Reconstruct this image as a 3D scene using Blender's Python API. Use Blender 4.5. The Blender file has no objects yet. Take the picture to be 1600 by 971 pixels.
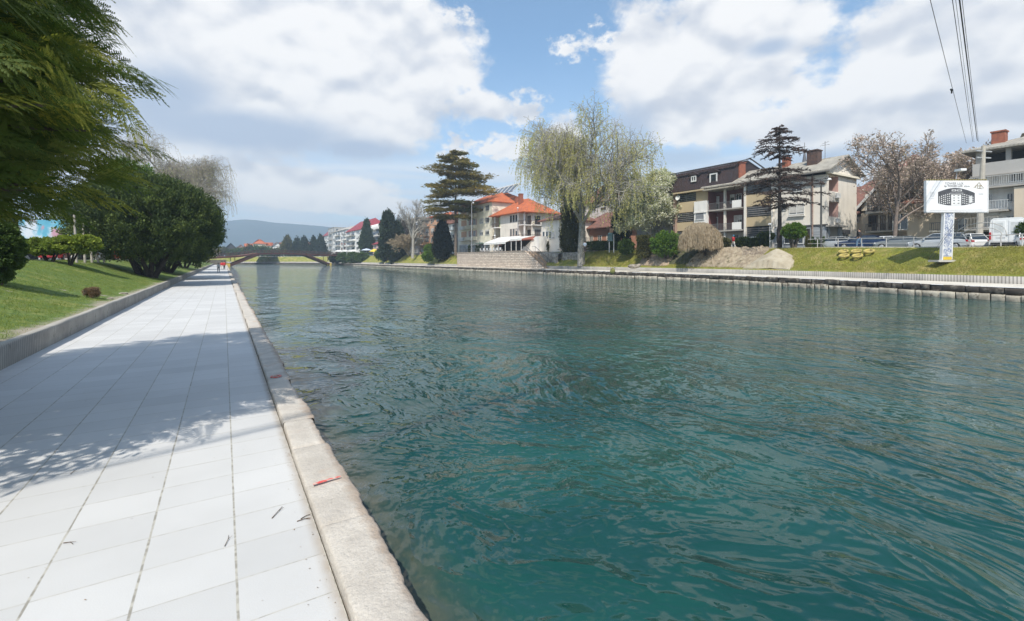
import bpy, bmesh, math, random
import numpy as np
from mathutils import Vector, Matrix
R = math.radians
random.seed(7); rng = np.random.default_rng(7)
S = bpy.context.scene
COL = S.collection

# ------------------------------------------------------------------ camera, sky, sun, exposure
YAW = math.atan2(450, 726); CH = 2.0; HZ = 406.0; F = 726.0
cs, sn = math.cos(YAW), math.sin(YAW)
cam = bpy.data.objects.new('camera', bpy.data.cameras.new('camera')); COL.objects.link(cam)
cam.location = (0, 0, CH); cam.rotation_euler = (R(90), 0, -YAW)
cam.data.sensor_width = 36; cam.data.lens = 36 * F / 1600
cam.data.shift_y = (HZ - 485.5) / 1600.0
cam.data.clip_start = .05; cam.data.clip_end = 30000
S.camera = cam
S.view_settings.view_transform = 'Standard'; S.view_settings.look = 'None'
S.view_settings.exposure = 0.16; S.view_settings.gamma = 1.0; S.view_settings.use_curve_mapping = False

SHD = Vector((.66, .75, 0)).normalized()      # the way shadows fall on the ground
EL = R(52)
sun = bpy.data.objects.new('sun', bpy.data.lights.new('sun', 'SUN')); COL.objects.link(sun)
sun.data.energy = 4.9; sun.data.angle = R(.55); sun.data.color = (1, .945, .85)
sdir = Vector((SHD.x * math.cos(EL), SHD.y * math.cos(EL), -math.sin(EL)))
sun.rotation_euler = sdir.to_track_quat('-Z', 'Y').to_euler()
sun.location = (-30, -60, 80)

class NT:
    """small helper for node maths"""
    def __init__(s, tree): s.t = tree; s.n = tree.nodes; s.l = tree.links
    def new(s, ty, **kw):
        n = s.n.new(ty)
        for k, v in kw.items(): setattr(n, k, v)
        return n
    def inp(s, sock, v):
        if hasattr(v, 'links') or isinstance(v, bpy.types.NodeSocket): s.l.new(v, sock)
        else: sock.default_value = v
    def m(s, op, a, b=0.0, c=0.0, clamp=False):
        n = s.new('ShaderNodeMath', operation=op, use_clamp=clamp)
        s.inp(n.inputs[0], a); s.inp(n.inputs[1], b)
        if len(n.inputs) > 2: s.inp(n.inputs[2], c)
        return n.outputs[0]
    def add(s, a, b): return s.m('ADD', a, b)
    def sub(s, a, b): return s.m('SUBTRACT', a, b)
    def mul(s, a, b): return s.m('MULTIPLY', a, b)
    def ss(s, v, a, b, o0=0.0, o1=1.0):
        n = s.new('ShaderNodeMapRange', interpolation_type='SMOOTHSTEP')
        s.inp(n.inputs[0], v); s.inp(n.inputs[1], a); s.inp(n.inputs[2], b); s.inp(n.inputs[3], o0); s.inp(n.inputs[4], o1)
        return n.outputs[0]
    def noise(s, vec, scale, detail=4.0, rough=.5, dist=0.0, dim='3D', w=0.0):
        n = s.new('ShaderNodeTexNoise', noise_dimensions=dim)
        if vec is not None: s.l.new(vec, n.inputs['Vector'])
        n.inputs['Scale'].default_value = scale; n.inputs['Detail'].default_value = detail
        n.inputs['Roughness'].default_value = rough; n.inputs['Distortion'].default_value = dist
        if dim == '4D': n.inputs['W'].default_value = w
        return n.outputs['Fac']
    def mix(s, f, a, b, typ='RGBA', blend='MIX'):
        n = s.new('ShaderNodeMix', data_type=typ)
        if typ == 'RGBA': n.blend_type = blend
        i = {'RGBA': (6, 7, 2), 'FLOAT': (2, 3, 0)}[typ]
        s.inp(n.inputs[0], f)
        for k, v in ((i[0], a), (i[1], b)):
            if isinstance(v, tuple) and len(v) == 3: v = v + (1,)
            s.inp(n.inputs[k], v)
        return n.outputs[i[2]]
    def comb(s, x, y, z):
        n = s.new('ShaderNodeCombineXYZ')
        for i, v in enumerate((x, y, z)): s.inp(n.inputs[i], v)
        return n.outputs[0]
    def sep(s, v):
        n = s.new('ShaderNodeSeparateXYZ'); s.l.new(v, n.inputs[0]); return n.outputs
    def vm(s, op, a, b=None, scale=None):
        n = s.new('ShaderNodeVectorMath', operation=op); s.inp(n.inputs[0], a)
        if b is not None: s.inp(n.inputs[1], b)
        if scale is not None: s.inp(n.inputs['Scale'], scale)
        return n.outputs[0]

W = bpy.data.worlds.new('World'); S.world = W; W.use_nodes = True
W.node_tree.nodes.clear(); N = NT(W.node_tree)
sky = N.new('ShaderNodeTexSky', sky_type='NISHITA'); sky.sun_disc = False
sky.sun_elevation = EL; sky.sun_rotation = math.atan2(-SHD.x, -SHD.y)
sky.air_density = 1.0; sky.dust_density = .6; sky.ozone_density = 1.6
d = N.new('ShaderNodeTexCoord').outputs['Generated']
dx, dy, dz = N.sep(d)
az = N.mul(N.m('ARCTAN2', dx, dy), 57.2958)            # degrees, 0 along the promenade, + to the right
el = N.mul(N.m('ARCSINE', dz), 57.2958)
def azel(px, py):
    u = (px - 800) / F; v = (HZ - py) / F
    a = math.degrees(math.atan(u) + YAW); e = math.degrees(math.atan(v * math.cos(math.atan(u))))
    return a, e
# warped coordinates for billowing cloud edges
wv = N.comb(N.mul(az, .05), N.mul(el, .075), 0.3)
n1 = N.noise(wv, 1.5, 9, .58, .25)
n2 = N.noise(wv, 4.6, 7, .58, .2, '4D', 3.1)
n3 = N.noise(wv, 13, 5, .6, .1, '4D', 7.7)
bill = N.add(N.add(N.mul(N.sub(n1, .5), 1.25), N.mul(N.sub(n2, .5), .75)), N.mul(N.sub(n3, .5), .45))
s1 = N.noise(wv, 2.4, 2, .5, .3, '4D', 1.1)
# the same field a little higher in the sky, for sun-lit tops and shaded undersides
wv2 = N.comb(N.mul(az, .05), N.mul(N.add(el, 1.5), .075), 0.3)
s1b = N.noise(wv2, 2.4, 2, .5, .3, '4D', 1.1)
n2b = N.noise(wv2, 4.6, 7, .58, .2, '4D', 3.1)
rel = N.add(N.mul(N.sub(s1, s1b), 1.6), N.mul(N.sub(n2, n2b), .28))
def ell(px, py, wx, wy, rot=0.0):
    a, e = azel(px, py); a1, _ = azel(px + wx / 2, py); a0, _ = azel(px - wx / 2, py)
    _, e1 = azel(px, py - wy / 2); _, e0 = azel(px, py + wy / 2)
    ra, re = max(.1, (a1 - a0)), max(.1, (e1 - e0))
    X = N.sub(az, a); Y = N.sub(el, e)
    c_, s_ = math.cos(R(rot)), math.sin(R(rot))
    X2 = N.add(N.mul(X, c_ / ra), N.mul(Y, s_ / ra)); Y2 = N.add(N.mul(X, -s_ / re), N.mul(Y, c_ / re))
    return N.sub(1.0, N.m('SQRT', N.add(N.mul(X2, X2), N.mul(Y2, Y2))))      # 1 at centre, 0 on the rim
def umax(L):
    o = L[0]
    for k in L[1:]: o = N.m('SMOOTH_MAX', o, k, .25)
    return o
white = umax([ell(250, 40, 420, 230), ell(520, 60, 210, 190), ell(640, 130, 150, 110, 20), ell(760, 165, 80, 30, -10), ell(560, 190, 180, 70),
              ell(1010, 110, 90, 130), ell(1150, 90, 190, 190), ell(1430, 130, 230, 200), ell(1290, 190, 300, 70),
              ell(1120, 195, 130, 60), ell(1650, 60, 200, 250), ell(880, 225, 60, 60), ell(330, 268, 150, 30), ell(470, 292, 190, 32), ell(570, 322, 190, 20), ell(260, 300, 120, 22), ell(330, 170, 260, 90)])
small = umax([ell(705, 28, 46, 34), ell(890, 75, 36, 24), ell(955, 60, 60, 40), ell(715, 228, 50, 36), ell(790, 232, 90, 30), ell(815, 175, 60, 36), ell(740, 300, 60, 20)])
cov = N.ss(N.add(white, N.mul(bill, .95)), .02, .36)
b2 = N.add(N.mul(N.sub(n3, .5), 2.6), N.mul(N.sub(n2, .5), 1.9))
cov = N.m('MAXIMUM', cov, N.ss(N.add(small, b2), .10, .75))
# elsewhere in the sky (outside the photograph) scattered fair-weather cloud
inview = N.mul(N.ss(az, -30, -12), N.ss(az, 92, 78)); inview = N.mul(inview, N.ss(el, 46, 36))
gen = N.ss(N.noise(d, 2.3, 8, .55, .3), .50, .64)
cov = N.mix(inview, gen, cov, 'FLOAT')
# low stratus bands towards the horizon
band = N.noise(N.comb(N.mul(az, .03), N.mul(el, .30), 5.0), 1.3, 6, .5, .6)
low = N.mul(N.ss(el, 13.5, 9.5), N.ss(band, .26, .54))
low = N.m('MAXIMUM', low, N.mul(N.ss(el, 5.5, 1.0), .75))
grey = umax([ell(380, 205, 290, 48), ell(260, 150, 120, 70), ell(560, 235, 140, 26), ell(1250, 255, 260, 26), ell(1060, 248, 100, 22), ell(1450, 235, 160, 22),
             ell(1200, 75, 50, 20), ell(980, 205, 60, 60, 30)])
gz = N.ss(N.add(grey, N.mul(bill, .5)), -.10, .75)
lit = N.ss(N.add(rel, N.add(N.mul(N.sub(s1, .45), .5), N.mul(N.sub(n2, .5), .40))), -.34, .20)
ccol = N.mix(lit, (5.9, 6.35, 7.2), (9.3, 9.3, 9.35))
ccol = N.mix(N.mul(gz, .95), ccol, (4.4, 5.35, 6.9))
skyc = N.mix(1.0, sky.outputs[0], (1.4, 1.75, 1.85), blend='MULTIPLY')
skyc = N.mix(.18, skyc, (4.0, 5.5, 7.0))
lowc = N.mix(N.ss(band, .40, .62), (6.6, 7.4, 8.6), (9.0, 9.05, 9.3))
c0 = N.mix(N.mul(low, .95), skyc, lowc)
c1 = N.mix(N.mul(gz, .85), c0, (4.0, 5.2, 7.0))
c1 = N.mix(N.mul(N.ss(el, 26, 6), .40), c1, (6.6, 7.6, 8.8))
c1 = N.mix(N.mul(N.ss(el, 6, .5), .8), c1, (9.5, 10.2, 11.2))
cfin = N.mix(cov, c1, ccol)
bg = N.new('ShaderNodeBackground'); N.l.new(cfin, bg.inputs[0]); bg.inputs[1].default_value = .1
wo = N.new('ShaderNodeOutputWorld'); N.l.new(bg.outputs[0], wo.inputs[0])
W.cycles.sampling_method = 'MANUAL'; W.cycles.sample_map_resolution = 512
S.cycles.max_bounces = 6; S.cycles.transparent_max_bounces = 8; S.cycles.volume_bounces = 0
S.cycles.diffuse_bounces = 3; S.cycles.glossy_bounces = 3; S.cycles.transmission_bounces = 3
S.cycles.use_denoising = True; S.cycles.sample_clamp_indirect = 6

# ------------------------------------------------------------------ picture coordinates <-> place
def uu(px): return (px - 800) / F
def fx(px): return sn + cs * uu(px)
def fy(px): return cs - sn * uu(px)
def Pt(px, D): return D * fx(px), D * fy(px)                 # ground position at depth D
def A(px, py, X):                                            # on a wall x = X  -> (y, z)
    D = X / fx(px); return D * fy(px), CH + (HZ - py) / F * D
def B(px, py, Y):                                            # on a wall y = Y  -> (x, z)
    D = Y / fy(px); return D * fx(px), CH + (HZ - py) / F * D
def zat(py, D): return CH + (HZ - py) / F * D
def sm(t, a, b):
    t = min(1, max(0, (t - a) / (b - a))); return t * t * (3 - 2 * t)
def depth(x, y): return sn * x + cs * y

# ------------------------------------------------------------------ materials
MATS = {}
def mat(name, c1, c2=None, sc=1.5, rough=.8, bump=0.0, bsc=20.0, spec=.4, det=5, extra=None, metal=0, attr=None, trans=0.0, blotch=None, lohi=(.35, .65)):
    if name in MATS: return MATS[name]
    m = bpy.data.materials.new(name); m.use_nodes = True; t = m.node_tree; t.nodes.clear(); n = NT(t)
    pos = n.new('ShaderNodeNewGeometry').outputs['Position']
    p = n.new('ShaderNodeBsdfPrincipled'); o = n.new('ShaderNodeOutputMaterial')
    if c2 is None: c2 = tuple(v * .82 for v in c1)
    f = n.ss(n.noise(pos, sc, det, .6), lohi[0], lohi[1])
    col = n.mix(f, c1, c2)
    if blotch:                                              # (colour, scale, low, high)
        g = n.ss(n.noise(pos, blotch[1], 6, .65), blotch[2], blotch[3]); col = n.mix(g, col, blotch[0])
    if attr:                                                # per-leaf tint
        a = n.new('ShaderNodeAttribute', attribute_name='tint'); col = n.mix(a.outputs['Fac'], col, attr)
    if extra: col = extra(n, pos, col)
    n.inp(p.inputs['Base Color'], col); p.inputs['Roughness'].default_value = rough
    p.inputs['Specular IOR Level'].default_value = spec; p.inputs['Metallic'].default_value = metal
    if bump:
        b = n.new('ShaderNodeBump'); b.inputs['Strength'].default_value = 1; b.inputs['Distance'].default_value = bump
        n.l.new(n.noise(pos, bsc, 6, .6), b.inputs['Height']); n.l.new(b.outputs[0], p.inputs['Normal'])
    out = p.outputs[0]
    if trans:
        tr = n.new('ShaderNodeBsdfTranslucent'); n.inp(tr.inputs[0], n.mix(1.0, col, (1.25, 1.35, .8), blend='MULTIPLY'))
        mx = n.new('ShaderNodeMixShader'); mx.inputs[0].default_value = trans
        n.l.new(out, mx.inputs[1]); n.l.new(tr.outputs[0], mx.inputs[2]); out = mx.outputs[0]
    n.l.new(out, o.inputs[0]); MATS[name] = m; return m
def glassmat(name='window glass', c=(.02, .025, .03)):
    return mat(name, c, tuple(v * 1.8 for v in c), 1.0, rough=.06, spec=.9)

# ------------------------------------------------------------------ building meshes
def tag(o, label=None, cat=None, group=None, kind=None):
    if label: o['label'] = label
    if cat: o['category'] = cat
    if group: o['group'] = group
    if kind: o['kind'] = kind
    return o
def thing(name, label, cat, loc, group=None):
    o = bpy.data.objects.new(name, None); COL.objects.link(o); o.location = loc; o.empty_display_size = .2
    return tag(o, label, cat, group)
def worldloc(o):
    v = Vector((0, 0, 0))
    while o is not None: v += Vector(o.location); o = o.parent
    return v
def link(name, me, m, parent=None):
    o = bpy.data.objects.new(name, me); COL.objects.link(o)
    if m is not None:
        for q in (m if isinstance(m, (list, tuple)) else [m]): me.materials.append(q)
    if parent is not None:
        me.transform(Matrix.Translation(-worldloc(parent))); o.parent = parent
    return o
class MB:
    def __init__(s): s.v = []; s.f = []
    def add(s, vs, fs):
        k = len(s.v); s.v += [tuple(v) for v in vs]; s.f += [tuple(i + k for i in f) for f in fs]; return s
    def box(s, x0, x1, y0, y1, z0, z1):
        return s.add([(x0, y0, z0), (x1, y0, z0), (x1, y1, z0), (x0, y1, z0), (x0, y0, z1), (x1, y0, z1), (x1, y1, z1), (x0, y1, z1)],
                     [(0, 3, 2, 1), (4, 5, 6, 7), (0, 1, 5, 4), (1, 2, 6, 5), (2, 3, 7, 6), (3, 0, 4, 7)])
    def bar(s, a, b, w, h=None, up=(0, 0, 1)):
        a = Vector(a); b = Vector(b); h = h or w; t = (b - a).normalized(); sd = t.cross(Vector(up))
        if sd.length < 1e-4: sd = Vector((1, 0, 0))
        sd.normalize(); u = sd.cross(t); vs = []
        for p in (a, b):
            for i, j in ((-1, -1), (1, -1), (1, 1), (-1, 1)): vs.append(p + sd * (i * w / 2) + u * (j * h / 2))
        return s.add(vs, [(0, 3, 2, 1), (4, 5, 6, 7), (0, 1, 5, 4), (1, 2, 6, 5), (2, 3, 7, 6), (3, 0, 4, 7)])
    def tube(s, pts, rad, n=6, cap=True):
        pts = [Vector(p) for p in pts]; rad = rad if isinstance(rad, (list, tuple)) else [rad] * len(pts)
        vs = []; fs = []; ref = Vector((.13, .31, .94))
        for i, p in enumerate(pts):
            t = (pts[min(i + 1, len(pts) - 1)] - pts[max(i - 1, 0)])
            t = t.normalized() if t.length > 1e-7 else Vector((0, 0, 1))
            r_ = ref if abs(t.dot(ref)) < .93 else Vector((1, .1, 0))
            a = t.cross(r_).normalized(); b = t.cross(a)
            for k in range(n):
                q = 2 * math.pi * k / n; vs.append(p + (a * math.cos(q) + b * math.sin(q)) * rad[i])
        for i in range(len(pts) - 1):
            for k in range(n):
                fs.append((i * n + k, i * n + (k + 1) % n, (i + 1) * n + (k + 1) % n, (i + 1) * n + k))
        if cap: fs.append(tuple(range(n))[::-1]); fs.append(tuple((len(pts) - 1) * n + k for k in range(n)))
        return s.add(vs, fs)
    def lathe(s, c, prof, n=16):
        c = Vector(c); vs = []; fs = []
        for r, z in prof:
            for k in range(n):
                q = 2 * math.pi * k / n; vs.append(c + Vector((r * math.cos(q), r * math.sin(q), z)))
        for i in range(len(prof) - 1):
            for k in range(n): fs.append((i * n + k, i * n + (k + 1) % n, (i + 1) * n + (k + 1) % n, (i + 1) * n + k))
        return s.add(vs, fs)
    def poly(s, pts): return s.add(pts, [tuple(range(len(pts)))])
    def build(s, name, m, parent=None, smooth=False, bevel=0):
        me = bpy.data.meshes.new(name); me.from_pydata(s.v, [], s.f); me.update()
        if smooth: me.polygons.foreach_set('use_smooth', [True] * len(me.polygons))
        o = link(name, me, m, parent)
        if bevel:
            b = o.modifiers.new('bevel', 'BEVEL'); b.width = bevel; b.segments = 2; b.limit_method = 'ANGLE'
        return o
def npmesh(name, V, Fq, m, parent=None, tint=None, smooth=False):
    """V (n,3) float, Fq (m,k) int"""
    me = bpy.data.meshes.new(name); V = np.ascontiguousarray(V, dtype=np.float32); Fq = np.ascontiguousarray(Fq, dtype=np.int32)
    k = Fq.shape[1]
    me.vertices.add(len(V)); me.vertices.foreach_set('co', V.ravel())
    me.loops.add(Fq.size); me.loops.foreach_set('vertex_index', Fq.ravel())
    me.polygons.add(len(Fq)); me.polygons.foreach_set('loop_start', np.arange(0, Fq.size, k, dtype=np.int32))
    me.polygons.foreach_set('loop_total', np.full(len(Fq), k, dtype=np.int32))
    if smooth: me.polygons.foreach_set('use_smooth', np.ones(len(Fq), dtype=bool))
    me.update(calc_edges=True)
    if tint is not None:
        a = me.attributes.new('tint', 'FLOAT', 'FACE'); a.data.foreach_set('value', np.ascontiguousarray(tint, dtype=np.float32))
    return link(name, me, m, parent)
def gridmesh(name, P, m, parent=None, smooth=True):
    """P (a,b,3) grid of points"""
    a, b, _ = P.shape; i = np.arange(a * b).reshape(a, b)
    Fq = np.stack([i[:-1, :-1], i[1:, :-1], i[1:, 1:], i[:-1, 1:]], -1).reshape(-1, 4)
    return npmesh(name, P.reshape(-1, 3), Fq, m, parent, smooth=smooth)
def copy_tree(o, parent=None, delta=None):
    c = o.copy(); COL.objects.link(c); c.parent = parent
    for ch in list(o.children): copy_tree(ch, c)
    return c
def vnoise(x, y, s=1.0, seed=0.0):
    """cheap smooth pseudo noise for numpy arrays"""
    x = np.asarray(x) * s; y = np.asarray(y) * s; o = 0; a = 1.0; tot = 0
    for k in range(4):
        f = 1.9 ** k
        o = o + a * (np.sin(x * f * 1.3 + seed + k * 2.1 + 1.7 * np.sin(y * f * .7 + k)) * np.cos(y * f * 1.1 + seed * 1.7 + 1.3 * np.sin(x * f * .6 + 2 * k)))
        tot += a; a *= .55
    return o / tot
# ------------------------------------------------------------------ ground, banks, water
def SZ(y): return 2.95 + .35 * sm(y, 12, 28) + .25 * sm(y, 28, 46) + .15 * sm(y, 80, 110)
_bp = [(38, -60), (40.2, -8), (41.3, 4), (42.1, 11), (43.6, 16), (45.1, 21), (46.3, 27), (47.5, 37), (47.9, 47), (47.7, 60), (47.4, 76), (47.0, 105), (46.6, 150), (46.5, 200),
       (46, 240), (43, 264), (34, 282), (15, 293), (-30, 303), (-420, 365)]
_o = []
for i in range(len(_bp) - 1):
    p0 = _bp[max(i - 1, 0)]; p1 = _bp[i]; p2 = _bp[i + 1]; p3 = _bp[min(i + 2, len(_bp) - 1)]
    L = math.dist(p1, p2); n = max(3, int(L / 1.2)) if p1[1] < 170 else max(4, int(L / 5)); n = min(n, 60)
    for k in range(n):
        t = k / n
        _o.append(tuple(.5 * (2 * p1[j] + (p2[j] - p0[j]) * t + (2 * p0[j] - 5 * p1[j] + 4 * p2[j] - p3[j]) * t * t + (3 * p1[j] - p0[j] - 3 * p2[j] + p3[j]) * t ** 3) for j in (0, 1)))
_o.append(_bp[-1]); BK = np.array([(38, -900), (38, -400)] + _o)
_t = np.gradient(BK, axis=0); _t /= np.linalg.norm(_t, axis=1)[:, None]
BN = np.stack([_t[:, 1], -_t[:, 0]], 1)
_w = np.clip((BK[:, 1] - 235) / 60, 0, 1)[:, None]; BF = np.array([[1., 0.]]) * (1 - _w) + np.array([[.12, 1.]]) * _w
BZ = np.array([SZ(y) for y in BK[:, 1]])
def bankx(y):                                   # x of the far bank's edge at y (straight reach only)
    k = BK[:, 1] < 235; return float(np.interp(y, BK[k, 1], BK[k, 0]))
def strip(name, prof, m, label=None, kind='structure', jit=0.0, lo=0, hi=None):
    """loft a list of (offset, z or callable(i)) along the far bank"""
    hi = hi or len(BK); P = np.zeros((hi - lo, len(prof), 3))
    for j, (o, z) in enumerate(prof):
        q = BK[lo:hi] + (BN[lo:hi] * o if o <= 11.2 else BN[lo:hi] * 11.2 + BF[lo:hi] * (o - 11.2))
        P[:, j, 0] = q[:, 0]; P[:, j, 1] = q[:, 1]
        P[:, j, 2] = [(z(i) if callable(z) else z) for i in range(lo, hi)]
        if jit and 0 < j < len(prof) - 1: P[:, j, 2] += jit * vnoise(q[:, 0], q[:, 1], 1.1, 3 + j)
    o = gridmesh(name, P, m, smooth=True); tag(o, label, kind=kind); return o

def grass_extra(dirtc, near):
    def f(n, pos, col):
        x, y, z = n.sep(pos)
        g = n.noise(pos, .9, 6, .65)
        if near:        # bare trodden soil along the kerb
            e = n.ss(n.add(x, n.mul(g, 1.5)), -3.25, -2.75)
            return n.mix(n.m('MAXIMUM', e, n.ss(g, .62, .70)), col, dirtc)
        return n.mix(n.ss(g, .63, .74), col, dirtc)
    return f
M_grassL = mat('lawn near', (.15, .205, .04), (.07, .125, .022), 5.5, .9, .04, 16, blotch=((.22, .23, .06), 1.1, .5, .68), extra=grass_extra((.33, .285, .22), True))
M_grassR = mat('lawn far', (.235, .235, .032), (.15, .175, .026), .9, .9, .12, 6, blotch=((.36, .29, .11), .8, .46, .66), extra=grass_extra((.20, .16, .085), False))
M_conc = mat('pale concrete', (.52, .50, .45), (.40, .385, .35), .9, .9, .004, 30, blotch=((.30, .28, .25), 2.2, .58, .75))
M_path = mat('far path concrete', (.62, .58, .50), (.50, .46, .40), .4, .9, blotch=((.36, .31, .25), 1.2, .58, .72))
M_road = mat('asphalt', (.10, .10, .10), (.07, .07, .072), .6, .9, .002, 60)
M_pav = mat('street paving', (.40, .38, .35), (.30, .285, .27), .8, .9)
M_town = mat('town ground', (.16, .17, .12), (.11, .12, .07), .05, .95)
M_soil = mat('sandy soil', (.42, .36, .27), (.30, .25, .18), 1.3, .95, .05, 9, blotch=((.16, .125, .09), 1.6, .58, .72))

# slabs: 0.521 x 0.421 m, joints filled with grit, thin across and thicker along
def slab(n, pos, col):
    x, y, z = n.sep(pos)
    wob = n.mul(n.sub(n.noise(pos, 5.0, 3), .5), .012)
    u = n.m('DIVIDE', n.sub(x, .068), .521); v = n.m('DIVIDE', y, .421)
    fu = n.m('ABSOLUTE', n.sub(n.m('FRACT', n.add(u, n.add(wob, .5))), .5)); fv = n.m('ABSOLUTE', n.sub(n.m('FRACT', n.add(v, n.add(wob, .5))), .5))
    wu = n.add(.007, n.mul(n.noise(pos, 3.0, 4), .014)); wvv = n.mul(n.noise(pos, 2.3, 3, .5, 0, '4D', 2.0), .0135)
    ju = n.ss(fu, n.m('MULTIPLY', wu, .6), n.m('MULTIPLY', wu, 1.25), 1, 0); jv = n.ss(fv, n.m('MULTIPLY', wvv, .6), n.m('MULTIPLY', wvv, 1.4), 1, 0)
    cell = n.comb(n.m('FLOOR', n.add(u, .0)), n.m('FLOOR', v), 0.0)
    wn = n.new('ShaderNodeTexWhiteNoise', noise_dimensions='3D'); n.l.new(cell, wn.inputs['Vector'])
    r = wn.outputs['Value']
    col = n.mix(1.0, col, n.mix(r, (.93, .93, .93), (1.03, 1.03, 1.03)), blend='MULTIPLY')
    st = n.ss(n.noise(pos, 1.1, 7, .7), .56, .78); col = n.mix(n.mul(st, .30), col, (.40, .39, .37))
    sp = n.ss(n.noise(pos, 34, 3, .6), .70, .78); col = n.mix(n.mul(sp, .22), col, (.32, .30, .27))
    edge = n.m('MULTIPLY', n.ss(fv, .0, .06, 1, 0), n.noise(pos, 6, 4)); col = n.mix(n.mul(edge, .22), col, (.42, .38, .32))
    jc = n.mix(n.ss(n.noise(pos, 14, 4), .4, .6), (.27, .255, .22), (.44, .42, .37))
    near = n.ss(x, .50, .585); col = n.mix(n.mul(near, n.noise(pos, 7, 5)), col, (.26, .20, .14))
    return n.mix(n.m('MAXIMUM', ju, n.mul(jv, .85)), col, jc)
M_slab = mat('promenade slabs', (.545, .54, .53), (.50, .495, .485), .45, .75, .0012, 90, extra=slab, spec=.3)

me = MB(); n_ = 40
P = np.zeros((60, 3, 3)); P[:, :, 1] = np.concatenate([np.linspace(-14, 20, 30), np.linspace(22, 216, 30)])[:, None]
P[:, :, 0] = np.array([-3.43, -1.4, .588])[None]; P[:, :, 2] = 0
tag(gridmesh('promenade', P, M_slab), kind='structure')

# left kerb: ribbed concrete upstand
def ribs(n, pos, col):
    x, y, z = n.sep(pos)
    s = n.m('SINE', n.mul(y, 62)); f = n.ss(s, -.1, .55)
    fade = n.ss(n.noise(n.comb(0., y, 0.), .28, 3), .40, .58)
    col = n.mix(n.mul(f, n.add(.35, n.mul(fade, .4))), col, (.17, .16, .15))
    top = n.ss(z, .40, .445); return n.mix(n.mul(top, .5), col, (.46, .43, .37))
M_rib = mat('ribbed kerb concrete', (.37, .345, .30), (.27, .25, .22), 1.4, .92, .004, 25, extra=ribs, blotch=((.17, .155, .13), 3.5, .55, .72))
ys = np.concatenate([np.arange(-14, 30, .1), np.arange(30, 216, 1.5)])
prof = [(-3.43, 0.), (-3.425, .37), (-3.435, .435), (-3.46, .45), (-3.55, .452), (-3.59, .44), (-3.6, .2)]
P = np.zeros((len(ys), len(prof), 3))
for j, (x, z) in enumerate(prof):
    P[:, j, 0] = x + .012 * vnoise(ys, ys * 0 + j, 1.2, 5) * (j > 0); P[:, j, 1] = ys; P[:, j, 2] = z + (.022 * vnoise(ys, ys * 0 + j, .55, 2) if j > 0 else 0)
    if 0 < j < 3: P[:, j, 0] += .009 * np.where(np.sin(ys * 62) > 0, -1, 1)
tag(gridmesh('kerb', P, M_rib, smooth=False), kind='structure')

# left lawn
def zl(x, y):
    t = np.clip((-3.6 - np.asarray(x)) / 5.2, 0, 1)
    s_ = t * t * (3 - 2 * t) * .55 + t * .45
    z = .425 + 1.50 * s_
    return z + .05 * vnoise(x, y, .8, 1) * np.clip(t * 5, 0.1, 1) + .02 * vnoise(x, y, 3.1, 4) * np.clip(t * 8, .2, 1)
xs = -np.concatenate([[3.585], np.linspace(3.7, 9.5, 40)]); ys = np.concatenate([np.linspace(-14, 40, 240), np.linspace(41, 216, 90)])
X, Y = np.meshgrid(xs, ys, indexing='ij'); Z = zl(X, Y)
tag(gridmesh('lawn', np.stack([X, Y, Z], -1)[::-1], M_grassL), kind='structure')
mb = MB(); mb.box(-9.9, -9.5, -60, 216, 1.5, 2.02); tag(mb.build('kerb_stone', M_conc), kind='structure')
mb = MB(); mb.poly([(-9.9, -300, 1.93), (-9.9, 218, 1.93), (-24, 226, 1.93), (-24, -300, 1.93)]); tag(mb.build('street', M_pav), kind='structure')
mb = MB(); mb.poly([(-24, -3000, 1.91), (-24, 226, 1.91), (-3000, 700, 1.91), (-3000, -3000, 1.91)]); mb.poly([(-24, -3000, 1.91), (-24, -300, 1.91), (1, -300, 1.91), (1, -3000, 1.91)][::-1]); tag(mb.build('ground', M_town), kind='structure')

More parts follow.
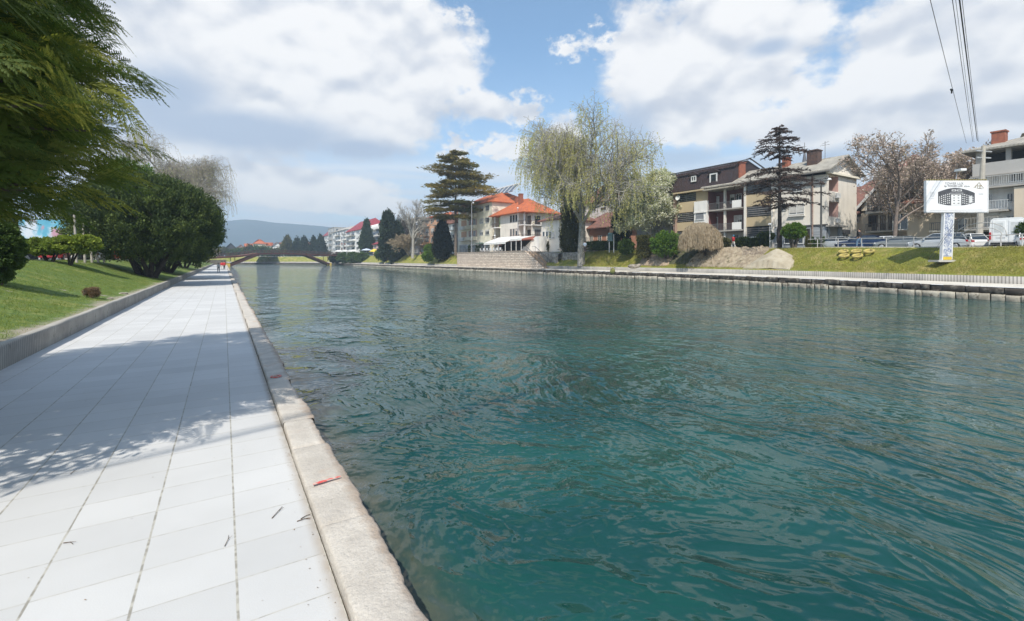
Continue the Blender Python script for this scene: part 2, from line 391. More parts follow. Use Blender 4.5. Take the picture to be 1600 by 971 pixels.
# right kerb: long coping stones with a broken outer edge, laid in line
def kerbx(n, pos, col):
    x, y, z = n.sep(pos)
    e = n.ss(n.add(x, n.mul(n.sub(n.noise(pos, 9, 4), .5), .14)), .84, .93)
    col = n.mix(n.mul(e, .75), col, (.34, .25, .18))
    g = n.ss(n.noise(pos, 26, 4, .7), .6, .74); col = n.mix(n.mul(g, .6), col, (.27, .245, .21)); q_ = n.ss(n.noise(pos, 70, 3, .7), .35, .7); return n.mix(n.mul(q_, .4), col, (.33, .30, .265))
M_cop = mat('coping stone', (.56, .515, .455), (.45, .41, .36), 3.1, .95, .014, 30, extra=kerbx, blotch=((.47, .36, .28), 2.0, .54, .70))
VV = []; FF = []; y = -2.0; k0 = 0
while y < 214:
    far = y > 26; L = random.uniform(.75, 1.7) if not far else random.uniform(2.2, 3.6)
    na = (44 if y < 9 else 20) if not far else 6; nb = 12 if not far else 9; g = .014 if not far else .05
    yy = np.linspace(y + g / 2, y + L - g / 2, na); dz = random.uniform(-.012, .014); dxo = random.uniform(-.025, .035); tw = random.uniform(-.01, .01)
    q = np.array([0, .0, .02] + list(np.linspace(.06, .93, nb - 6)) + [.98, 1.0, 1.0]); zz = np.array([-.05, .048, .062] + [.066] * (nb - 6) + [.052, -.01, -.22])
    Yg, Q = np.meshgrid(yy, q, indexing='ij'); Zg = np.tile(zz, (na, 1)) + dz
    wid = .335 + dxo + .024 * vnoise(yy, yy * 0, 3.0, 1) + .013 * vnoise(yy, yy * 0, 9, 2) + .011 * vnoise(yy, yy * 0, 27, 4)
    Xg = .588 + .012 + Q * wid[:, None] + tw * (Yg - y)
    Zg = Zg + .005 * vnoise(Xg * 4, Yg * 4, 1.3, 7) + np.where(Q > .9, .012 * vnoise(Xg * 6, Yg * 6, 1.5, 3), 0)
    Zg[0, 1:-1] -= .022; Zg[-1, 1:-1] -= .022; Zg[1, 1:-1] -= .006 * (1 + vnoise(Q[1, 1:-1] * 9, y, 1, 2)); Zg = Zg - .03 * np.clip(vnoise(Xg * 9, Yg * 5, 1.0, 12) - .62, 0, 1) * (Q > .5)
    if 9.4 < y < 13: Zg -= .03 * random.random()
    i = np.arange(na * nb).reshape(na, nb) + k0
    FF.append(np.stack([i[:-1, :-1], i[:-1, 1:], i[1:, 1:], i[1:, :-1]], -1).reshape(-1, 4)[:, ::-1]); VV.append(np.stack([Xg, Yg, Zg], -1).reshape(-1, 3)); k0 += na * nb
    y += L
tag(npmesh('kerb', np.concatenate(VV), np.concatenate(FF), M_cop, smooth=True), kind='structure')
M_qwall = mat('wet quay stone', (.17, .145, .11), (.08, .075, .06), 2.5, .8, .03, 9)
ys = np.concatenate([np.arange(-3, 25, .12), np.arange(25, 216, 1.5)]); zz = np.linspace(.035, -1.6, 10)
Yg, Zg = np.meshgrid(ys, zz, indexing='ij'); Xg = .86 + .04 * vnoise(Yg, Zg, 3.1, 2) + .02 * vnoise(Yg, Zg, 9, 5) + .12 * (Zg < -.3)
tag(gridmesh('quay_wall', np.stack([Xg, Yg, Zg], -1), M_qwall), kind='structure')
mb = MB(); mb.box(.50, .86, -14, 216, -1.6, -.02); mb.box(-420, .8, 216, 216.4, -1.6, 1.9); tag(mb.build('quay_wall', M_qwall), kind='structure')
# red paint on the coping
M_red = mat('faded red paint', (.60, .09, .08), (.56, .40, .34), 22, .9, lohi=(.42, .58))
def paint(px, py, pts, label, M_=M_red):
    x, y = None, None
    D = (CH - .07) * F / (py - HZ); x, y = Pt(px, D)
    P_ = []
    for a, b in pts: P_.append((x + a, y + b, .078))
    m = MB(); n = len(P_); m.v = P_ + [(p[0], p[1], .074) for p in P_]; m.f = [tuple(range(n))] + [tuple(range(2 * n - 1, n - 1, -1))] + [(i, (i + 1) % n + 0, (i + 1) % n + n, i + n) for i in range(n)]
    o = m.build('paint_mark', M_); return tag(o, label, 'paint mark')
paint(508, 753, [(-.10, -.02), (-.02, -.012), (.06, .0), (.13, .012), (.135, .03), (.05, .028), (-.02, .02), (-.1, .012)], 'long red paint stroke across the coping stone nearest the camera')
paint(521, 829, [(math.cos(a) * .014, math.sin(a) * .022) for a in np.linspace(0, 6, 9)], 'small faded red paint dot on the nearest coping stone')
ring = MB(); D = (CH - .07) * F / (589 - HZ); rx, ry = Pt(431, D)
ring.lathe((rx, ry, 0), [(.055, .072), (.055, .084), (.085, .084), (.085, .072)], 18)
tag(ring.build('paint_mark', M_red), 'red painted ring on the coping stone further along the quay edge', 'paint mark')

# ---- water
M_w = bpy.data.materials.new('river water'); M_w.use_nodes = True; t = M_w.node_tree; t.nodes.clear(); n = NT(t)
pos = n.new('ShaderNodeNewGeometry').outputs['Position']; x, y, z = n.sep(pos)
# domain: flow runs along y; eddies warp everything
p2 = n.comb(x, n.mul(y, .75), 0.)
wn_ = n.new('ShaderNodeTexNoise', noise_dimensions='2D'); n.l.new(p2, wn_.inputs['Vector']); wn_.inputs['Scale'].default_value = .16; wn_.inputs['Detail'].default_value = 3
warp = n.vm('SCALE', n.vm('SUBTRACT', wn_.outputs['Color'], (.5, .5, .5)), scale=3.6)
pw = n.vm('ADD', p2, warp)
wn2 = n.new('ShaderNodeTexNoise', noise_dimensions='2D'); n.l.new(pw, wn2.inputs['Vector']); wn2.inputs['Scale'].default_value = .9; wn2.inputs['Detail'].default_value = 3
pw2 = n.vm('ADD', pw, n.vm('SCALE', n.vm('SUBTRACT', wn2.outputs['Color'], (.5, .5, .5)), scale=.75))
def nz(vec, sc, det, ro=.5, di=0.): return n.noise(vec, sc, det, ro, di, '2D')
def ridge(v): return n.sub(1.0, n.m('ABSOLUTE', n.mul(n.sub(v, .5), 4.0)))
patch = n.ss(nz(p2, .13, 4, .55), .40, .60)               # calm patches and ruffled ones
big = nz(pw, .30, 3, .5)
r1 = ridge(nz(pw, .62, 4, .55)); r1 = n.m('POWER', n.m('MAXIMUM', r1, 0.0), 2.0)
r2 = ridge(nz(pw2, 1.7, 3, .55))
pl = n.vm('MULTIPLY', n.vm('ADD', p2, n.vm('SCALE', warp, scale=.35)), (1.0, 1.6, 1.0))
def vn(vec, sc, det, ro=.55):
    t_ = n.new('ShaderNodeTexNoise', noise_dimensions='2D'); n.l.new(vec, t_.inputs['Vector']); t_.inputs['Scale'].default_value = sc; t_.inputs['Detail'].default_value = det; t_.inputs['Roughness'].default_value = ro
    return n.vm('SUBTRACT', t_.outputs['Color'], (.5, .5, .5))
h = n.add(n.mul(big, .15), n.mul(r1, .044))
h = n.add(h, n.mul(r2, n.add(.008, n.mul(patch, .013))))
b = n.new('ShaderNodeBump'); b.inputs['Strength'].default_value = 1.0; b.inputs['Distance'].default_value = 1.0; n.l.new(h, b.inputs['Height'])
# wind ripples as a slope field, so that they stay alive in the distance
sl_ = n.vm('SCALE', vn(pl, 2.6, 3), scale=n.add(.16, n.mul(patch, .34)))
sl_ = n.vm('ADD', sl_, n.vm('SCALE', vn(pl, 9.0, 3), scale=n.add(.06, n.mul(patch, .26))))
sl_ = n.vm('ADD', sl_, n.vm('SCALE', vn(p2, 27, 2), scale=n.add(.04, n.mul(patch, .14))))
nrm = n.vm('NORMALIZE', n.vm('ADD', b.outputs[0], n.vm('MULTIPLY', sl_, (1., 1., 0.))))
deep = n.mix(n.ss(nz(pw, .22, 4, .55), .35, .65), (.0045, .042, .039), (.0100, .066, .057))
bed = n.mix(n.ss(nz(p2, 3.5, 5, .6), .35, .65), (.10, .085, .055), (.045, .05, .035))
xe = n.add(x, n.mul(n.sub(nz(p2, 1.3, 4), .5), .7))
deep = n.mix(n.ss(xe, 2.0, .85, 0, .85), deep, bed)
p = n.new('ShaderNodeBsdfPrincipled'); n.l.new(deep, p.inputs['Base Color']); p.inputs['Roughness'].default_value = .035; p.inputs['IOR'].default_value = 1.333
p.inputs['Specular IOR Level'].default_value = .5; n.l.new(nrm, p.inputs['Normal'])
o = n.new('ShaderNodeOutputMaterial'); n.l.new(p.outputs[0], o.inputs[0])
WZ = -.6
xs = np.concatenate([np.linspace(-420, -5, 8), np.linspace(.8, 60, 10)]); ys = np.linspace(-300, 420, 20)
X, Y = np.meshgrid(xs, ys, indexing='ij')
tag(gridmesh('river_water', np.stack([X, Y, X * 0 + WZ], -1)[::-1], M_w, smooth=False), kind='structure')

# ---- far bank strips
nB = len(BK)
def zb(o): return lambda i: float(o) if not callable(o) else o(i)
strip('path', [(-.02, .27), (1.5, .29), (4.36, .33)], M_path)
def slopez(fr): return lambda i: .84 + (BZ[i] - .84) * fr
strip('lawn', [(4.36, .80)] + [(4.4 + 4.6 * t, slopez(sm(t, -.15, 1.02) * .9 + .1 * t)) for t in np.linspace(0, 1, 12)], M_grassR, jit=.06)
strip('pavement', [(8.98, lambda i: BZ[i] - .1), (8.98, lambda i: BZ[i] + .07), (9.35, lambda i: BZ[i] + .07), (9.36, lambda i: BZ[i] + .02), (11.2, lambda i: BZ[i] + .02), (11.2, lambda i: BZ[i] - .1)], mat('street edge', (.56, .54, .48), (.46, .44, .4), .7, .9), 'pale')
strip('street', [(11.2, lambda i: BZ[i] - .09), (17.2, lambda i: BZ[i] - .09)], M_road)
strip('pavement', [(17.2, lambda i: BZ[i] - .1), (17.21, lambda i: BZ[i] + .03), (24, lambda i: BZ[i] + .03), (60, lambda i: BZ[i] + .0), (2900, lambda i: BZ[i] + .0)], M_town)
for o_ in list(COL.objects):
    if o_.get('kind') == 'structure' and 'label' in o_: del o_['label']

# rough two-course stone quay on the far side
M_qd = mat('dark mossy quay stone', (.060, .050, .042), (.22, .195, .16), 1.9, .95, .03, 14, lohi=(.48, .68))
M_ql = mat('pale quay stone', (.46, .42, .34), (.27, .24, .19), 1.1, .95, .02, 14, blotch=((.12, .10, .075), 2.4, .52, .68))
cum = np.concatenate([[0], np.cumsum(np.linalg.norm(np.diff(BK, axis=0), axis=1))])
def bankpt(s, off):
    x = np.interp(s, cum, BK[:, 0]); y = np.interp(s, cum, BK[:, 1]); nx = np.interp(s, cum, BN[:, 0]); ny = np.interp(s, cum, BN[:, 1])
    return np.array([x + nx * off, y + ny * off])
def s_of_y(y): k = BK[:, 1] < 235; return float(np.interp(y, BK[k, 1], cum[k]))
def course(z0, z1, L0, L1, depth_, M_, s0, s1):
    VV = []; FF = []; k = 0; s_ = s0
    while s_ < s1:
        L = random.uniform(L0, L1) * (1 if s_ < s_of_y(90) else 2); g = .04; nx_, nz_ = 6, 4; df = depth_ + random.uniform(-.06, .10); zt = z1 + random.uniform(-.05, .03)
        for a in range(nx_):
            q = s_ + g / 2 + (L - g) * a / (nx_ - 1)
            pts = [(-df * .2, z0 + .02)] + [(-df - .05 * math.sin(3.1 * c / (nz_ - 1)) + random.uniform(-.03, .03) if 0 < a < nx_ - 1 else -df * .88, z0 + (zt - z0) * c / (nz_ - 1)) for c in range(nz_)] + [(.25, zt + .005)]
            for of, z in pts:
                b_ = bankpt(q, of); VV.append((b_[0], b_[1], z + random.uniform(-.012, .012)))
        r_ = nz_ + 2; i = np.arange(nx_ * r_).reshape(nx_, r_) + k
        FF.append(np.stack([i[:-1, :-1], i[1:, :-1], i[1:, 1:], i[:-1, 1:]], -1).reshape(-1, 4)); k += nx_ * r_; s_ += L
    return np.array(VV), np.concatenate(FF)
s0, s1 = s_of_y(-12), s_of_y(200)
V_, F_ = course(-.18, .25, .5, 1.5, .0, M_qd, s0, s1); tag(npmesh('quay_wall', V_, F_, M_qd), kind='structure')
V_, F_ = course(-.75, -.20, .45, 1.5, .16, M_ql, s0, s1); tag(npmesh('quay_wall', V_, F_, M_ql), kind='structure')
strip('quay_wall', [(.12, -1.5), (.12, .24)], M_qd)

# picket-like ribbed concrete edging between the path and the far lawn
def pickets(n, pos, col):
    x, y, z = n.sep(pos); s = n.m('SINE', n.mul(y, 33)); return n.mix(n.mul(n.ss(s, .1, .6), .7), col, (.13, .12, .11))
M_pk = mat('ribbed far kerb', (.47, .44, .40), (.36, .34, .31), .8, .95, extra=pickets)
strip('kerb', [(4.28, .30), (4.28, .84), (4.42, .84), (4.44, .5)], M_pk)
# ------------------------------------------------------------------ trees and plants
def unit(v): return v / np.maximum(np.linalg.norm(v, axis=-1, keepdims=True), 1e-9)
def rvec(n): return unit(rng.normal(size=(n, 3)))
def leafquads(C, size, asp=.45, D=None, jit=1.0, szvar=.35):
    """rhombic leaves; D = preferred long axis"""
    n = len(C); a = rvec(n) if D is None else unit(D + jit * rng.normal(size=(n, 3)) * .5)
    b = unit(np.cross(a, rvec(n))); s = (size * (1 + szvar * rng.normal(size=n)).clip(.35, 2))[:, None]
    V = np.stack([C - a * s, C + b * s * asp, C + a * s, C - b * s * asp], 1).reshape(-1, 3)
    return V, np.arange(4 * n).reshape(n, 4)
def segmesh(segs, n=4):
    s = np.array(segs, dtype=float); P0, P1, r0, r1 = s[:, :3], s[:, 3:6], s[:, 6], s[:, 7]
    t = unit(P1 - P0); ref = np.where(np.abs(t[:, 2:3]) > .9, np.array([[1., 0, 0]]), np.array([[0, 0, 1.]]))
    a = unit(np.cross(t, ref)); b = np.cross(t, a); V = []
    for P, r in ((P0, r0), (P1, r1)):
        for k in range(n):
            q = 2 * math.pi * k / n; V.append(P + (a * math.cos(q) + b * math.sin(q)) * r[:, None])
    V = np.stack(V, 1).reshape(-1, 3); m = len(s); base = (np.arange(m) * 2 * n)[:, None]
    F_ = np.concatenate([base + np.array([[k, (k + 1) % n, n + (k + 1) % n, n + k]]) for k in range(n)])
    return V, F_
def grow(segs, tips, p, d, L, r, lv, cfg):
    nseg = cfg['nseg'][lv]; last = lv == cfg['max']
    for i in range(nseg):
        d = d + np.array([random.gauss(0, 1), random.gauss(0, 1), random.gauss(0, 1)]) * cfg['wob'][lv] + np.array([0, 0, cfg['trop'][lv]])
        d = d / np.linalg.norm(d); q = p + d * L / nseg; r2 = r * (1 - (1 - cfg['taper']) / nseg)
        segs.append((*p, *q, r, r2)); p = q; r = max(r2, cfg.get('rmin', .008))
        if not last and (i + 1) / nseg >= cfg['start'][lv]:
            for _ in range(cfg['kids'][lv]):
                v = np.array([random.gauss(0, 1) for _ in range(3)]); v -= v.dot(d) * d; v /= np.linalg.norm(v)
                an = R(random.uniform(*cfg['ang'][lv])); nd = d * math.cos(an) + v * math.sin(an)
                grow(segs, tips, p, nd, L * random.uniform(*cfg['len'][lv]) * (1 - .35 * (i / nseg)), r * cfg['rk'], lv + 1, cfg)
        if last: tips.append((p.copy(), d.copy()))
    if not last: tips.append((p.copy(), d.copy()))
M_bark = mat('bark', (.13, .105, .08), (.07, .055, .045), 6, .95, .02, 18)
M_barkp = mat('pale bark', (.42, .40, .36), (.22, .20, .17), 5, .95, .02, 14)
M_barkd = mat('dark bark', (.06, .045, .038), (.035, .027, .024), 6, .95, .02, 18)
M_twig = mat('bare twigs', (.38, .34, .28), (.26, .22, .18), 4, .9)
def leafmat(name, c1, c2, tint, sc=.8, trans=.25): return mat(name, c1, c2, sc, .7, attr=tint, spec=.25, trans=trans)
L_thuja = leafmat('thuja sprays', (.065, .105, .028), (.115, .155, .036), (.42, .38, .07), .9, .45)
L_yew = leafmat('yew leaves', (.027, .046, .015), (.048, .076, .020), (.13, .17, .035), .8, .15)
L_cyp = leafmat('dark cypress leaves', (.010, .018, .009), (.018, .030, .012), (.03, .05, .02), .8, .1)
L_bright = leafmat('fresh green leaves', (.060, .125, .012), (.085, .165, .018), (.16, .24, .03), 1.0, .3)
L_mid = leafmat('green leaves', (.035, .07, .014), (.055, .095, .018), (.10, .15, .03), .8, .25)
L_olive = leafmat('olive leaves', (.05, .055, .018), (.07, .07, .022), (.12, .11, .03), .8, .2)
L_cedar = leafmat('cedar needles', (.055, .080, .024), (.085, .090, .024), (.25, .18, .035), .16, .1)
L_catkin = leafmat('catkins and young leaves', (.38, .37, .10), (.30, .29, .085), (.55, .50, .22), .3, .35)
L_pale = leafmat('pale young leaves', (.38, .37, .20), (.28, .27, .15), (.55, .52, .36), .5, .35)
L_white = leafmat('white blossom', (.72, .70, .62), (.55, .53, .45), (.42, .44, .22), 1.0, .3)
L_magn = leafmat('faded pink buds', (.46, .36, .30), (.33, .25, .21), (.62, .51, .45), .8, .2)
L_dead = leafmat('dead brown needles', (.055, .034, .028), (.035, .023, .021), (.10, .06, .045), .5, 0)
L_straw = leafmat('straw coloured twigs', (.36, .28, .19), (.27, .205, .14), (.46, .38, .27), 1.2, .15)
L_orange = leafmat('orange leaves', (.35, .13, .03), (.25, .10, .02), (.45, .2, .05), 1.2, .2)

def crown_np(name, C, n, size, M_, parent, asp=.45, D=None, tint=None, jit=1.0):
    V, Fq = leafquads(C, size, asp, D, jit); return npmesh(name, V, Fq, M_, parent, tint)
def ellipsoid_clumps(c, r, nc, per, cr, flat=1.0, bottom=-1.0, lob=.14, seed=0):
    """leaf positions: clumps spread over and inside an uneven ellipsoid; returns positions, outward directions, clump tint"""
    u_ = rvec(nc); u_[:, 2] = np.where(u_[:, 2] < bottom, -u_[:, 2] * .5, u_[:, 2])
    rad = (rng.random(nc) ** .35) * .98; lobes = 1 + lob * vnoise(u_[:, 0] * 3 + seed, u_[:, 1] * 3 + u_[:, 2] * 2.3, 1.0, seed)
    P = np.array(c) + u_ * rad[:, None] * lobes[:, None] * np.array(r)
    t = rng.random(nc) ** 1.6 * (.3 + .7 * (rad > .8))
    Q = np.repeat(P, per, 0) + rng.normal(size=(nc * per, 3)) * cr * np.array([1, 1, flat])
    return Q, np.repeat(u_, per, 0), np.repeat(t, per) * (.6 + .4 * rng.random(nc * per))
GV = {}
def bush(label, cat, name, px, D, yt, yb, hw, M_, group=None, size=.07, per=60, nc=260, zg=None, stem=True, boxy=0, wz=0, stemr=.12, lob=.10, sink=.0):
    x, y = Pt(px, D); k = D / F; zt, zb_ = zat(yt, D), zat(yb, D); r = hw * k
    zg = zb_ if zg is None else zg
    t = thing(name, label, cat, (x, y, zg), group)
    c = (x, y, (zt + zb_) / 2); rr = (r, r * (1 if not wz else wz), (zt - zb_) / 2)
    Q, U, T = ellipsoid_clumps(c, rr, nc, per, size * 1.3, lob=lob, seed=px * .37)
    if boxy:
        q = (Q - np.array(c)) / np.array(rr); m_ = np.maximum(np.abs(q).max(1), 1e-6); n2_ = np.linalg.norm(q, axis=1)
        Q = np.array(c) + q * ((1 - boxy) + boxy * (n2_ / m_))[:, None] * np.array(rr) * .93
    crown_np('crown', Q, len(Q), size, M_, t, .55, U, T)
    s = []
    for j in range(5 if stem else 1):
        a = 2.4 * j; s.append((x + .1 * r * math.cos(a), y + .1 * r * math.sin(a), zg - .15, x + .5 * r * math.cos(a), y + .5 * r * math.sin(a), zb_ + (zt - zb_) * .45, stemr, stemr * .5))
    V, Fq = segmesh(s, 5); npmesh('trunk', V, Fq, M_bark, t); return t
def cone(label, cat, name, px, D, yt, yb, hw, M_, group=None, size=.2, n=9000, shape=.75, zg=None, trunk=.25, rag=.12):
    x, y = Pt(px, D); k = D / F; zt, zb_ = zat(yt, D), zat(yb, D); r = hw * k; H = zt - zb_
    t = thing(name, label, cat, (x, y, zb_ if zg is None else zg), group)
    nc = n // 30; h = rng.random(nc) ** .8; a = rng.random(nc) * 6.283
    prof = np.where(h < .22, .55 + .45 * (h / .22), ((1 - h) / .78).clip(0, 1) ** shape)
    rr = r * prof * (.70 + .33 * rng.random(nc)) * (1 + rag * np.sin(a * 3 + h * 9))
    C = np.stack([x + rr * np.cos(a), y + rr * np.sin(a), zb_ + h * H], -1)
    Q = np.repeat(C, 30, 0) + rng.normal(size=(nc * 30, 3)) * np.array([size * .9, size * .9, size * 1.6])
    U = np.stack([np.cos(a) * .5, np.sin(a) * .5, a * 0 + 1.0], -1)
    crown_np('crown', Q, 0, size, M_, t, .4, np.repeat(U, 30, 0), np.repeat(rng.random(nc) ** 2, 30))
    V, Fq = segmesh([(x, y, (zb_ if zg is None else zg) - .3, x, y, zb_ + H * .8, trunk, trunk * .3)], 6); npmesh('trunk', V, Fq, M_bark, t); return t

# ---- the big thuja hanging over the promenade
def thuja():
    ax, ay = -4.75, 6.6
    t = thing('conifer_tree', 'big dark conifer with feathery drooping sprays overhanging the promenade in the nearest corner', 'tree', (ax, ay, 1.0))
    zk = np.array([1.9, 2.4, 2.8, 3.3, 3.8, 4.3, 5.2, 6.2, 8, 10, 12, 12.8]); rk = np.array([1.9, 2.9, 3.5, 3.8, 3.75, 3.6, 3.4, 3.3, 3.4, 2.6, 1.1, .3])
    # frond template: stem along +x with side leaflets lying in the xy plane
    fv = []; ff = []
    def leaflet(p, dirv, L, w):
        k = len(fv); sd = np.array([-dirv[1], dirv[0], 0]); fv.extend([p, p + dirv * L * .45 + sd * w * 1.5, p + dirv * L, p + dirv * L * .45 - sd * w * 1.5]); ff.append((k, k + 1, k + 2, k + 3))
    leaflet(np.zeros(3), np.array([1., 0, 0]), 1.0, .018)
    for i in range(7):
        s_ = .10 + .12 * i
        for sg in (-1, 1):
            an = R(38 - 10 * s_) * sg; L = .36 * (1 - s_ * .75) * (.8 + .2 * math.sin(i * 2.1 + sg)); leaflet(np.array([s_ + .03 * (sg > 0), 0, 0]), np.array([math.cos(an), math.sin(an), 0]), L, .021)
    fv = np.array(fv); ff = np.array(ff); nf = len(ff)
    # bough template: fronds set on both sides of a stem of length 1
    bv = []; bf = []
    for i in range(7):
        s_ = .12 + .115 * i; L = .50 * (1 - .62 * s_)
        for sg in (-1, 1):
            an = R(46 - 14 * s_) * sg; c_, s__ = math.cos(an), math.sin(an)
            q = fv * L; q = np.stack([q[:, 0] * c_ - q[:, 1] * s__ + s_, q[:, 0] * s__ + q[:, 1] * c_, q[:, 2] - .10 * (q[:, 0] / L) ** 2 * L * 2 + random.uniform(-.03, .03)], -1)
            bf.append(ff + len(bv) * len(fv)); bv.append(q)
    q = fv * .3 + np.array([.86, 0, 0]); bf.append(ff + len(bv) * len(fv)); bv.append(q)
    bv = np.concatenate(bv); bf = np.concatenate(bf); nv = len(bv)
    st = np.array([[0, -.009, 0], [1, -.003, 0], [1, .003, 0], [0, .009, 0]]); bf = np.concatenate([bf, [[nv, nv + 1, nv + 2, nv + 3]]]); bv = np.concatenate([bv, st]); nv += 4
    VV = []; FF = []; TT = []; k = 0; limbs = []
    NB = 5200
    for j in range(NB):
        # more boughs where the camera and the silhouette see them
        z = float(rng.choice([rng.uniform(2.55, 6.3), rng.uniform(5.5, 12.8)], p=[.75, .25])); r = float(np.interp(z, zk, rk))
        a = rng.uniform(0, 2 * math.pi)
        if depth(ax + r * math.cos(a), ay + r * math.sin(a)) < 3.0: a = -a
        lob = 1 + .07 * math.sin(a * 5 + z * 2.3) + .06 * math.sin(a * 9 - z * 4.1)
        inner = rng.random() < .35
        R0 = r * lob * (rng.uniform(.55, .85) if inner else rng.uniform(.84, 1.0)); L = rng.uniform(.32, .72) * (.7 if r < 1.5 else 1)
        R0 = max(.1, R0 - L * .55)
        o = np.array([math.cos(a), math.sin(a), 0]); a2 = a + rng.normal() * .35; e = np.array([math.cos(a2), math.sin(a2), rng.normal() * .22 + .12]); e /= np.linalg.norm(e)
        dro = rng.uniform(.25, .75) if z > 3.6 else rng.uniform(.12, .3)
        sd = np.cross(e, [0, 0, 1]); sd /= np.linalg.norm(sd); up = np.cross(sd, e); roll = rng.uniform(-1.4, 1.4)
        sd, up = sd * math.cos(roll) + up * math.sin(roll), up * math.cos(roll) - sd * math.sin(roll)
        s_ = bv * L; P = np.array([ax, ay, z]) + o * R0 + s_[:, :1] * e + s_[:, 1:2] * sd + s_[:, 2:3] * up
        P[:, 2] -= dro * (bv[:, 0] ** 2) * L
        VV.append(P); FF.append(bf + k); k += nv; tv = rng.random() ** 3.2
        if rng.random() < .03: tv = 1.25
        tt = np.full(len(bf), tv); TT.append(tt * (.5 + .5 * rng.random(len(bf))))
        if j % 16 == 0: limbs.append((ax, ay, max(1.5, z - R0 * .12), *(np.array([ax, ay, z]) + o * R0), .045, .016))
    npmesh('crown', np.concatenate(VV), np.concatenate(FF), L_thuja, t, np.concatenate(TT))
    nc = 2700; z = rng.uniform(2.7, 7.0, nc); a = rng.uniform(0, 6.283, nc); rr = np.interp(z, zk, rk) * (rng.random(nc) ** .5) * .84
    C = np.stack([ax + rr * np.cos(a), ay + rr * np.sin(a), z], -1); Q = np.repeat(C, 18, 0) + rng.normal(size=(nc * 18, 3)) * .13
    crown_np('inner_foliage', Q, 0, .085, L_thuja, t, .35, None, np.zeros(len(Q)))
    V, Fq = segmesh(limbs + [(ax, ay, .8, ax + .05, ay, 6.5, .26, .15), (ax + .05, ay, 6.5, ax, ay, 12.6, .15, .03)], 6); npmesh('trunk', V, Fq, M_bark, t)
thuja()

# ---- near left bank
bush('egg shaped clipped dark shrub at the picture edge beneath the overhanging conifer', 'shrub', 'clipped_shrub', -14, 15, 338, 446, 38, L_mid, size=.032, per=120, nc=1100, zg=1.0, lob=.03)
def two_lobe():
    D = 27; x, y = Pt(95, D); zg = 1.78
    t = thing('cloud_pruned_shrub', 'flat topped bright green clipped shrub on dark forked stems on the grass crest', 'shrub', (x, y, zg)); k = D / F
    Qs = []
    for px, yt, yb, hw, tb in ((68, 372, 399, 30, .5), (97, 370, 396, 22, .6), (122, 366, 397, 29, 1.0)):
        cx, cy = Pt(px, D); Q, U, T = ellipsoid_clumps((cx, cy, (zat(yt, D) + zat(yb, D)) / 2), (hw * k, 1.0, (yb - yt) / 2 * k), 230, 70, .07, flat=.6, lob=.08, seed=px)
        up = ((Q[:, 2] - zat(yb, D)) / (zat(yt, D) - zat(yb, D))).clip(0, 1); Qs.append((Q, U, (T * .4 + .7 * rng.random(len(T)) * tb)))
    crown_np('crown', np.concatenate([q[0] for q in Qs]), 0, .055, leafmat('yellow green clipped leaves', (.09, .14, .018), (.12, .18, .022), (.30, .34, .04)), t, .55, np.concatenate([q[1] for q in Qs]), np.concatenate([q[2] for q in Qs]))
    s = []
    for px, tops in ((78, (60, 66, 88, 96)), (109, (104, 118, 126))):
        bx, by = Pt(px, D)
        for q in tops:
            tx, ty = Pt(q, D + random.uniform(-.5, .5)); mx, my = (bx * .4 + tx * .6), (by * .4 + ty * .6); s += [(bx, by, zg - .2, mx, my, zg + .45, .065, .05), (mx, my, zg + .45, tx, ty, zg + .95, .05, .03)]
    V, Fq = segmesh(s, 5); npmesh('trunk', V, Fq, M_barkd, t)
two_lobe()
def yew(label, x, y, zg, c, r, nc=1500, per=55, size=.075, trunks=9):
    t = thing('yew_tree', label, 'tree', (x, y, zg))
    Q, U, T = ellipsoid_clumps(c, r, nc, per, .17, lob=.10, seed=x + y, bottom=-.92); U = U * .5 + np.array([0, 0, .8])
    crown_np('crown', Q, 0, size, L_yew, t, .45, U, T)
    s = []
    for j in range(trunks):
        a = j * 2.399 + .3; b = .35; p = np.array([x + b * math.cos(a), y + b * 1.6 * math.sin(a), zg - .3]); e = np.array([c[0] + r[0] * .62 * math.cos(a), c[1] + r[1] * .62 * math.sin(a), c[2] - r[2] * .15])
        for i in range(5):
            f0, f1 = i / 5, (i + 1) / 5; g = lambda f: p + (e - p) * np.array([f ** 1.3, f ** 1.3, f]) + np.array([.12 * math.sin(j + f * 7), .12 * math.cos(j * 2 + f * 6), 0])
            s.append((*g(f0), *g(f1), .17 * (1 - .7 * f0), .17 * (1 - .7 * f1)))
            if i > 1:
                for q in range(3): v = rvec(1)[0] * .9; v[2] = abs(v[2]); s.append((*g(f1), *(g(f1) + v * 1.3), .05, .02))
    V, Fq = segmesh(s, 6); npmesh('trunk', V, Fq, M_barkd, t); return t
x, y = Pt(232, 35)
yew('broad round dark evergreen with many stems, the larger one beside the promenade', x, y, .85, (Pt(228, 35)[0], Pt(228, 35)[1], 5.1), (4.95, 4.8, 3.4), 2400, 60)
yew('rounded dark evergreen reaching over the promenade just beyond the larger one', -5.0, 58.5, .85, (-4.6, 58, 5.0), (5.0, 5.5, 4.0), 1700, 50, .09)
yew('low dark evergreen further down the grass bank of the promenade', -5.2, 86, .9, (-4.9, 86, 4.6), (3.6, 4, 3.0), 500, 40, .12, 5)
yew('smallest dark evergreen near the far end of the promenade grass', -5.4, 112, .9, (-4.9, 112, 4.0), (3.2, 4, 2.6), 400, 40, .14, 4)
yew('dark evergreen by the street behind the larger round one', *Pt(172, 66), 1.9, (*Pt(172, 66), 5.6), (4.2, 5, 4.0), 900, 50, .10, 5)

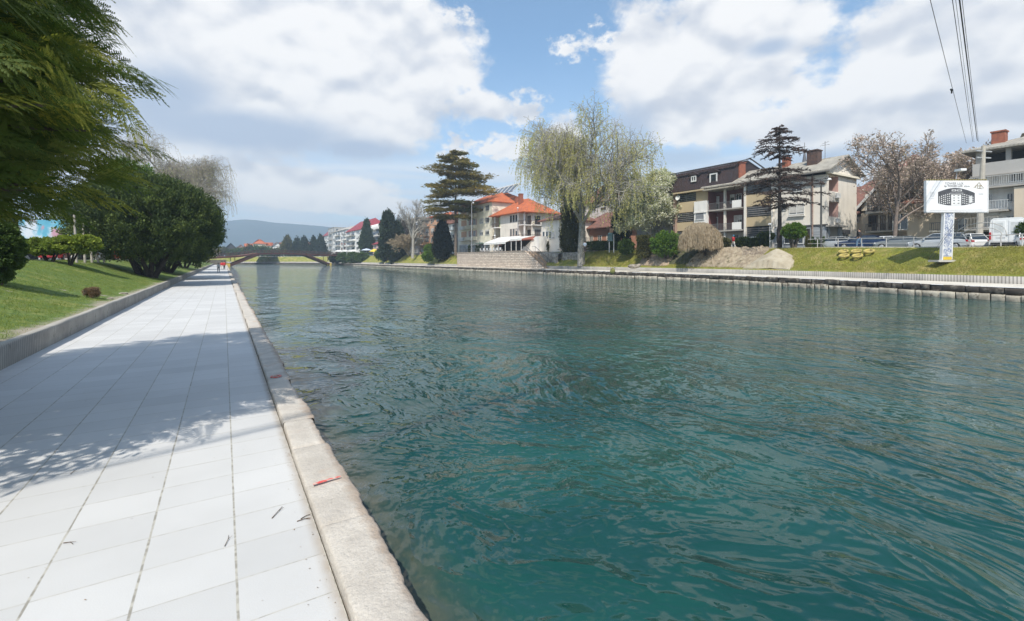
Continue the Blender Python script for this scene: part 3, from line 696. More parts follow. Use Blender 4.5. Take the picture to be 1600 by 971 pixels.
def strands(tips, n, Lr, step, spread=.12):
    """thin hanging twigs; returns points along them"""
    segs = []; pts = []
    idx = rng.integers(0, len(tips), n)
    for i in idx:
        p, d_ = tips[i]; p = p + rng.normal(size=3) * spread; L = rng.uniform(*Lr); h = np.array([d_[0], d_[1], 0]) * rng.uniform(.2, .8); m = max(2, int(L / step))
        for k in range(m):
            h = h * .72 + rng.normal(size=3) * .07; v = np.array([h[0], h[1], -1 + abs(h[0]) + abs(h[1])]); v /= np.linalg.norm(v); q = p + v * L / m
            segs.append((*p, *q, .011, .009)); pts.append(q); p = q
    return segs, np.array(pts)
CFG_B = dict(max=4, nseg=[6, 6, 5, 4, 3], wob=[.06, .10, .14, .2, .25], trop=[.05, .06, .02, -.02, -.10], taper=.55, start=[.28, .25, .2, .2, 0], kids=[2, 2, 2, 2, 0],
             ang=[(24, 50), (25, 55), (30, 60), (30, 70), (0, 0)], len=[(.55, .8), (.5, .7), (.45, .65), (.4, .6), (0, 0)], rk=.58, rmin=.012)
def tree_from(label, name, cat, base, H, cfg, lean=(0, 0, 1), r0=.3, barkm=M_barkp, leaf=None, lsize=.1, per=3, lspread=.15, hang=None, hangleaf=None, group=None, L0=None, sy=(1, 1, 1), stems=1, fill=0):
    segs = []; tips = []; b0 = np.array(base, float)
    for s_ in range(stems):
        d0 = np.array(lean, float) + (np.array([random.gauss(0, .28), random.gauss(0, .28), 0]) if stems > 1 else 0); d0 /= np.linalg.norm(d0)
        grow(segs, tips, b0 + np.array([random.gauss(0, .15), random.gauss(0, .15), 0]) * (stems > 1), d0, L0 or H * .55, r0, 0, cfg)
    A_ = np.array(segs); zmax = max(A_[:, 5].max(), 1e-3) - b0[2]; k = H / zmax; sc = np.array([sy[0] * k, sy[1] * k, k])
    A_[:, :3] = b0 + (A_[:, :3] - b0) * sc; A_[:, 3:6] = b0 + (A_[:, 3:6] - b0) * sc; tips = [(b0 + (p - b0) * sc, d_) for p, d_ in tips]
    t = thing(name, label, cat, base, group); hs = []
    if hang:
        hs, hp = strands(tips, hang[0], hang[1], hang[2]); 
        if hangleaf:
            Q = np.repeat(hp, hangleaf[1], 0) + rng.normal(size=(len(hp) * hangleaf[1], 3)) * .07; T = np.repeat(rng.random(len(hp)) ** 1.5, hangleaf[1])
            crown_np('crown', Q, 0, hangleaf[2], hangleaf[0], t, .38, np.tile([[0, 0, -1.]], (len(Q), 1)), T, jit=.9)
    if leaf:
        P = np.array([p for p, _ in tips]); Dd = np.array([q for _, q in tips]); Q = np.repeat(P, per, 0) + rng.normal(size=(len(P) * per, 3)) * lspread
        crown_np('crown', Q, 0, lsize, leaf, t, .55, np.repeat(Dd, per, 0), np.repeat(rng.random(len(P)) ** 1.5, per))
    V, Fq = segmesh(list(map(tuple, A_)), 5); npmesh('trunk', V, Fq, barkm, t)
    if hs: V, Fq = segmesh(hs, 3); npmesh('twigs', V, Fq, M_twig if not hangleaf or hangleaf[0] is not L_catkin else mat('young twigs', (.46, .42, .22), (.34, .31, .17), 3), t)
    return t
x, y = Pt(262, 62)
tree_from('bare weeping birch with pale hanging twigs rising behind the round evergreens', 'birch_tree', 'tree', (x + .3, y, 1.9), 17.2, CFG_B, r0=.3, hang=(4200, (1.2, 4.2), .5), hangleaf=(L_pale, 2, .065), sy=(1.5, 1.5, 1))
x, y = Pt(205, 47)
tree_from('light green leafy tree showing just above the larger round evergreen', 'leafy_tree', 'tree', (x, y, 1.9), 10.2, CFG_B, r0=.2, leaf=L_bright, lsize=.09, per=3, lspread=.25, sy=(1.1, 1.1, 1))
CFG_S = dict(CFG_B, max=3)
x, y = Pt(142, 17.5)
tree_from('small dry brown shrub alone on the sunny grass slope', 'dry_shrub', 'shrub', (x, y, float(zl(x, y)) - .02), .42, CFG_S, r0=.008, barkm=M_twig, L0=.3, stems=7, leaf=leafmat('dry leaves', (.16, .10, .06), (.11, .07, .04), (.3, .2, .12)), lsize=.014, per=1, lspread=.03, sy=(.7, .7, 1))
x, y = Pt(322, 98)
tree_from('tan leafless bush by the left end of the footbridge', 'dry_shrub', 'shrub', (-5.5, 150, 1.6), 5.5, CFG_S, r0=.08, barkm=mat('tan twigs', (.36, .29, .19), (.26, .2, .13)), stems=6, L0=3, sy=(1.6, 1.6, 1))

# ---- far bank trees
def cedar(label, px, D, yt, zg, levels, leafm, barkm, nl=26, size=.32, flatz=.10, droop=.0, per=1, dead=False, name='cedar_tree', trunkr=.42, wide=1.0):
    """levels: (picture y, left reach px, right reach px)"""
    x, y = Pt(px, D); k = D / F; zt = zat(yt, D); t = thing(name, label, 'tree', (x, y, zg)); rightv = np.array([cs, -sn, 0]); fwdv = np.array([sn, cs, 0])
    segs = [(x, y, zg - .5, x, y, zg + (zt - zg) * .5, trunkr, trunkr * .6), (x, y, zg + (zt - zg) * .5, x, y, zt, trunkr * .6, .05)]; C = []; Dd = []; T = []
    for (ly, lf, rt) in levels:
        z0 = zat(ly, D); nb = 7 if not dead else 8
        for j in range(nb):
            a = 2 * math.pi * (j + random.random() * .8) / nb; ca, sa = math.cos(a), math.sin(a)
            L = k * ((rt if ca > 0 else lf) * abs(ca) + (rt + lf) / 2 * abs(sa)) * random.uniform(.72, 1.05) * wide; v = rightv * ca + fwdv * sa; side = np.array([-v[1], v[0], 0])
            rise = random.uniform(.02, .2) if not dead else random.uniform(-.05, .35); z = z0 + random.uniform(-.5, .5) * k * 5; tv = random.random() ** 1.3; p = np.array([x, y, z]); m = 8
            for i in range(m):
                f = (i + 1) / m; q = np.array([x, y, z]) + v * L * f + np.array([0, 0, L * (rise * f - (droop + .12) * f * f)]) + side * L * .10 * math.sin(f * 4 + j)
                segs.append((*p, *q, max(.03, .13 * (1 - f) * (k * 6)), .03)); p = q
                if f > .22:
                    w = L * .34 * (1.05 - .75 * abs(f - .55)); n = int(nl * (w / 2 + .4))
                    if dead:
                        for _ in range(max(2, n // 9)):
                            e = side * random.choice((-1, 1)) + v * random.uniform(.2, 1.2) + np.array([0, 0, random.uniform(-.5, .25)]); e /= np.linalg.norm(e); l_ = w * random.uniform(.4, 1.0); q2 = p + e * l_
                            segs.append((*p, *q2, .03, .015))
                            for s_ in np.linspace(.25, 1, 7):
                                C.append(p + e * l_ * s_ + rvec(1)[0] * .07); Dd.append(e + np.array([0, 0, -.5])); T.append(tv)
                    else:
                        o_ = (rng.random(n) - .5) * 2 * w; al = rng.normal(size=n) * L / m * .6
                        cc = p + side * o_[:, None] + v * al[:, None]; cc[:, 2] += rng.normal(size=n) * flatz * 1.3 - np.abs(o_) * .10 + .1
                        C.extend(cc); Dd.extend((v * 1.0 + side * np.sign(o_)[:, None] * .9 + np.array([0, 0, .15]))); T.extend(np.clip(tv * .7 + .4 * rng.random(n) - .1 + .35 * (z0 > zat(310, D)) * (rng.random(n) < .5), 0, 1))
    C = np.array(C); Dd = np.array(Dd)
    if per > 1: C = np.repeat(C, per, 0) + rng.normal(size=(len(C) * per, 3)) * size * .5; Dd = np.repeat(Dd, per, 0); T = np.repeat(T, per)
    crown_np('crown', C, 0, size, leafm, t, .22 if not dead else .16, Dd, np.array(T), jit=.8)
    V, Fq = segmesh(segs, 5); npmesh('trunk', V, Fq, barkm, t); return t
M_cbark = mat('cedar bark', (.20, .16, .13), (.10, .075, .06), 3, .95, .04, 8)
cedar('tall layered cedar with flat green and rust tinted plates of needles beside the stone wall', 712, 126, 238, 3.6,
      [(241, 11, 14), (252, 24, 25), (264, 40, 27), (274, 22, 42), (284, 14, 50), (294, 46, 44), (304, 34, 58), (318, 47, 24), (328, 42, 34), (338, 30, 20)], L_cedar, M_cbark, nl=30, size=.34, per=2)
cedar('dead brown cedar with drooping leafless plates in front of the apartment block', 1218, 55, 197, 3.3,
      [(201, 7, 8), (209, 20, 14), (219, 30, 16), (229, 36, 26), (236, 22, 40), (247, 10, 14), (262, 26, 22), (270, 40, 32), (280, 46, 40), (291, 42, 46), (302, 36, 50), (313, 28, 42), (323, 14, 26)], L_dead, M_barkd, nl=40, size=.14, dead=True, per=1, droop=.12, name='dead_cedar_tree', trunkr=.28)

# big birch with hanging catkins by the water
x, y = Pt(908, 80)
CFG_W = dict(max=4, nseg=[5, 7, 5, 4, 3], wob=[.04, .07, .12, .18, .25], trop=[.05, .035, .02, -.03, -.12], taper=.55, start=[.5, .25, .2, .2, 0], kids=[3, 2, 2, 2, 0],
             ang=[(22, 52), (22, 50), (28, 60), (30, 70), (0, 0)], len=[(1.0, 1.35), (.5, .66), (.45, .62), (.4, .6), (0, 0)], rk=.55, rmin=.018)
random.seed(21)
tree_from('huge half leafless birch with hanging yellow green catkins standing low by the far water edge', 'birch_tree', 'tree', (x, y, .9), 27.0, CFG_W, r0=.72, barkm=M_barkp,
          hang=(2700, (1.0, 4.4), .42), hangleaf=(L_catkin, 3, .115), L0=15, sy=(1.12, 1.12, 1))
random.seed(8)
cone('tall narrow dark olive conifer close behind the huge birch', 'tree', 'conifer_tree', 893, 88, 252, 408, 17, L_olive, size=.24, n=20000, shape=.35, zg=3.5)
cone('dark pointed conifer between the brick house and the blossom tree', 'tree', 'conifer_tree', 968, 86, 320, 392, 16, L_cyp, size=.22, n=12000, shape=.8, rag=.2)
x, y = Pt(1016, 76)
tree_from('white blossoming tree next to the grey house', 'blossom_tree', 'tree', (x, y, 3.4), 13.6, CFG_B, r0=.2, barkm=M_barkp, leaf=L_white, lsize=.13, per=5, lspread=.22, sy=(1.0, 1.0, 1), L0=7)
x, y = Pt(1031, 79)
tree_from('second white blossoming tree almost touching the grey house wall', 'blossom_tree', 'tree', (x, y, 3.4), 14.0, CFG_B, r0=.22, barkm=M_barkp, leaf=L_white, lsize=.12, per=3, lspread=.25, sy=(.8, .8, 1), L0=7)
CFG_M = dict(max=4, nseg=[5, 5, 5, 4, 3], wob=[.05, .10, .14, .2, .2], trop=[.05, .05, .05, .06, .06], taper=.6, start=[.35, .3, .25, .2, 0], kids=[2, 2, 2, 1, 0],
             ang=[(30, 58), (28, 60), (30, 60), (30, 60), (0, 0)], len=[(.75, 1.0), (.5, .72), (.45, .65), (.4, .6), (0, 0)], rk=.6, rmin=.014)
x, y = Pt(1399, 51)
tree_from('leafless spreading tree with clusters of faded pink buds left of the billboard', 'budding_tree', 'tree', (x, y, 3.0), 13.4, CFG_M, r0=.24, barkm=mat('mid bark', (.24, .19, .16), (.15, .12, .10), 6, .95), leaf=L_magn, lsize=.10, per=1, lspread=.12, L0=6.5, sy=(1.0, 1.0, 1), group='budding street trees')
x, y = Pt(1472, 53)
tree_from('budding tree with a gnarled pale trunk directly behind the billboard', 'budding_tree', 'tree', (x, y, 3.0), 11.8, CFG_M, r0=.34, barkm=M_barkp, leaf=L_magn, lsize=.12, per=3, lspread=.2, L0=5.2, sy=(1.1, 1.1, 1), group='budding street trees')
x, y = Pt(1440, 57)
tree_from('budding tree between the beige house and the billboard', 'budding_tree', 'tree', (x, y, 3.0), 11.6, CFG_M, r0=.2, barkm=mat('mid bark', (0, 0, 0)), leaf=L_magn, lsize=.12, per=3, lspread=.2, L0=5.2, sy=(1.0, 1.0, 1), group='budding street trees')
x, y = Pt(645, 150)
tree_from('tall bare pollarded tree between the cypresses and the orange building', 'bare_tree', 'tree', (x, y, 2.4), 19.5, dict(CFG_M, rmin=.03), r0=.55, barkm=M_barkp, L0=11, sy=(.72, .72, 1))
x, y = Pt(632, 172)
tree_from('smaller bare tree leaning behind the two dark cypresses', 'bare_tree', 'tree', (x, y, 3.6), 15, dict(CFG_M, rmin=.035), r0=.3, barkm=M_bark, L0=9, lean=(-.25, .1, 1), sy=(1, 1, 1))
x, y = Pt(638, 160)
tree_from('tan leafless hedge tree low beside the pollarded tree', 'bare_tree', 'tree', (x, y, 3.4), 8, dict(CFG_M, max=3, rmin=.05), r0=.2, barkm=mat('tan twigs', (.36, .29, .19)), L0=5, stems=5, sy=(1.4, 1.4, 1))
cone('dark cypress, the taller of the pair rooted low on the grass bank', 'tree', 'cypress_tree', 606, 164, 333, 406, 14, L_cyp, size=.4, n=15000, shape=.35, group='dark cypresses on the grass bank')
cone('dark cypress, the shorter and broader of the pair on the grass bank', 'tree', 'cypress_tree', 620, 166, 350, 406, 14, L_cyp, size=.4, n=12000, shape=.5, group='dark cypresses on the grass bank')
cone('green spruce in front of the white and red roofed block', 'tree', 'spruce_tree', 573, 228, 346, 392, 11, leafmat('spruce needles', (.02, .035, .016), (.03, .05, .02), (.05, .08, .03)), size=.5, n=9000, shape=.9)
cone('very dark dense cypress left of the tall cedar', 'tree', 'cypress_tree', 691, 131, 346, 402, 15, leafmat('blackish cypress leaves', (.006, .010, .006), (.010, .016, .008), (.015, .022, .012)), size=.34, n=15000, shape=.7)
for px, yt, hw, lb, M_ in ((449, 371, 11, 'pale green pointed conifer beyond the footbridge', L_olive), (464, 375, 8, 'leftmost of the dark conifers beyond the footbridge', L_cyp), (475, 373, 10, 'middle dark conifer beyond the footbridge', L_cyp), (490, 373, 9, 'dark conifer left of the rightmost one beyond the footbridge', L_cyp), (501, 371, 11, 'rightmost dark conifer beyond the footbridge near the white block', L_cyp)):
    cone(lb, 'tree', 'conifer_tree', px, 305, yt, 398, hw, M_, size=.55, n=5000, shape=.8, group='conifers beyond the footbridge')
for px, D, yt, yb, hw, M_, lb in ((672, 134, 383, 397, 7, L_bright, 'bright green round bush beside the very dark cypress, the upper lobe'), (669, 132, 394, 407, 8, L_bright, 'bright green round bush at the foot of the slope by the dark cypress'),
                               (978, 73, 375, 397, 12, L_mid, 'round green clipped bush with a sun lit top on the far lawn'), (1040, 66, 361, 403, 23, L_bright, 'large bright green rounded bush left of the straw coloured weeping tree'),
                               (538, 215, 397, 409, 10, L_mid, 'green hedge mound just right of the footbridge end'), (552, 208, 396, 409, 9, L_mid, 'second hedge mound right of the footbridge end'), (566, 204, 397, 408, 9, L_mid, 'third hedge mound in front of the yellow parasol'),
                               (524, 222, 399, 409, 8, L_cyp, 'darkest hedge mound under the footbridge end'), (596, 175, 391, 404, 9, L_mid, 'green mound left of the two dark cypresses'),
                               (1185, 61.5, 372, 388, 16, L_yew, 'long dark clipped hedge, right half, by the parked bench of the apartment block'), (1162, 62.5, 372, 388, 14, L_yew, 'long dark clipped hedge, left half, in front of the yellow panelled block'),
                               (1197, 60, 365, 374, 11, L_yew, 'small dark bush showing above the long hedge'), (793, 112, 381, 395, 7, L_olive, 'brown green box bush on the terrace edge under the red parasol'),
                               (1128, 66, 373, 389, 13, L_olive, 'brown half bare shrub right of the straw coloured weeping tree')):
    bush(lb, 'bush', 'bush', px, D, yt, yb, hw, M_, size=.09 * D / 60, per=40, nc=340)
def pillar(px, D, yt, yb, hw, M_, lb):
    bush(lb, 'bush', 'clipped_hedge', px, D, yt, yb, hw, M_, size=.09, per=40, nc=420, boxy=1.0, lob=.03)
pillar(1007, 69, 368, 402, 10, L_olive, 'tall square clipped hedge pillar on the far lawn')
pillar(940, 84, 377, 392, 24, L_mid, 'wide flat green hedge behind the blue green sign')
t_ = bush('ball shaped bright green clipped tree on a dark stem at the street edge', 'tree', 'clipped_tree', 1240, 53.5, 349, 374, 17, L_bright, size=.07, per=50, nc=420, zg=3.3, stemr=.16)
bush('green shrub with orange top at the right picture edge by the white van', 'shrub', 'garden_shrub', 1602, 37, 345, 372, 13, L_mid, size=.05, per=50, nc=300, zg=2.6)
bush('yellow green conical shrub in front of the small white house', 'shrub', 'garden_shrub', 859, 98, 376, 394, 4, L_olive, size=.12, per=30, nc=120)
bush('second small yellow green shrub in front of the small white house', 'shrub', 'garden_shrub', 872, 97, 385, 394, 4, L_olive, size=.12, per=30, nc=100)
for i, (px, yt) in enumerate(((1262, 369), (1270, 373), (1278, 374), (1287, 372), (1297, 373))):
    cone(['first', 'second', 'third', 'fourth', 'fifth'][i] + ' small potted conifer from the left along the grey shop front', 'plant', 'potted_conifer', px, 53.6 + i * .15, yt, 388, 4.2, L_olive if i == 0 else L_mid, size=.06, n=2400, trunk=.05, zg=3.1, group='small conifers along the shop front')

# straw coloured weeping tree
def mop():
    D = 61; x, y = Pt(1094, D); k = D / F; zt, zb_ = zat(347, D), zat(395, D); r = 32 * k
    t = thing('weeping_tree', 'leafless straw coloured weeping tree shaped like a mop above the dark hollow', 'tree', (x, y, 2.2)); segs = []; C = []; Dd = []
    for j in range(3800):
        a = rng.uniform(0, 6.283); q = rng.random() ** .5; r1 = r * q * (1 + .10 * math.sin(a * 2 + 1) + .05 * math.sin(a * 7)); z1 = zt - (zt - zb_) * .42 * q ** 2.4 * (1 + .06 * math.sin(3 * a)) - rng.random() * .25
        r2 = min(r * 1.06, r1 * 1.0 + .35 * rng.random()); zend = zb_ + .55 * rng.random() + .45 * math.sin(a * 5) ** 2
        p = np.array([x + r1 * math.cos(a), y + r1 * math.sin(a), z1]); m = 5; L = z1 - max(zend, z1 - rng.uniform(1.2, 3.4))
        for i in range(m):
            f = (i + 1) / m; rr = r1 + (r2 - r1) * math.sin(f * 1.5) ; b_ = np.array([x + rr * math.cos(a + .05 * math.sin(j + f * 3)), y + rr * math.sin(a + .05 * math.cos(j)), z1 - L * f])
            C.append((p + b_) / 2); Dd.append(b_ - p); p = b_
    C = np.array(C); Dd = np.array(Dd); n = len(C); a_ = Dd / 2 * 1.05; b_ = unit(np.cross(Dd, rvec(n))) * .016
    V = np.stack([C - a_ - b_, C - a_ + b_, C + a_ + b_, C + a_ - b_], 1).reshape(-1, 3); npmesh('crown', V, np.arange(4 * n).reshape(n, 4), L_straw, t, np.repeat(rng.random(n // 5) ** 1.3, 5))
    s = [(x + .9, y - .3, 1.6, x + .3, y, zt - 1.4, .17, .12)]
    for j in range(16): a = j * 2.4; s.append((x + .3, y, zt - 1.6, x + r * .7 * math.cos(a), y + r * .7 * math.sin(a), zt - .8, .06, .03))
    V, Fq = segmesh(s, 6); npmesh('trunk', V, Fq, M_barkd, t)
mop()

# grass blades on both banks: ground cover nobody could count
def blades(name, X, Y, Z, h, w, M_, label):
    n = len(X); a = rng.uniform(0, 6.283, n); hh = h * (.5 + rng.random(n)); b0 = np.stack([X, Y, Z - .01], -1); sd = np.stack([np.cos(a), np.sin(a), a * 0], -1) * (w * (.6 + .8 * rng.random(n)))[:, None]
    tip = b0 + np.stack([rng.normal(size=n) * hh * .5, rng.normal(size=n) * hh * .5, hh], -1)
    V = np.stack([b0 - sd, b0 + sd, tip], 1).reshape(-1, 3); o = npmesh(name, V, np.arange(3 * n).reshape(n, 3), M_, None, rng.random(n)); return tag(o, label, 'grass', kind='stuff')
L_gr = leafmat('grass blades', (.11, .17, .03), (.15, .21, .035), (.26, .29, .07), .9, .3)
n = 150000; Y = 5 + (rng.random(n) ** 1.7) * 40; X = -3.62 - rng.random(n) * 5.6
g = vnoise(X, Y, 1.0, 9); keep = (g + rng.normal(size=n) * .15 > -.35) & (X < -3.95 + .35 * g + .2 * rng.normal(size=n)); X, Y = X[keep], Y[keep]
blades('grass', X, Y, zl(X, Y), .055, .006, L_gr, 'short green grass on the slope beside the promenade')
L_gr2 = leafmat('dry grass blades', (.24, .245, .04), (.17, .19, .03), (.42, .36, .12), .5, .3)
n = 110000; s_ = rng.uniform(s_of_y(-2), s_of_y(62), n); of = 4.45 + rng.random(n) * 4.5
xx = np.interp(s_, cum, BK[:, 0]) + np.interp(s_, cum, BN[:, 0]) * of; yy = np.interp(s_, cum, BK[:, 1]) + np.interp(s_, cum, BN[:, 1]) * of
def slope_z(x, y, of):
    t = np.clip((of - 4.4) / 4.6, 0, 1); tt = np.clip((t + .15) / 1.17, 0, 1); bz = np.interp(y, BK[BK[:, 1] < 235, 1], BZ[BK[:, 1] < 235]); return .84 + (bz - .84) * (tt * tt * (3 - 2 * tt) * .9 + .1 * t)
blades('grass', xx, yy, slope_z(xx, yy, of) + .03, .11, .014, L_gr2, 'dry yellowish grass on the far bank slope')
# ------------------------------------------------------------------ buildings
def wallmat(name, c, dirt=(.40, .37, .32), sc=.5, amt=.25, streak=True):
    def ex(n, pos, col):
        x, y, z = n.sep(pos)
        s = n.noise(n.comb(n.mul(x, 1.3), n.mul(y, 1.3), n.mul(z, .14)), 1.0, 5, .6)
        return n.mix(n.mul(n.ss(s, .50, .72), amt), col, dirt)
    return mat(name, c, tuple(v * .90 for v in c), sc, .9, extra=ex if streak else None)
W_white = wallmat('white plaster', (.82, .80, .76)); W_cream = wallmat('cream plaster', (.86, .79, .64)); W_beige = wallmat('beige plaster', (.68, .57, .44))
W_grey = wallmat('grey plaster', (.44, .425, .40)); W_off = wallmat('off white render', (.82, .76, .67)); W_pink = wallmat('pink plaster', (.60, .38, .33))
W_orange = wallmat('orange plaster', (.66, .38, .24)); W_maroon = wallmat('maroon wall', (.20, .085, .075), (.13, .06, .055)); W_yellow = wallmat('ochre panels', (.54, .43, .27), (.38, .32, .22), .6, .4)
W_dark = wallmat('dark grey cladding', (.07, .07, .075), (.05, .05, .05)); W_blue = wallmat('blue grey panels', (.13, .17, .23), (.1, .12, .15)); W_brick = wallmat('brick red wall', (.40, .19, .12), (.25, .13, .09))
W_shop = wallmat('grey shop stone', (.34, .36, .38), (.22, .22, .22)); W_brown = mat('brown metal roof', (.050, .032, .031), (.036, .025, .025), .7, .6)
W_conc = wallmat('bare concrete', (.42, .39, .35), (.24, .22, .2)); W_green = wallmat('pale green curtain', (.42, .50, .25), (.3, .36, .2))
R_or = mat('orange roof tiles', (.50, .135, .05), (.36, .10, .045), 1.4, .85, .03, 5, blotch=((.22, .09, .06), .8, .55, .75))
R_br = mat('old brown roof tiles', (.23, .105, .075), (.15, .075, .06), 1.4, .85, .03, 5, blotch=((.11, .07, .055), .8, .5, .72))
R_rd = mat('crimson roof tiles', (.30, .035, .05), (.22, .03, .04), 1.2, .7, .03, 5)
def corr(n, pos, col):
    x, y, z = n.sep(pos); s = n.m('SINE', n.mul(y, 22)); return n.mix(n.mul(n.ss(s, -.2, .8), .35), col, (.16, .145, .12))
R_gr = mat('weathered grey roof sheets', (.40, .375, .32), (.28, .26, .225), 1.0, .9, extra=corr, blotch=((.17, .155, .13), .9, .52, .72))
M_frame = mat('white window frame', (.72, .72, .70), None, 2, .5); M_frameb = mat('dark brown window frame', (.09, .055, .04), None, 2, .5)
M_rail = mat('grey iron railing', (.16, .16, .16), None, 2, .6); M_railw = mat('white railing', (.60, .60, .58), None, 2, .6)
G_dark = glassmat(); G_mid = mat('curtained glass', (.20, .20, .19), (.10, .10, .10), 1.2, .12, spec=.8); G_blind = mat('pale roller blind', (.62, .60, .56), None, 2, .8)
M_lou = mat('grey louvre slats', (.20, .19, .18), (.14, .13, .125), 1.2, .8); M_inner = mat('dark interior', (.022, .020, .018), (.035, .03, .028), .9, .9)

class Bld:
    def __init__(s, name, label, cat, x0, x1, y0, y1, z0, z1, wm, group=None, walls=None):
        s.x0, s.x1, s.y0, s.y1, s.z0, s.z1 = x0, x1, y0, y1, z0, z1
        s.t = thing(name, label, cat, (x0, y0, z0), group); s.wm = wm
        m = MB()
        for b in (walls or [(x0, x1, y0, y1, z0 - .6, z1)]): m.box(*b)
        m.build('wall', wm, s.t)
    def P(s, face, a, z, d):
        return (s.x0 - d, a, z) if face == 'f' else (a, s.y0 - d, z)
    def bx(s, m, face, a0, a1, z0, z1, d0, d1):
        a0, a1 = min(a0, a1), max(a0, a1)
        if face == 'f': m.box(s.x0 - d1, s.x0 - d0, a0, a1, z0, z1)
        else: m.box(a0, a1, s.y0 - d1, s.y0 - d0, z0, z1)
        return m
    def part(s, name, m_, face, a0, a1, z0, z1, d0, d1, parent=None, label=None):
        o = s.bx(MB(), face, a0, a1, z0, z1, d0, d1).build(name, m_, parent or s.t)
        if label: o['label'] = label
        return o
    def ab(s, face, px, py, d=0.0):
        if face == 'f': return A(px, py, s.x0 - d)
        return B(px, py, s.y0 - d)
    def win(s, face, a0, a1, z0, z1, mull=1, fm=None, gm=None, d=0.0, blind=None, w=.07):
        a0, a1 = min(a0, a1), max(a0, a1); fm = fm or M_frame; r = random.random(); gm = gm or (G_dark if r < .6 else G_mid); m = MB()
        s.bx(m, face, a0, a1, z0 - .05, z0 + w, d, d + .10); s.bx(m, face, a0, a1, z1 - w, z1, d, d + .07)
        s.bx(m, face, a0, a0 + w, z0 + w, z1 - w, d, d + .07); s.bx(m, face, a1 - w, a1, z0 + w, z1 - w, d, d + .07)
        for k in range(mull):
            c = a0 + (a1 - a0) * (k + 1) / (mull + 1); s.bx(m, face, c - w / 2, c + w / 2, z0 + w, z1 - w, d, d + .06)
        f = m.build('window', fm, s.t); s.part('pane', gm, face, a0 + w, a1 - w, z0 + w, z1 - w, d + .003, d + .02, f)
        bl = (random.random() < .35) if blind is None else blind
        if bl: s.part('blind', G_blind, face, a0 + w, a1 - w, z1 - w - (z1 - z0) * random.uniform(.25, .85), z1 - w, d + .022, d + .04, f)
        return f
    def wpx(s, face, p0, q0, p1, q1, **k):
        a0, z1 = s.ab(face, p0, q0); a1, _ = s.ab(face, p1, q0); _, z0 = s.ab(face, (p0 + p1) / 2, q1); _, z1 = s.ab(face, (p0 + p1) / 2, q0); return s.win(face, a0, a1, z0, z1, **k)
    def rail(s, face, a0, a1, z, h, dep, m_=None, step=.16, ends=True, parent=None, solid=None):
        m = MB(); a0, a1 = min(a0, a1), max(a0, a1)
        if solid: s.bx(m, face, a0, a1, z, z + h, dep - .10, dep); s.bx(m, face, a0, a0 + .1, z, z + h, 0, dep - .10); s.bx(m, face, a1 - .1, a1, z, z + h, 0, dep - .10); return m.build('parapet', solid, parent or s.t)
        s.bx(m, face, a0, a1, z + h - .05, z + h, dep - .05, dep); s.bx(m, face, a0, a1, z + .08, z + .12, dep - .04, dep - .01); k = a0
        while k <= a1: s.bx(m, face, k, k + .03, z, z + h - .05, dep - .035, dep - .01); k += step
        if ends:
            for e in (a0, a1 - .03): s.bx(m, face, e, e + .03, z + h - .05, z + h, 0, dep - .05); s.bx(m, face, e, e + .03, z + .1, z + h - .05, dep / 2, dep / 2 + .03)
        return m.build('railing', m_ or M_rail, parent or s.t)
    def balcony(s, face, a0, a1, z, dep=1.3, h=1.0, sm=None, rm=None, solid=None, step=.16, door=True, th=.18):
        b = s.part('balcony', sm or M_conc, face, a0, a1, z - th, z, .0, dep); s.rail(face, a0, a1, z, h, dep - .02, rm, step, parent=b, solid=solid)
        if door:
            c = (a0 + a1) / 2; s.win(face, c - .9, c + .9, z + .06, z + 2.15, mull=1)
        return b
    def roof(s, m_, zr, ov=.6, kind='hip', x0=None, x1=None, y0=None, y1=None, ze=None, inset=None, th=.18, axis='y', gm=None, name='roof'):
        x0 = (s.x0 if x0 is None else x0); x1 = s.x1 if x1 is None else x1; y0 = s.y0 if y0 is None else y0; y1 = s.y1 if y1 is None else y1; ze = s.z1 if ze is None else ze
        X0, X1, Y0, Y1 = x0 - ov, x1 + ov, y0 - ov, y1 + ov; m = MB()
        if kind == 'hip':
            i = inset if inset is not None else (X1 - X0) / 2 if axis == 'y' else (Y1 - Y0) / 2
            if axis == 'y': r0, r1 = ((X0 + X1) / 2, Y0 + i, zr), ((X0 + X1) / 2, Y1 - i, zr)
            else: r0, r1 = (X0 + i, (Y0 + Y1) / 2, zr), (X1 - i, (Y0 + Y1) / 2, zr)
            vs = [(X0, Y0, ze), (X1, Y0, ze), (X1, Y1, ze), (X0, Y1, ze), r0, r1, (X0, Y0, ze - th), (X1, Y0, ze - th), (X1, Y1, ze - th), (X0, Y1, ze - th)]
            if axis == 'y': fs = [(0, 1, 4), (1, 2, 5, 4), (2, 3, 5), (3, 0, 4, 5)]
            else: fs = [(0, 1, 5, 4), (1, 2, 5), (2, 3, 4, 5), (3, 0, 4)]
            m.add(vs, fs + [(0, 6, 7, 1), (1, 7, 8, 2), (2, 8, 9, 3), (3, 9, 6, 0), (9, 8, 7, 6)]); return m.build(name, m_, s.t)
        g = MB()
        if axis == 'y':
            c = (X0 + X1) / 2; sl = (zr - ze) / (c - X0)
            for a, b in (((X0, ze), (c, zr)), ((c, zr), (X1, ze))):
                m.add([(a[0], Y0, a[1]), (b[0], Y0, b[1]), (b[0], Y1, b[1]), (a[0], Y1, a[1]), (a[0], Y0, a[1] + th), (b[0], Y0, b[1] + th), (b[0], Y1, b[1] + th), (a[0], Y1, a[1] + th)], [(0, 3, 2, 1), (4, 5, 6, 7), (0, 1, 5, 4), (1, 2, 6, 5), (2, 3, 7, 6), (3, 0, 4, 7)])
            za = ze + sl * ov - .02
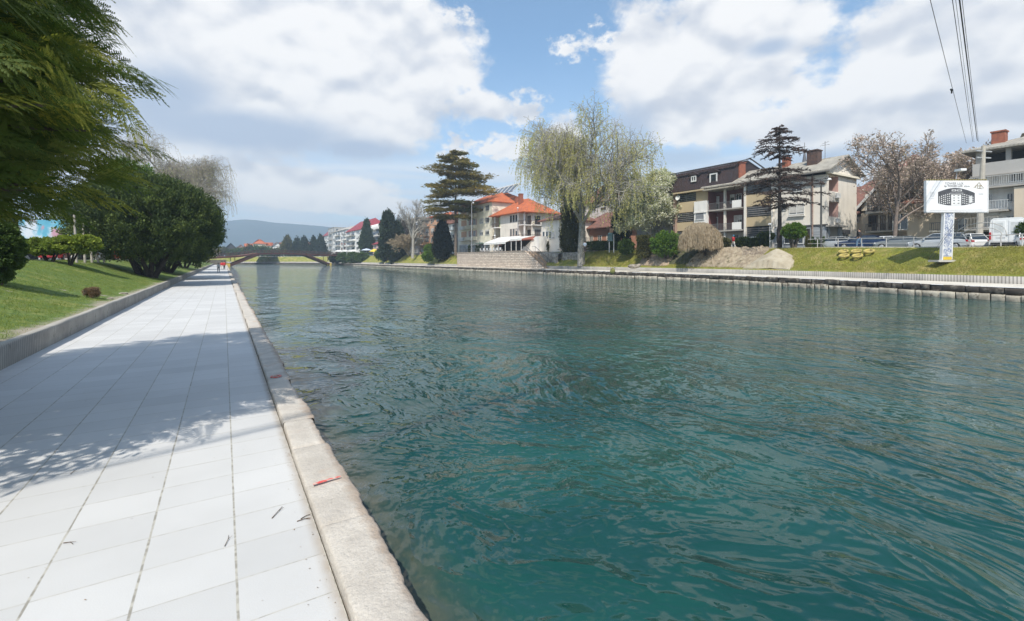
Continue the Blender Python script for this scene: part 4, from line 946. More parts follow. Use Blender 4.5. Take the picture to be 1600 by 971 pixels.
            g.add([(x0, y0, ze - .3), (x1, y0, ze - .3), (x1, y0, za), ((x0 + x1) / 2, y0, zr - .02), (x0, y0, za), (x0, y1, ze - .3), (x1, y1, ze - .3), (x1, y1, za), ((x0 + x1) / 2, y1, zr - .02), (x0, y1, za)], [(0, 1, 2, 3, 4), (9, 8, 7, 6, 5), (0, 4, 9, 5), (1, 6, 7, 2)])
        else:
            c = (Y0 + Y1) / 2; sl = (zr - ze) / (c - Y0)
            for a, b in (((Y0, ze), (c, zr)), ((c, zr), (Y1, ze))):
                m.add([(X0, a[0], a[1]), (X0, b[0], b[1]), (X1, b[0], b[1]), (X1, a[0], a[1]), (X0, a[0], a[1] + th), (X0, b[0], b[1] + th), (X1, b[0], b[1] + th), (X1, a[0], a[1] + th)], [(0, 1, 2, 3), (4, 7, 6, 5), (0, 4, 5, 1), (1, 5, 6, 2), (2, 6, 7, 3), (3, 7, 4, 0)])
            za = ze + sl * ov - .02
            g.add([(x0, y0, ze - .3), (x0, y1, ze - .3), (x0, y1, za), (x0, (y0 + y1) / 2, zr - .02), (x0, y0, za), (x1, y0, ze - .3), (x1, y1, ze - .3), (x1, y1, za), (x1, (y0 + y1) / 2, zr - .02), (x1, y0, za)], [(4, 3, 2, 1, 0), (5, 6, 7, 8, 9), (0, 5, 9, 4), (1, 2, 7, 6)])
        g.build('gable', gm or s.wm, s.t); return m.build(name, m_, s.t)
    def chimney(s, x, y, z0, z1, w=.5, m_=None):
        m = MB(); m.box(x - w, x + w, y - w, y + w, z0, z1); m.box(x - w - .08, x + w + .08, y - w - .08, y + w + .08, z1, z1 + .14)
        return m.build('chimney', m_ or M_brick, s.t)
M_brick = mat('chimney brick', (.34, .12, .07), (.24, .09, .06), 3, .9)

# ---- K: the long apartment block with ochre panels (left) and white corner (right)
X = 62.5; yy_ = lambda px: A(px, 350, X)[0]
yc, y1210, y1164, y1106, y1088, y1056 = yy_(1292), yy_(1209), yy_(1164), yy_(1106), yy_(1088), yy_(1056)
zA = 12.75
xr = B(1310, 300, yc)[0]; xe = 70.4
K = Bld('apartment_block', 'white corner block with pink balcony recesses, grey shop floor and grey gabled roof', 'apartment block', X, xe, yc, y1164, 3.2, zA, W_off,
        walls=[(X, X + .5, yc, yc + 1.7, 2.6, zA), (xr, xe, yc, yc + 1.7, 2.6, zA), (X, xe, yc + 1.7, y1164 - .02, 2.6, zA)])
for z in (6.25, 9.4): K.part('balcony', W_off, 's', X + .5, xr, z, z + 1.05, -.10, .02); K.part('floor_slab', W_off, 's', X + .5, xr, z - .2, z, -1.68, .02)
K.part('recess_wall', W_pink, 's', X + .5, xr, 6.3, 12.4, -1.69, -1.66)
K.part('recess_wall', W_pink, 's', xr - .03, xr, 6.3, 12.4, -1.65, -.02)
K.part('ceiling_slab', W_cream, 's', X + .5, xr, 12.4, zA, -1.68, .0)
K.win('s', X + .8, xr - .5, 9.5, 11.7, mull=1, d=-1.62, fm=M_frameb); K.win('s', X + .8, xr - .5, 6.35, 8.5, mull=1, d=-1.62, fm=M_frameb)
K.part('air_conditioner', M_frame, 's', xr - 1.0, xr - .1, 9.65, 10.25, .05, .35); K.part('air_conditioner', M_frame, 's', xr - .9, xr - .1, 6.6, 7.1, .05, .3)
K.part('cornice', W_cream, 's', X - .3, xe + .3, zA - .25, zA + .0, .02, .35)
# grey shop floor
K.part('shop_front', W_shop, 'f', yc - .06, y1210, 3.0, 6.1, .0, .07)
K.part('shop_fascia', W_dark, 'f', yc - .12, yy_(1211), 6.12, 6.35, .0, .12)
K.part('shop_front', W_shop, 's', X - .07, X + .6, 3.0, 6.15, .0, .06)
K.win('s', X + .75, xr - .3, 3.4, 5.9, mull=2, d=-.9, gm=G_mid); K.part('column', W_shop, 's', xr - .25, xr + .35, 3.0, 6.2, .02, .3); K.part('awning_slab', W_conc, 's', X - .3, xr + .4, 6.0, 6.2, .02, .9)
K.part('shop_sign', W_dark, 's', xr + 1.0, xr + 2.6, 5.25, 5.8, .02, .25); K.win('s', xr + 1.1, xr + 2.4, 3.3, 5.15, mull=1, gm=G_dark, fm=W_shop, blind=False); K.part('stone_dado', W_shop, 's', xr + 2.7, xe, 3.1, 5.0, .0, .04)
for p0, p1 in ((1213, 1222), (1247, 1256), (1226, 1236)):
    K.wpx('f', p0, 356, p1, 381, d=.07, mull=0, gm=G_dark, blind=False)
K.part('door', M_inner, 'f', yy_(1259), yy_(1266), 3.2, 5.9, .07, .09)
for k in range(9):   # rusticated bands
    K.part('stone_band', mat('shop stone band', (.42, .44, .46), None, 1, .9), 'f', yy_(1272), yy_(1281), 3.3 + k * .31, 3.47 + k * .31, .07, .09) if k < 8 else None
K.wpx('f', 1233, 319, 1257, 335, mull=1, blind=True); K.wpx('f', 1220, 320, 1229, 329, mull=0, gm=G_dark, blind=False)
K.part('balcony_ledge', W_white, 'f', yy_(1232), yy_(1258), A(1245, 337, X)[1] - .12, A(1245, 337, X)[1], .0, .25)
K.wpx('f', 1236, 286, 1254, 300, mull=1, blind=True)
M_pipe = mat('rusty downpipe', (.20, .11, .08), (.30, .25, .22), 3, .7)
m = MB(); yp = yy_(1270); m.tube([(X - .12, yp, 3.2), (X - .12, yp, zA - .2)], .10, 8); m.build('downpipe', M_pipe, K.t)
m = MB(); m.tube([(X - .10, y1210 + .1, 3.2), (X - .10, y1210 + .1, zA - .2)], .07, 8); m.build('downpipe', M_railw, K.t)
def panels(b, a0, a1, levels, d=.0):
    a0, a1 = min(a0, a1), max(a0, a1)
    b.part('dark_bay', M_inner, 'f', a0, a1, 5.2, 12.6, .0, .02)
    for z0, z1, kind in levels:
        if kind == 'y': b.part('panel', W_yellow, 'f', a0 + .02, a1 - .02, z0, z1, .022, .16)
        elif kind == 'w': b.part('panel', W_off, 'f', a0 + .02, a1 - .02, z0, z1, .022, .16)
        else:
            m = MB(); k = z0 + .10
            while k < z1 - .1: b.bx(m, 'f', a0 + .05, a1 - .05, k, k + .12, .06, .12); k += .29
            for f in (0, .5, 1): c = a0 + .05 + (a1 - a0 - .16) * f; b.bx(m, 'f', c, c + .06, z0, z1, .03, .055)
            m.build('louvre', M_lou, b.t)
            c = a0 + (a1 - a0) * .25; b.part('pane', G_dark, 'f', a0 + .1, a1 - .1, z0 + .05, z1 - .05, .021, .028)
LV = [(11.1, 12.6, 'l'), (9.42, 11.05, 'y'), (7.95, 9.38, 'l'), (6.6, 7.9, 'y'), (5.25, 6.55, 'l'), (3.2, 5.2, 'w')]
panels(K, y1210 + .25, y1164 - .3, LV); K.part('pilaster', W_off, 'f', y1164 - .3, y1164 - .02, 3.0, zA, 0, .3); K.part('pilaster', W_off, 'f', y1210, y1210 + .22, 3.0, zA, 0, .22)
ridge = K.roof(R_gr, 15.0, ov=.75, kind='gable', axis='y', y1=y1106 + .0, gm=W_off)
K.chimney(65.0, yc + 2.6, 14.0, 16.0, .62, mat('sooty brick', (.12, .07, .055), (.07, .05, .045), 3, .9)); K.chimney(65.8, yc + 6.5, 14.0, 15.9, .4, M_brick); K.part('gutter', M_lou, 'f', yc - .7, y1164, zA - .12, zA + .02, .75, .88)
m = MB(); m.tube([(66.5, yc + 2, 14.5), (66.5, yc + 2, 17.4)], .03, 4); m.bar((66.1, yc + 1.4, 17.2), (66.9, yc + 2.6, 17.2), .03); m.bar((66.5, yc + 1.4, 16.9), (66.5, yc + 2.6, 16.9), .03); m.build('antenna', M_rail, K.t)

# ---- the left half: recessed balconies, white bay, ochre panels, brown mansard
zB = 12.9
L = Bld('apartment_block', 'ochre panelled apartment block with recessed maroon balconies under a brown metal mansard', 'apartment block', X, xe, y1164, y1056, 3.4, zB, W_yellow,
        walls=[(X + 1.9, xe, y1164, y1106, 2.8, zB), (X, xe, y1106, y1056, 2.8, zB)])
L.part('recess_wall', W_maroon, 'f', y1164 + .01, y1106 - .01, 6.3, 12.6, -1.9, -1.86); L.part('recess_wall', W_off, 'f', y1164 + .01, y1106 - .01, 3.2, 6.25, -1.9, -1.86)
L.part('side_wall', W_white, 'f', y1164 + .01, y1164 + .2, 3.2, 12.6, -1.85, .0)
L.part('side_wall', W_maroon, 'f', y1106 - .2, y1106 - .01, 3.2, 12.6, -1.85, .0)
ym = yy_(1132)
L.part('column', W_off, 'f', ym - .14, ym + .14, 3.2, 12.6, -.3, .0)
for z in (6.3, 9.45):
    L.part('balcony', W_conc, 'f', y1164 + .2, y1106 - .2, z - .18, z, -1.86, .35)
    L.part('parapet', W_white, 'f', yy_(1160), yy_(1146), z + .02, z + 1.05, .25, .35)
    L.rail('f', yy_(1145), yy_(1108), z, 1.0, .33, M_rail, ends=False)
for z, p in ((6.35, ((1147, 1154), (1152, 1160), (1114, 1122))), (9.5, ((1141, 1148), (1150, 1159), (1110, 1124)))):
    for p0, p1 in p:
        ya, _ = A(p0, 300, X + 1.86); yb_, _ = A(p1, 300, X + 1.86); L.win('f', ya, yb_, z + (.1 if p1 - p0 > 7 else .9), z + 2.2, d=-1.86, mull=1 if p1 - p0 > 7 else 0)
L.win('f', yy_(1158), yy_(1150), 3.9, 5.6, d=-1.86); L.win('f', yy_(1143), yy_(1134), 4.2, 5.7, d=-1.86); L.part('porch_wall', W_conc, 'f', yy_(1162), yy_(1150), 3.2, 4.2, -.2, .1)
L.part('sunblind', mat('old awning cloth', (.42, .38, .30), (.3, .27, .22), 1, .9), 'f', y1164 + .1, y1106 + .1, 12.35, 12.55, -1.8, 1.1); L.part('sunblind', W_yellow, 'f', y1106 + .2, y1056 - .1, 12.55, 12.75, .0, .8)
L.part('bay', W_white, 'f', y1106 - .15, y1088, 6.4, 10.95, .0, .55); L.wpx('f', 1090, 331, 1104, 344, d=.55, mull=0, gm=mat('closed grey shutter', (.24, .25, .27), None, 2, .7), blind=False); L.part('door', M_inner, 'f', y1106 + .3, y1088 - .3, 3.4, 5.7, .0, .03)
L.part('ledge', W_white, 'f', y1106 - .15, y1088, 9.15, 9.3, .55, .68)
LV2 = [(11.2, 12.5, 'l'), (9.5, 11.15, 'y'), (8.0, 9.45, 'l'), (6.6, 7.95, 'y'), (5.25, 6.55, 'l'), (3.2, 5.2, 'y')]
panels(L, y1088 + .05, y1056 - .35, LV2); L.part('pilaster', mat('salmon pilaster', (.48, .33, .25), None, 1, .9), 'f', y1056 - .33, y1056, 3.0, zB, 0, .25)
m = MB(); m.tube([(X - .35, y1056 + .1, 3.2), (X - .35, y1056 + .1, zB)], .08, 6); m.build('downpipe', M_pipe, L.t)
# satellite dish
m = MB(); yd = yy_(1063); m.lathe((0, 0, 0), [(.0, .0), (.25, .05), (.42, .14), (.42, .16), (.2, .07), (0, .03)], 14); v = Matrix.Rotation(R(-80), 3, 'Y'); m.v = [tuple(v @ Vector(p) + Vector((X - .5, yd, 11.9))) for p in m.v]; m.bar((X - .45, yd, 11.9), (X, yd, 11.7), .05); m.build('satellite_dish', M_frame, L.t)
# mansard
ya0, yb0 = yy_(1163) , y1056 + 1.2; m = MB(); xo, xi = X - .45, X + .75; zt0 = 16.0
pr = [(xo, zB), (xi, zt0), (xi + 2.8, zt0 + .75), (xe + .5, zt0 - .6), (xe + .5, zB)]
ya0 = yy_(1146)
m.add([(p[0], ya0, p[1]) for p in pr] + [(p[0], yb0, p[1]) for p in pr], [(0, 1, 2, 3, 4)[::-1], (5, 6, 7, 8, 9)] + [(i, (i + 1) % 5, (i + 1) % 5 + 5, i + 5) for i in range(5)])
for k in np.arange(ya0 + .1, yb0, .42): m.bar((xo - .01, k, zB), (xi - .03, k, zt0), .05, .06)
mr = m.build('roof', W_brown, L.t)
m = MB(); m.bar((xi - .6, ya0 - .3, zt0 + .05), (xi - .6, yb0 + .2, zt0 + .05), .25, .14); m.bar((xi - .6, ya0 - .3, zt0 + .05), (xi + 3.0, ya0 - .3, zt0 + .95), .14); m.bar((xi + 3.0, ya0 - .3, zt0 + .95), (xe + .8, ya0 - .3, zt0 - .5), .14); m.build('fascia', W_dark, L.t)
L.x0 = X - .1
def dormer(p0, p1, q0, q1, dark=False):
    y0_, z1_ = A(p0, q0, X - .1); y1_, _ = A(p1, q0, X - .1); _, z0_ = A((p0 + p1) / 2, q1, X - .1); a0, a1 = min(y0_, y1_), max(y0_, y1_)
    m = MB(); m.box(X - .05, X + 1.6, a0 - .15, a1 + .15, z0_ - .1, z1_ + .12); m.add([(X - .25, a0 - .4, z1_ + .12), (X - .25, (a0 + a1) / 2, z1_ + .7), (X - .25, a1 + .4, z1_ + .12), (X + 2.2, a0 - .4, z1_ + .12), (X + 2.2, (a0 + a1) / 2, z1_ + .7), (X + 2.2, a1 + .4, z1_ + .12)], [(0, 1, 4, 3), (1, 2, 5, 4), (0, 2, 1), (3, 4, 5), (0, 3, 5, 2)])
    m.build('dormer', W_brown, L.t)
    L.win('f', a0, a1, z0_, z1_, mull=1 if not dark else 0, gm=G_dark, d=.0, blind=False, w=.14 if not dark else .2)
dormer(1080, 1088, 276, 284); dormer(1109, 1121, 272, 293, True)
L.x0 = X
L.chimney(X + 2.0, yy_(1140) , 13.0, 16.2, .75)
L.part('top_wall', W_yellow, 'f', y1164 + .02, y1106 + .6, 12.55, 13.6, -1.2, -.6)

# ---- grey house left of it (blank wall)
xg = 64.0; g0, g1 = A(1053, 350, xg)[0], A(1008, 350, xg)[0] + 2
G = Bld('grey_house', 'plain grey rendered block half hidden by the white blossom trees', 'house', xg, 74, g0 + .4, g1, 3.4, 14.6, W_grey)
G.roof(R_br, 16.6, ov=.5, kind='hip')
for p0, q0, p1, q1 in ((1045, 306, 1052, 312), (1043, 334, 1053, 342), (1028, 340, 1038, 348), (1014, 306, 1022, 314), (1012, 336, 1020, 346)): G.wpx('f', p0, q0, p1, q1, mull=1 if p1 - p0 > 8 else 0)
G.part('panel', W_orange, 'f', g0 + .6, g1 - .1, 3.2, 6.0, .0, .05)

# ---- beige gabled house right of the corner block
xm = 73.5; a0 = A(1422, 350, xm)[0]; a1 = A(1346, 350, xm)[0]; a2 = A(1325, 350, xm)[0]
M_ = Bld('gabled_house', 'beige gabled house with brown tiled roof and two balconies behind the parked cars', 'house', xm, 84, a0, a1, 3.0, 8.6, W_beige)
M_.roof(R_br, 12.3, ov=.55, kind='gable', axis='x', gm=W_beige)
m = MB(); ymid = (a0 + a1) / 2
for a, b in ((a1 + .6, ymid), (ymid, a0 - .6)): m.bar((xm - .62, a, 8.62 if a != ymid else 12.36), (xm - .62, b, 12.36 if b == ymid else 8.62), .12, .30)
m.build('barge_board', M_frame, M_.t)
for z, dep in ((5.75, 1.6), (8.25, 1.5)):
    b0, b1 = A(1402, 350, xm)[0], A(1360, 350, xm)[0]
    bb = M_.part('balcony', M_conc, 'f', b0, b1, z - .22, z, 0, dep); M_.rail('f', b0, b1, z, .95, dep - .02, M_rail, parent=bb)
    M_.part('recess', W_off, 'f', b0 + .3, b1 - .3, z + .02, z + 2.2, .0, .05)
    for f in (.12, .42, .74): c = b0 + (b1 - b0) * f; M_.win('f', c, c + (b1 - b0) * .2, z + .08, z + 2.1, d=.05, fm=M_frameb)
M_.win('f', a1 - 1.9, a1 - .8, 6.4, 7.9, fm=M_frameb); M_.win('f', a1 - 1.9, a1 - .7, 8.6, 9.6, fm=M_frameb); M_.part('garage', M_inner, 'f', A(1404, 350, xm)[0], A(1366, 350, xm)[0], 3.0, 5.2, 0, .04)
M_.part('gable_panel', W_off, 'f', ymid - 2.2, ymid + 2.2, 8.3, 10.8, .0, .03)
M_.part('upper_storey', W_beige, 'f', a0 + .4, a1 - .5, 8.3, 8.6, -.1, .02)
M2 = Bld('brown_roofed_house', 'low beige house with a steep brown roof just right of the white corner block', 'house', xm + 1.6, 84, a1 + .1, a2 + 5, 3.0, 8.3, W_beige)
M2.roof(R_br, 12.6, ov=.5, kind='gable', axis='y')
for z in (3.9, 6.3): M2.wpx('f', 1333, 339 if z > 5 else 361, 1342, 348 if z > 5 else 371, mull=1)
# taller brown roofed house further right, behind the trees
xn = 80; n0, n1 = A(1470, 350, xn)[0], A(1368, 350, xn)[0]
N2 = Bld('orange_roofed_house', 'house with a broad orange brown roof rising behind the budding trees', 'house', xn, 92, n0, n1 + 2, 3.0, 12.0, W_beige); N2.roof(R_br, 17.4, ov=.7, kind='hip', inset=5)
for k in range(5): N2.win('f', n0 + 1 + k * 2.7, n0 + 2.4 + k * 2.7, 7.5, 9.0)
xq = 69.5; q0, q1 = A(1527, 350, xq)[0], A(1412, 350, xq)[0] - .3
Q = Bld('beige_house', 'plain beige brown building behind the billboard post', 'house', xq, 80, q0, q1, 2.9, 8.8, W_beige); Q.roof(R_br, 11.5, ov=.6, kind='hip', inset=4)
Q.wpx('f', 1497, 342, 1510, 359, mull=1, fm=M_frame); Q.part('balcony', M_conc, 'f', A(1500, 350, xq)[0], A(1458, 350, xq)[0], 5.1, 5.3, 0, 1.2); Q.rail('f', A(1500, 350, xq)[0], A(1458, 350, xq)[0], 5.3, .9, 1.18, M_rail); Q.part('garage', M_inner, 'f', A(1520, 350, xq)[0], A(1500, 350, xq)[0], 2.9, 4.9, 0, .05); Q.win('f', q0 + 6, q0 + 7.5, 5.6, 7.6); Q.part('door', M_frame, 'f', q0 + 2.2, q0 + 3.2, 2.9, 4.9, .051, .09)

# ---- long white building at the right edge
xw = 66.0; w0 = A(1690, 350, xw)[0]; w1 = A(1527, 350, xw)[0]
Wb = Bld('apartment_block', 'white block with long railed balconies and grey corrugated roof at the right picture edge', 'apartment block', xw, 80, w0, w1, 2.9, 11.2, W_white)
Wb.part('attic_wall', W_dark, 'f', w0, w1, 11.2, 13.0, -2.2, -2.1); Wb.part('attic_parapet', W_grey, 'f', w0, w1 + .2, 10.5, 11.75, 0.003, .7); Wb.part('cornice', W_conc, 'f', w0, w1 + .3, 10.4, 10.498, .0, 1.0)
for px in (1530, 1577, 1640): c = A(px, 300, xw)[0]; Wb.part('column', W_conc, 'f', c - .18, c + .18, 11.75, 13.1, -.1, .35)
Wb.roof(R_gr, 15.6, ov=1.0, kind='hip', ze=13.2, inset=6); Wb.chimney(xw + 2.0, w1 - 1.2, 13.4, 15.1, .5)
for i, (z, solid) in enumerate(((5.35, False), (7.95, False), (8.9, False))):
    pass
for z, b0, b1, st in ((5.2, w0, w1 + .1, .2), (7.7, w0, w1, .16), (9.2, None, None, .16)):
    if b0 is None: continue
bb = Wb.part('balcony', W_conc, 'f', A(1566, 350, xw)[0], A(1514, 350, xw)[0], 4.95, 5.15, 0, 1.5); Wb.rail('f', A(1566, 350, xw)[0], A(1514, 350, xw)[0], 5.15, 1.1, 1.48, mat('stone balusters', (.42, .39, .34), None, 2, .9), step=.24, parent=bb)
bb = Wb.part('balcony', W_conc, 'f', A(1580, 350, xw)[0], w1 + .4, 6.75, 6.93, 0, 1.3); Wb.rail('f', A(1580, 350, xw)[0], w1 + .4, 6.93, .95, 1.28, M_railw, parent=bb, step=.2)
bb = Wb.part('balcony', W_conc, 'f', w0, w1 + .3, 9.1, 9.25, 0, 1.4); Wb.rail('f', w0, w1 + .3, 9.25, 1.05, 1.38, M_railw, parent=bb)
for p0, q0, p1, q1 in ((1552, 270, 1560, 284), (1577, 266, 1600, 284), (1544, 303, 1551, 316), (1573, 302, 1584, 316), (1531, 341, 1545, 356), (1572, 337, 1588, 351)):
    Wb.wpx('f', p0, q0, p1, q1, mull=1)
Wb.part('side_pier', W_beige, 'f', w0, A(1590, 350, xw)[0], 3, 9.0, .0, 1.25); Wb.part('garage', M_inner, 'f', A(1568, 350, xw)[0], A(1522, 350, xw)[0], 2.9, 4.85, .0, .04)
for px, py in ((1564, 263), (1553, 332)): yq, zq = A(px, py, xw); Wb.part('air_conditioner', M_frame, 'f', yq - .4, yq + .4, zq - .3, zq + .3, .0, .35)

# ---- minaret cone behind the apartment block
x, y = Pt(1257, 96); t = thing('minaret', 'slim dark conical spire rising behind the white corner block', 'minaret', (x, y, 3)); k = 96 / F
m = MB(); m.lathe((x, y, 0), [(1.1, 3), (1.1, zat(262, 96)), (1.0, zat(262, 96))], 16); m.build('shaft', W_off, t)
m = MB(); m.lathe((x, y, 0), [(.0, zat(262, 96)), (4.3 * k, zat(262, 96)), (4.3 * k, zat(260, 96)), (2.4 * k, zat(248, 96)), (.9 * k, zat(237, 96)), (.03, zat(233, 96))], 16); m.build('roof', mat('lead grey spire', (.13, .13, .145), None, 2, .6), t)
m = MB(); m.tube([(x, y, zat(234, 96)), (x, y, zat(223, 96))], .05, 5); m.build('finial', M_rail, t)

# ---- red roofed small brick house and pale blocks behind the birch
xh = 66; h0, h1 = A(962, 350, xh)[0], A(905, 350, xh)[0]
H = Bld('brick_house', 'small salmon brick house with a brown tiled roof behind the huge birch', 'house', xh, 75, h0, h1, 3.5, 8.6, W_brick); H.roof(R_br, 12.2, ov=.9, kind='hip', inset=4.5)
for k in range(4): H.win('f', h0 + 1.4 + k * 2.6, h0 + 2.5 + k * 2.6, 4.8, 7.0, fm=W_off)
def flats(name, label, px0, px1, X, pyt, z0, wm, depth_=12, floors=4, rm=None, zr=None, kind='hip', bal=True, group=None, cols=None, side=True, cat='apartment block', gmat=None, axis='y'):
    y0 = A(px1, 350, X)[0]; y1 = A(px0, 350, X)[0]; zt = A((px0 + px1) / 2, pyt, X)[1]
    b = Bld(name, label, cat, X, X + depth_, y0, y1, z0, zt, wm, group); fh = (zt - z0) / floors; W_ = y1 - y0; n = cols or max(2, int(W_ / 3.4)); cw = W_ / n
    if rm: b.roof(rm, zr or zt + 3, ov=.6, kind=kind, gm=gmat or wm, axis=axis)
    else: b.part('parapet', W_conc, 'f', y0 - .1, y1 + .1, zt, zt + .35, -depth_ * .9, .25)
    for f in range(floors):
        z = z0 + f * fh
        for c in range(n):
            a = y0 + c * cw
            if bal and c % 3 != 1 and f > 0:
                q = b.part('balcony', M_conc, 'f', a + .15, a + cw - .15, z + .0, z + .16, 0, 1.2)
                b.rail('f', a + .15, a + cw - .15, z + .16, .9, 1.18, parent=q, step=.3, **({'solid': wm} if (c + f) % 2 else {}))
                b.win('f', a + cw * .2, a + cw * .8, z + .2, z + fh * .8, mull=1, blind=random.random() < .3)
            else: b.win('f', a + cw * .22, a + cw * .78, z + fh * .3, z + fh * .78, mull=1)
        if side:
            for c in range(max(1, int(depth_ / 4))): a = X + 1 + c * 4; b.win('s', a + .5, a + 2.2, z + fh * .3, z + fh * .78, mull=1)
    return b
flats('pale_block', 'pale pink rendered block with a brown roof showing through the birch branches', 905, 968, 84, 316, 3.6, wallmat('pale pink render', (.62, .54, .50)), rm=R_br, zr=25, floors=4, bal=False, depth_=14)
flats('balcony_block', 'grey and white block with small balconies between birch and blossom trees', 966, 1000, 74, 318, 3.6, W_grey, floors=3, depth_=10, rm=R_br, zr=19)

# ---- small white house by the stairs
h0, h1 = A(874, 350, 58)[0], A(846, 350, 58)[0]
S_ = Bld('white_house', 'small pale house with a shallow brown roof right of the orange roofed house', 'house', 58, 68.5, h0, h1, 3.6, A(858, 344, 58)[1], W_off); S_.roof(R_br, S_.z1 + 2.2, ov=.6, kind='hip', inset=4)
for p in (848, 853, 858, 863): S_.wpx('f', p, 362, p + 3.5, 373, mull=0)
S_.win('s', 59.5, 61, 6, 8); S_.win('s', 63, 65, 6, 8, fm=M_frameb); S_.balcony('s', 59, 66, 5.6, 1.2, door=False); S_.part('column', W_white, 's', 65.6, 66, 3.5, 5.4, .9, 1.2); S_.part('door', M_inner, 's', 61, 65, 3.6, 5.3, 0, .03)

# ---- orange roofed house with corner balconies
Xf = 60.0; f0, f1 = A(819, 350, Xf)[0], A(772, 350, Xf)[0]; xs1 = B(868, 350, f0)[0]
Fh = Bld('orange_roofed_house', 'house with bright orange tiled roof and open corner balconies above the restaurant terrace', 'house', Xf, xs1, f0, f1, 3.6, 13.3, W_off,
         walls=[(Xf + 2.2, xs1, f0, f1, 3, 13.3), (Xf, Xf + 2.2, f0 + 2.2, f1 - 3.2, 3, 13.3)])
ro = Fh.roof(R_or, 17.3, ov=1.1, kind='hip', inset=6.2)
Fh.chimney((Xf + xs1) / 2 - 2, f0 + 5.5, 15, 18.2, .45)
Fh.chimney((Xf + xs1) / 2 - 1, f0 + 9, 16, 18.0, .35, M_brick)
for z in (7.0, 10.3):
    q = Fh.part('balcony', W_white, 'f', f0, f0 + 2.2, z - .2, z, -2.2, .5); Fh.rail('f', f0 - .1, f0 + 2.2, z, 1.0, .48, M_frameb, parent=q)
    q = Fh.part('balcony', W_white, 's', Xf + 2.2, Xf + 5.5, z - .2, z, .0, .9); Fh.rail('s', Xf - .4, Xf + 5.5, z, 1.0, .88, M_frameb, parent=q)
    q = Fh.part('balcony', W_white, 'f', f1 - 3.2, f1, z - .2, z, -2.2, .8); Fh.rail('f', f1 - 3.2, f1, z, 1.0, .78, M_frameb, parent=q)
    for k in range(3): a = f0 + 3.0 + k * 1.25; Fh.win('f', a, a + .75, z + .9, z + 2.5, mull=0, fm=M_frameb)
    Fh.win('f', f0 + .4, f0 + 1.8, z + .05, z + 2.2, d=-2.2, fm=M_frameb); Fh.win('f', f1 - 2.6, f1 - .9, z + .05, z + 2.2, d=-2.2, fm=M_frameb)
    Fh.win('s', Xf + 3.0, Xf + 4.6, z + .05, z + 2.2, fm=M_frameb); Fh.win('s', Xf + 6.3, Xf + 7.6, z + .8, z + 2.1, fm=M_frameb)
for a_, b_ in ((Xf + .05, f0 + .05), (Xf + .05, f1 - .3)): m = MB(); m.box(a_, a_ + .3, b_, b_ + .3, 3, 13.2); m.build('column', W_white, Fh.t)
Fh.part('curtain', W_green, 'f', f1 - 3.25, f1 - 2.5, 10.3, 13.0, -.2, -.12)
# restaurant annex: lean-to roof, white stair house
m = MB(); yA, yB = A(845, 350, 56.5)[0], A(778, 350, 56.5)[0]
t = thing('restaurant_annex', 'single storey restaurant front with a long rust red lean-to roof below the orange roofed house', 'annex', (56.5, yA, 3.7))
m.box(56.8, 59.9, yA + 2.5, yB, 3.2, 6.2); m.build('wall', M_inner, t)
m = MB(); m.add([(55.6, yA + 1.5, 6.3), (55.6, yB + .3, 6.3), (59.95, yB + .3, 7.3), (59.95, yA + 1.5, 7.3), (55.6, yA + 1.5, 6.15), (55.6, yB + .3, 6.15), (59.95, yB + .3, 7.15), (59.95, yA + 1.5, 7.15)], [(0, 3, 2, 1), (4, 5, 6, 7), (0, 1, 5, 4), (1, 2, 6, 5), (2, 3, 7, 6), (3, 0, 4, 7)]); m.build('roof', mat('rust red sheet roof', (.33, .10, .06), (.25, .08, .05), 1, .8), t)
for k in range(3): yk = yA + 3 + k * 1.5; m = MB(); m.box(56.72, 56.79, yk, yk + 1.2, 3.7, 4.9); m.build('panel', M_frame, t)
yA2, yB2 = A(842, 350, 55.8)[0], A(815, 350, 55.8)[0]
t = thing('stair_house', 'white rendered stair house with slanting top between restaurant and stone stairs', 'annex', (55.8, yA2, 3.6)); m = MB()
m.add([(55.8, yA2, 3.2), (55.8, yB2, 3.2), (55.8, yB2, 4.2), (55.8, yA2 + 1.2, 6.9), (55.8, yA2, 6.9), (58.6, yA2, 3.2), (58.6, yB2, 3.2), (58.6, yB2, 4.2), (58.6, yA2 + 1.2, 6.9), (58.6, yA2, 6.9)], [(4, 3, 2, 1, 0), (5, 6, 7, 8, 9), (0, 1, 6, 5), (1, 2, 7, 6), (2, 3, 8, 7), (3, 4, 9, 8), (4, 0, 5, 9)]); m.build('wall', W_white, t)

# ---- cream block with solar collectors on its roof
Xe = 60.0; e0, e1 = f1 + 1.2, A(716, 350, Xe)[0]
E = Bld('apartment_block', 'tall cream block with salmon loggias and solar collectors along its orange roof', 'apartment block', Xe, 74, e0, e1, 3.7, 17.4, W_cream)
E.roof(R_or, 21.2, ov=.6, kind='hip', inset=6)
for f in range(4):
    z = 4.3 + f * 3.25
    for k in range(2):
        a = e0 + 1.3 + k * 3.4; E.win('f', a, a + 2.2, z + 1.1, z + 2.5, mull=2)
    if f:
        a = e0 + 8.6; E.part('recess', W_pink, 'f', a, a + 5.0, z + .9, z + 2.7, .0, .03); q = E.part('balcony', W_cream, 'f', a - .2, a + 5.4, z - .1, z + .9, 0, 1.1); E.win('f', a + .6, a + 2.0, z + .95, z + 2.6, d=.03); E.win('f', a + 3.0, a + 4.2, z + .95, z + 2.6, d=.03, fm=M_frameb)
        a = e0 + 15; E.part('recess', W_orange, 'f', a, a + 3.5, z + .9, z + 2.7, .0, .03); E.part('balcony', W_white, 'f', a, a + 3.6, z - .1, z + .9, 0, 1.0)
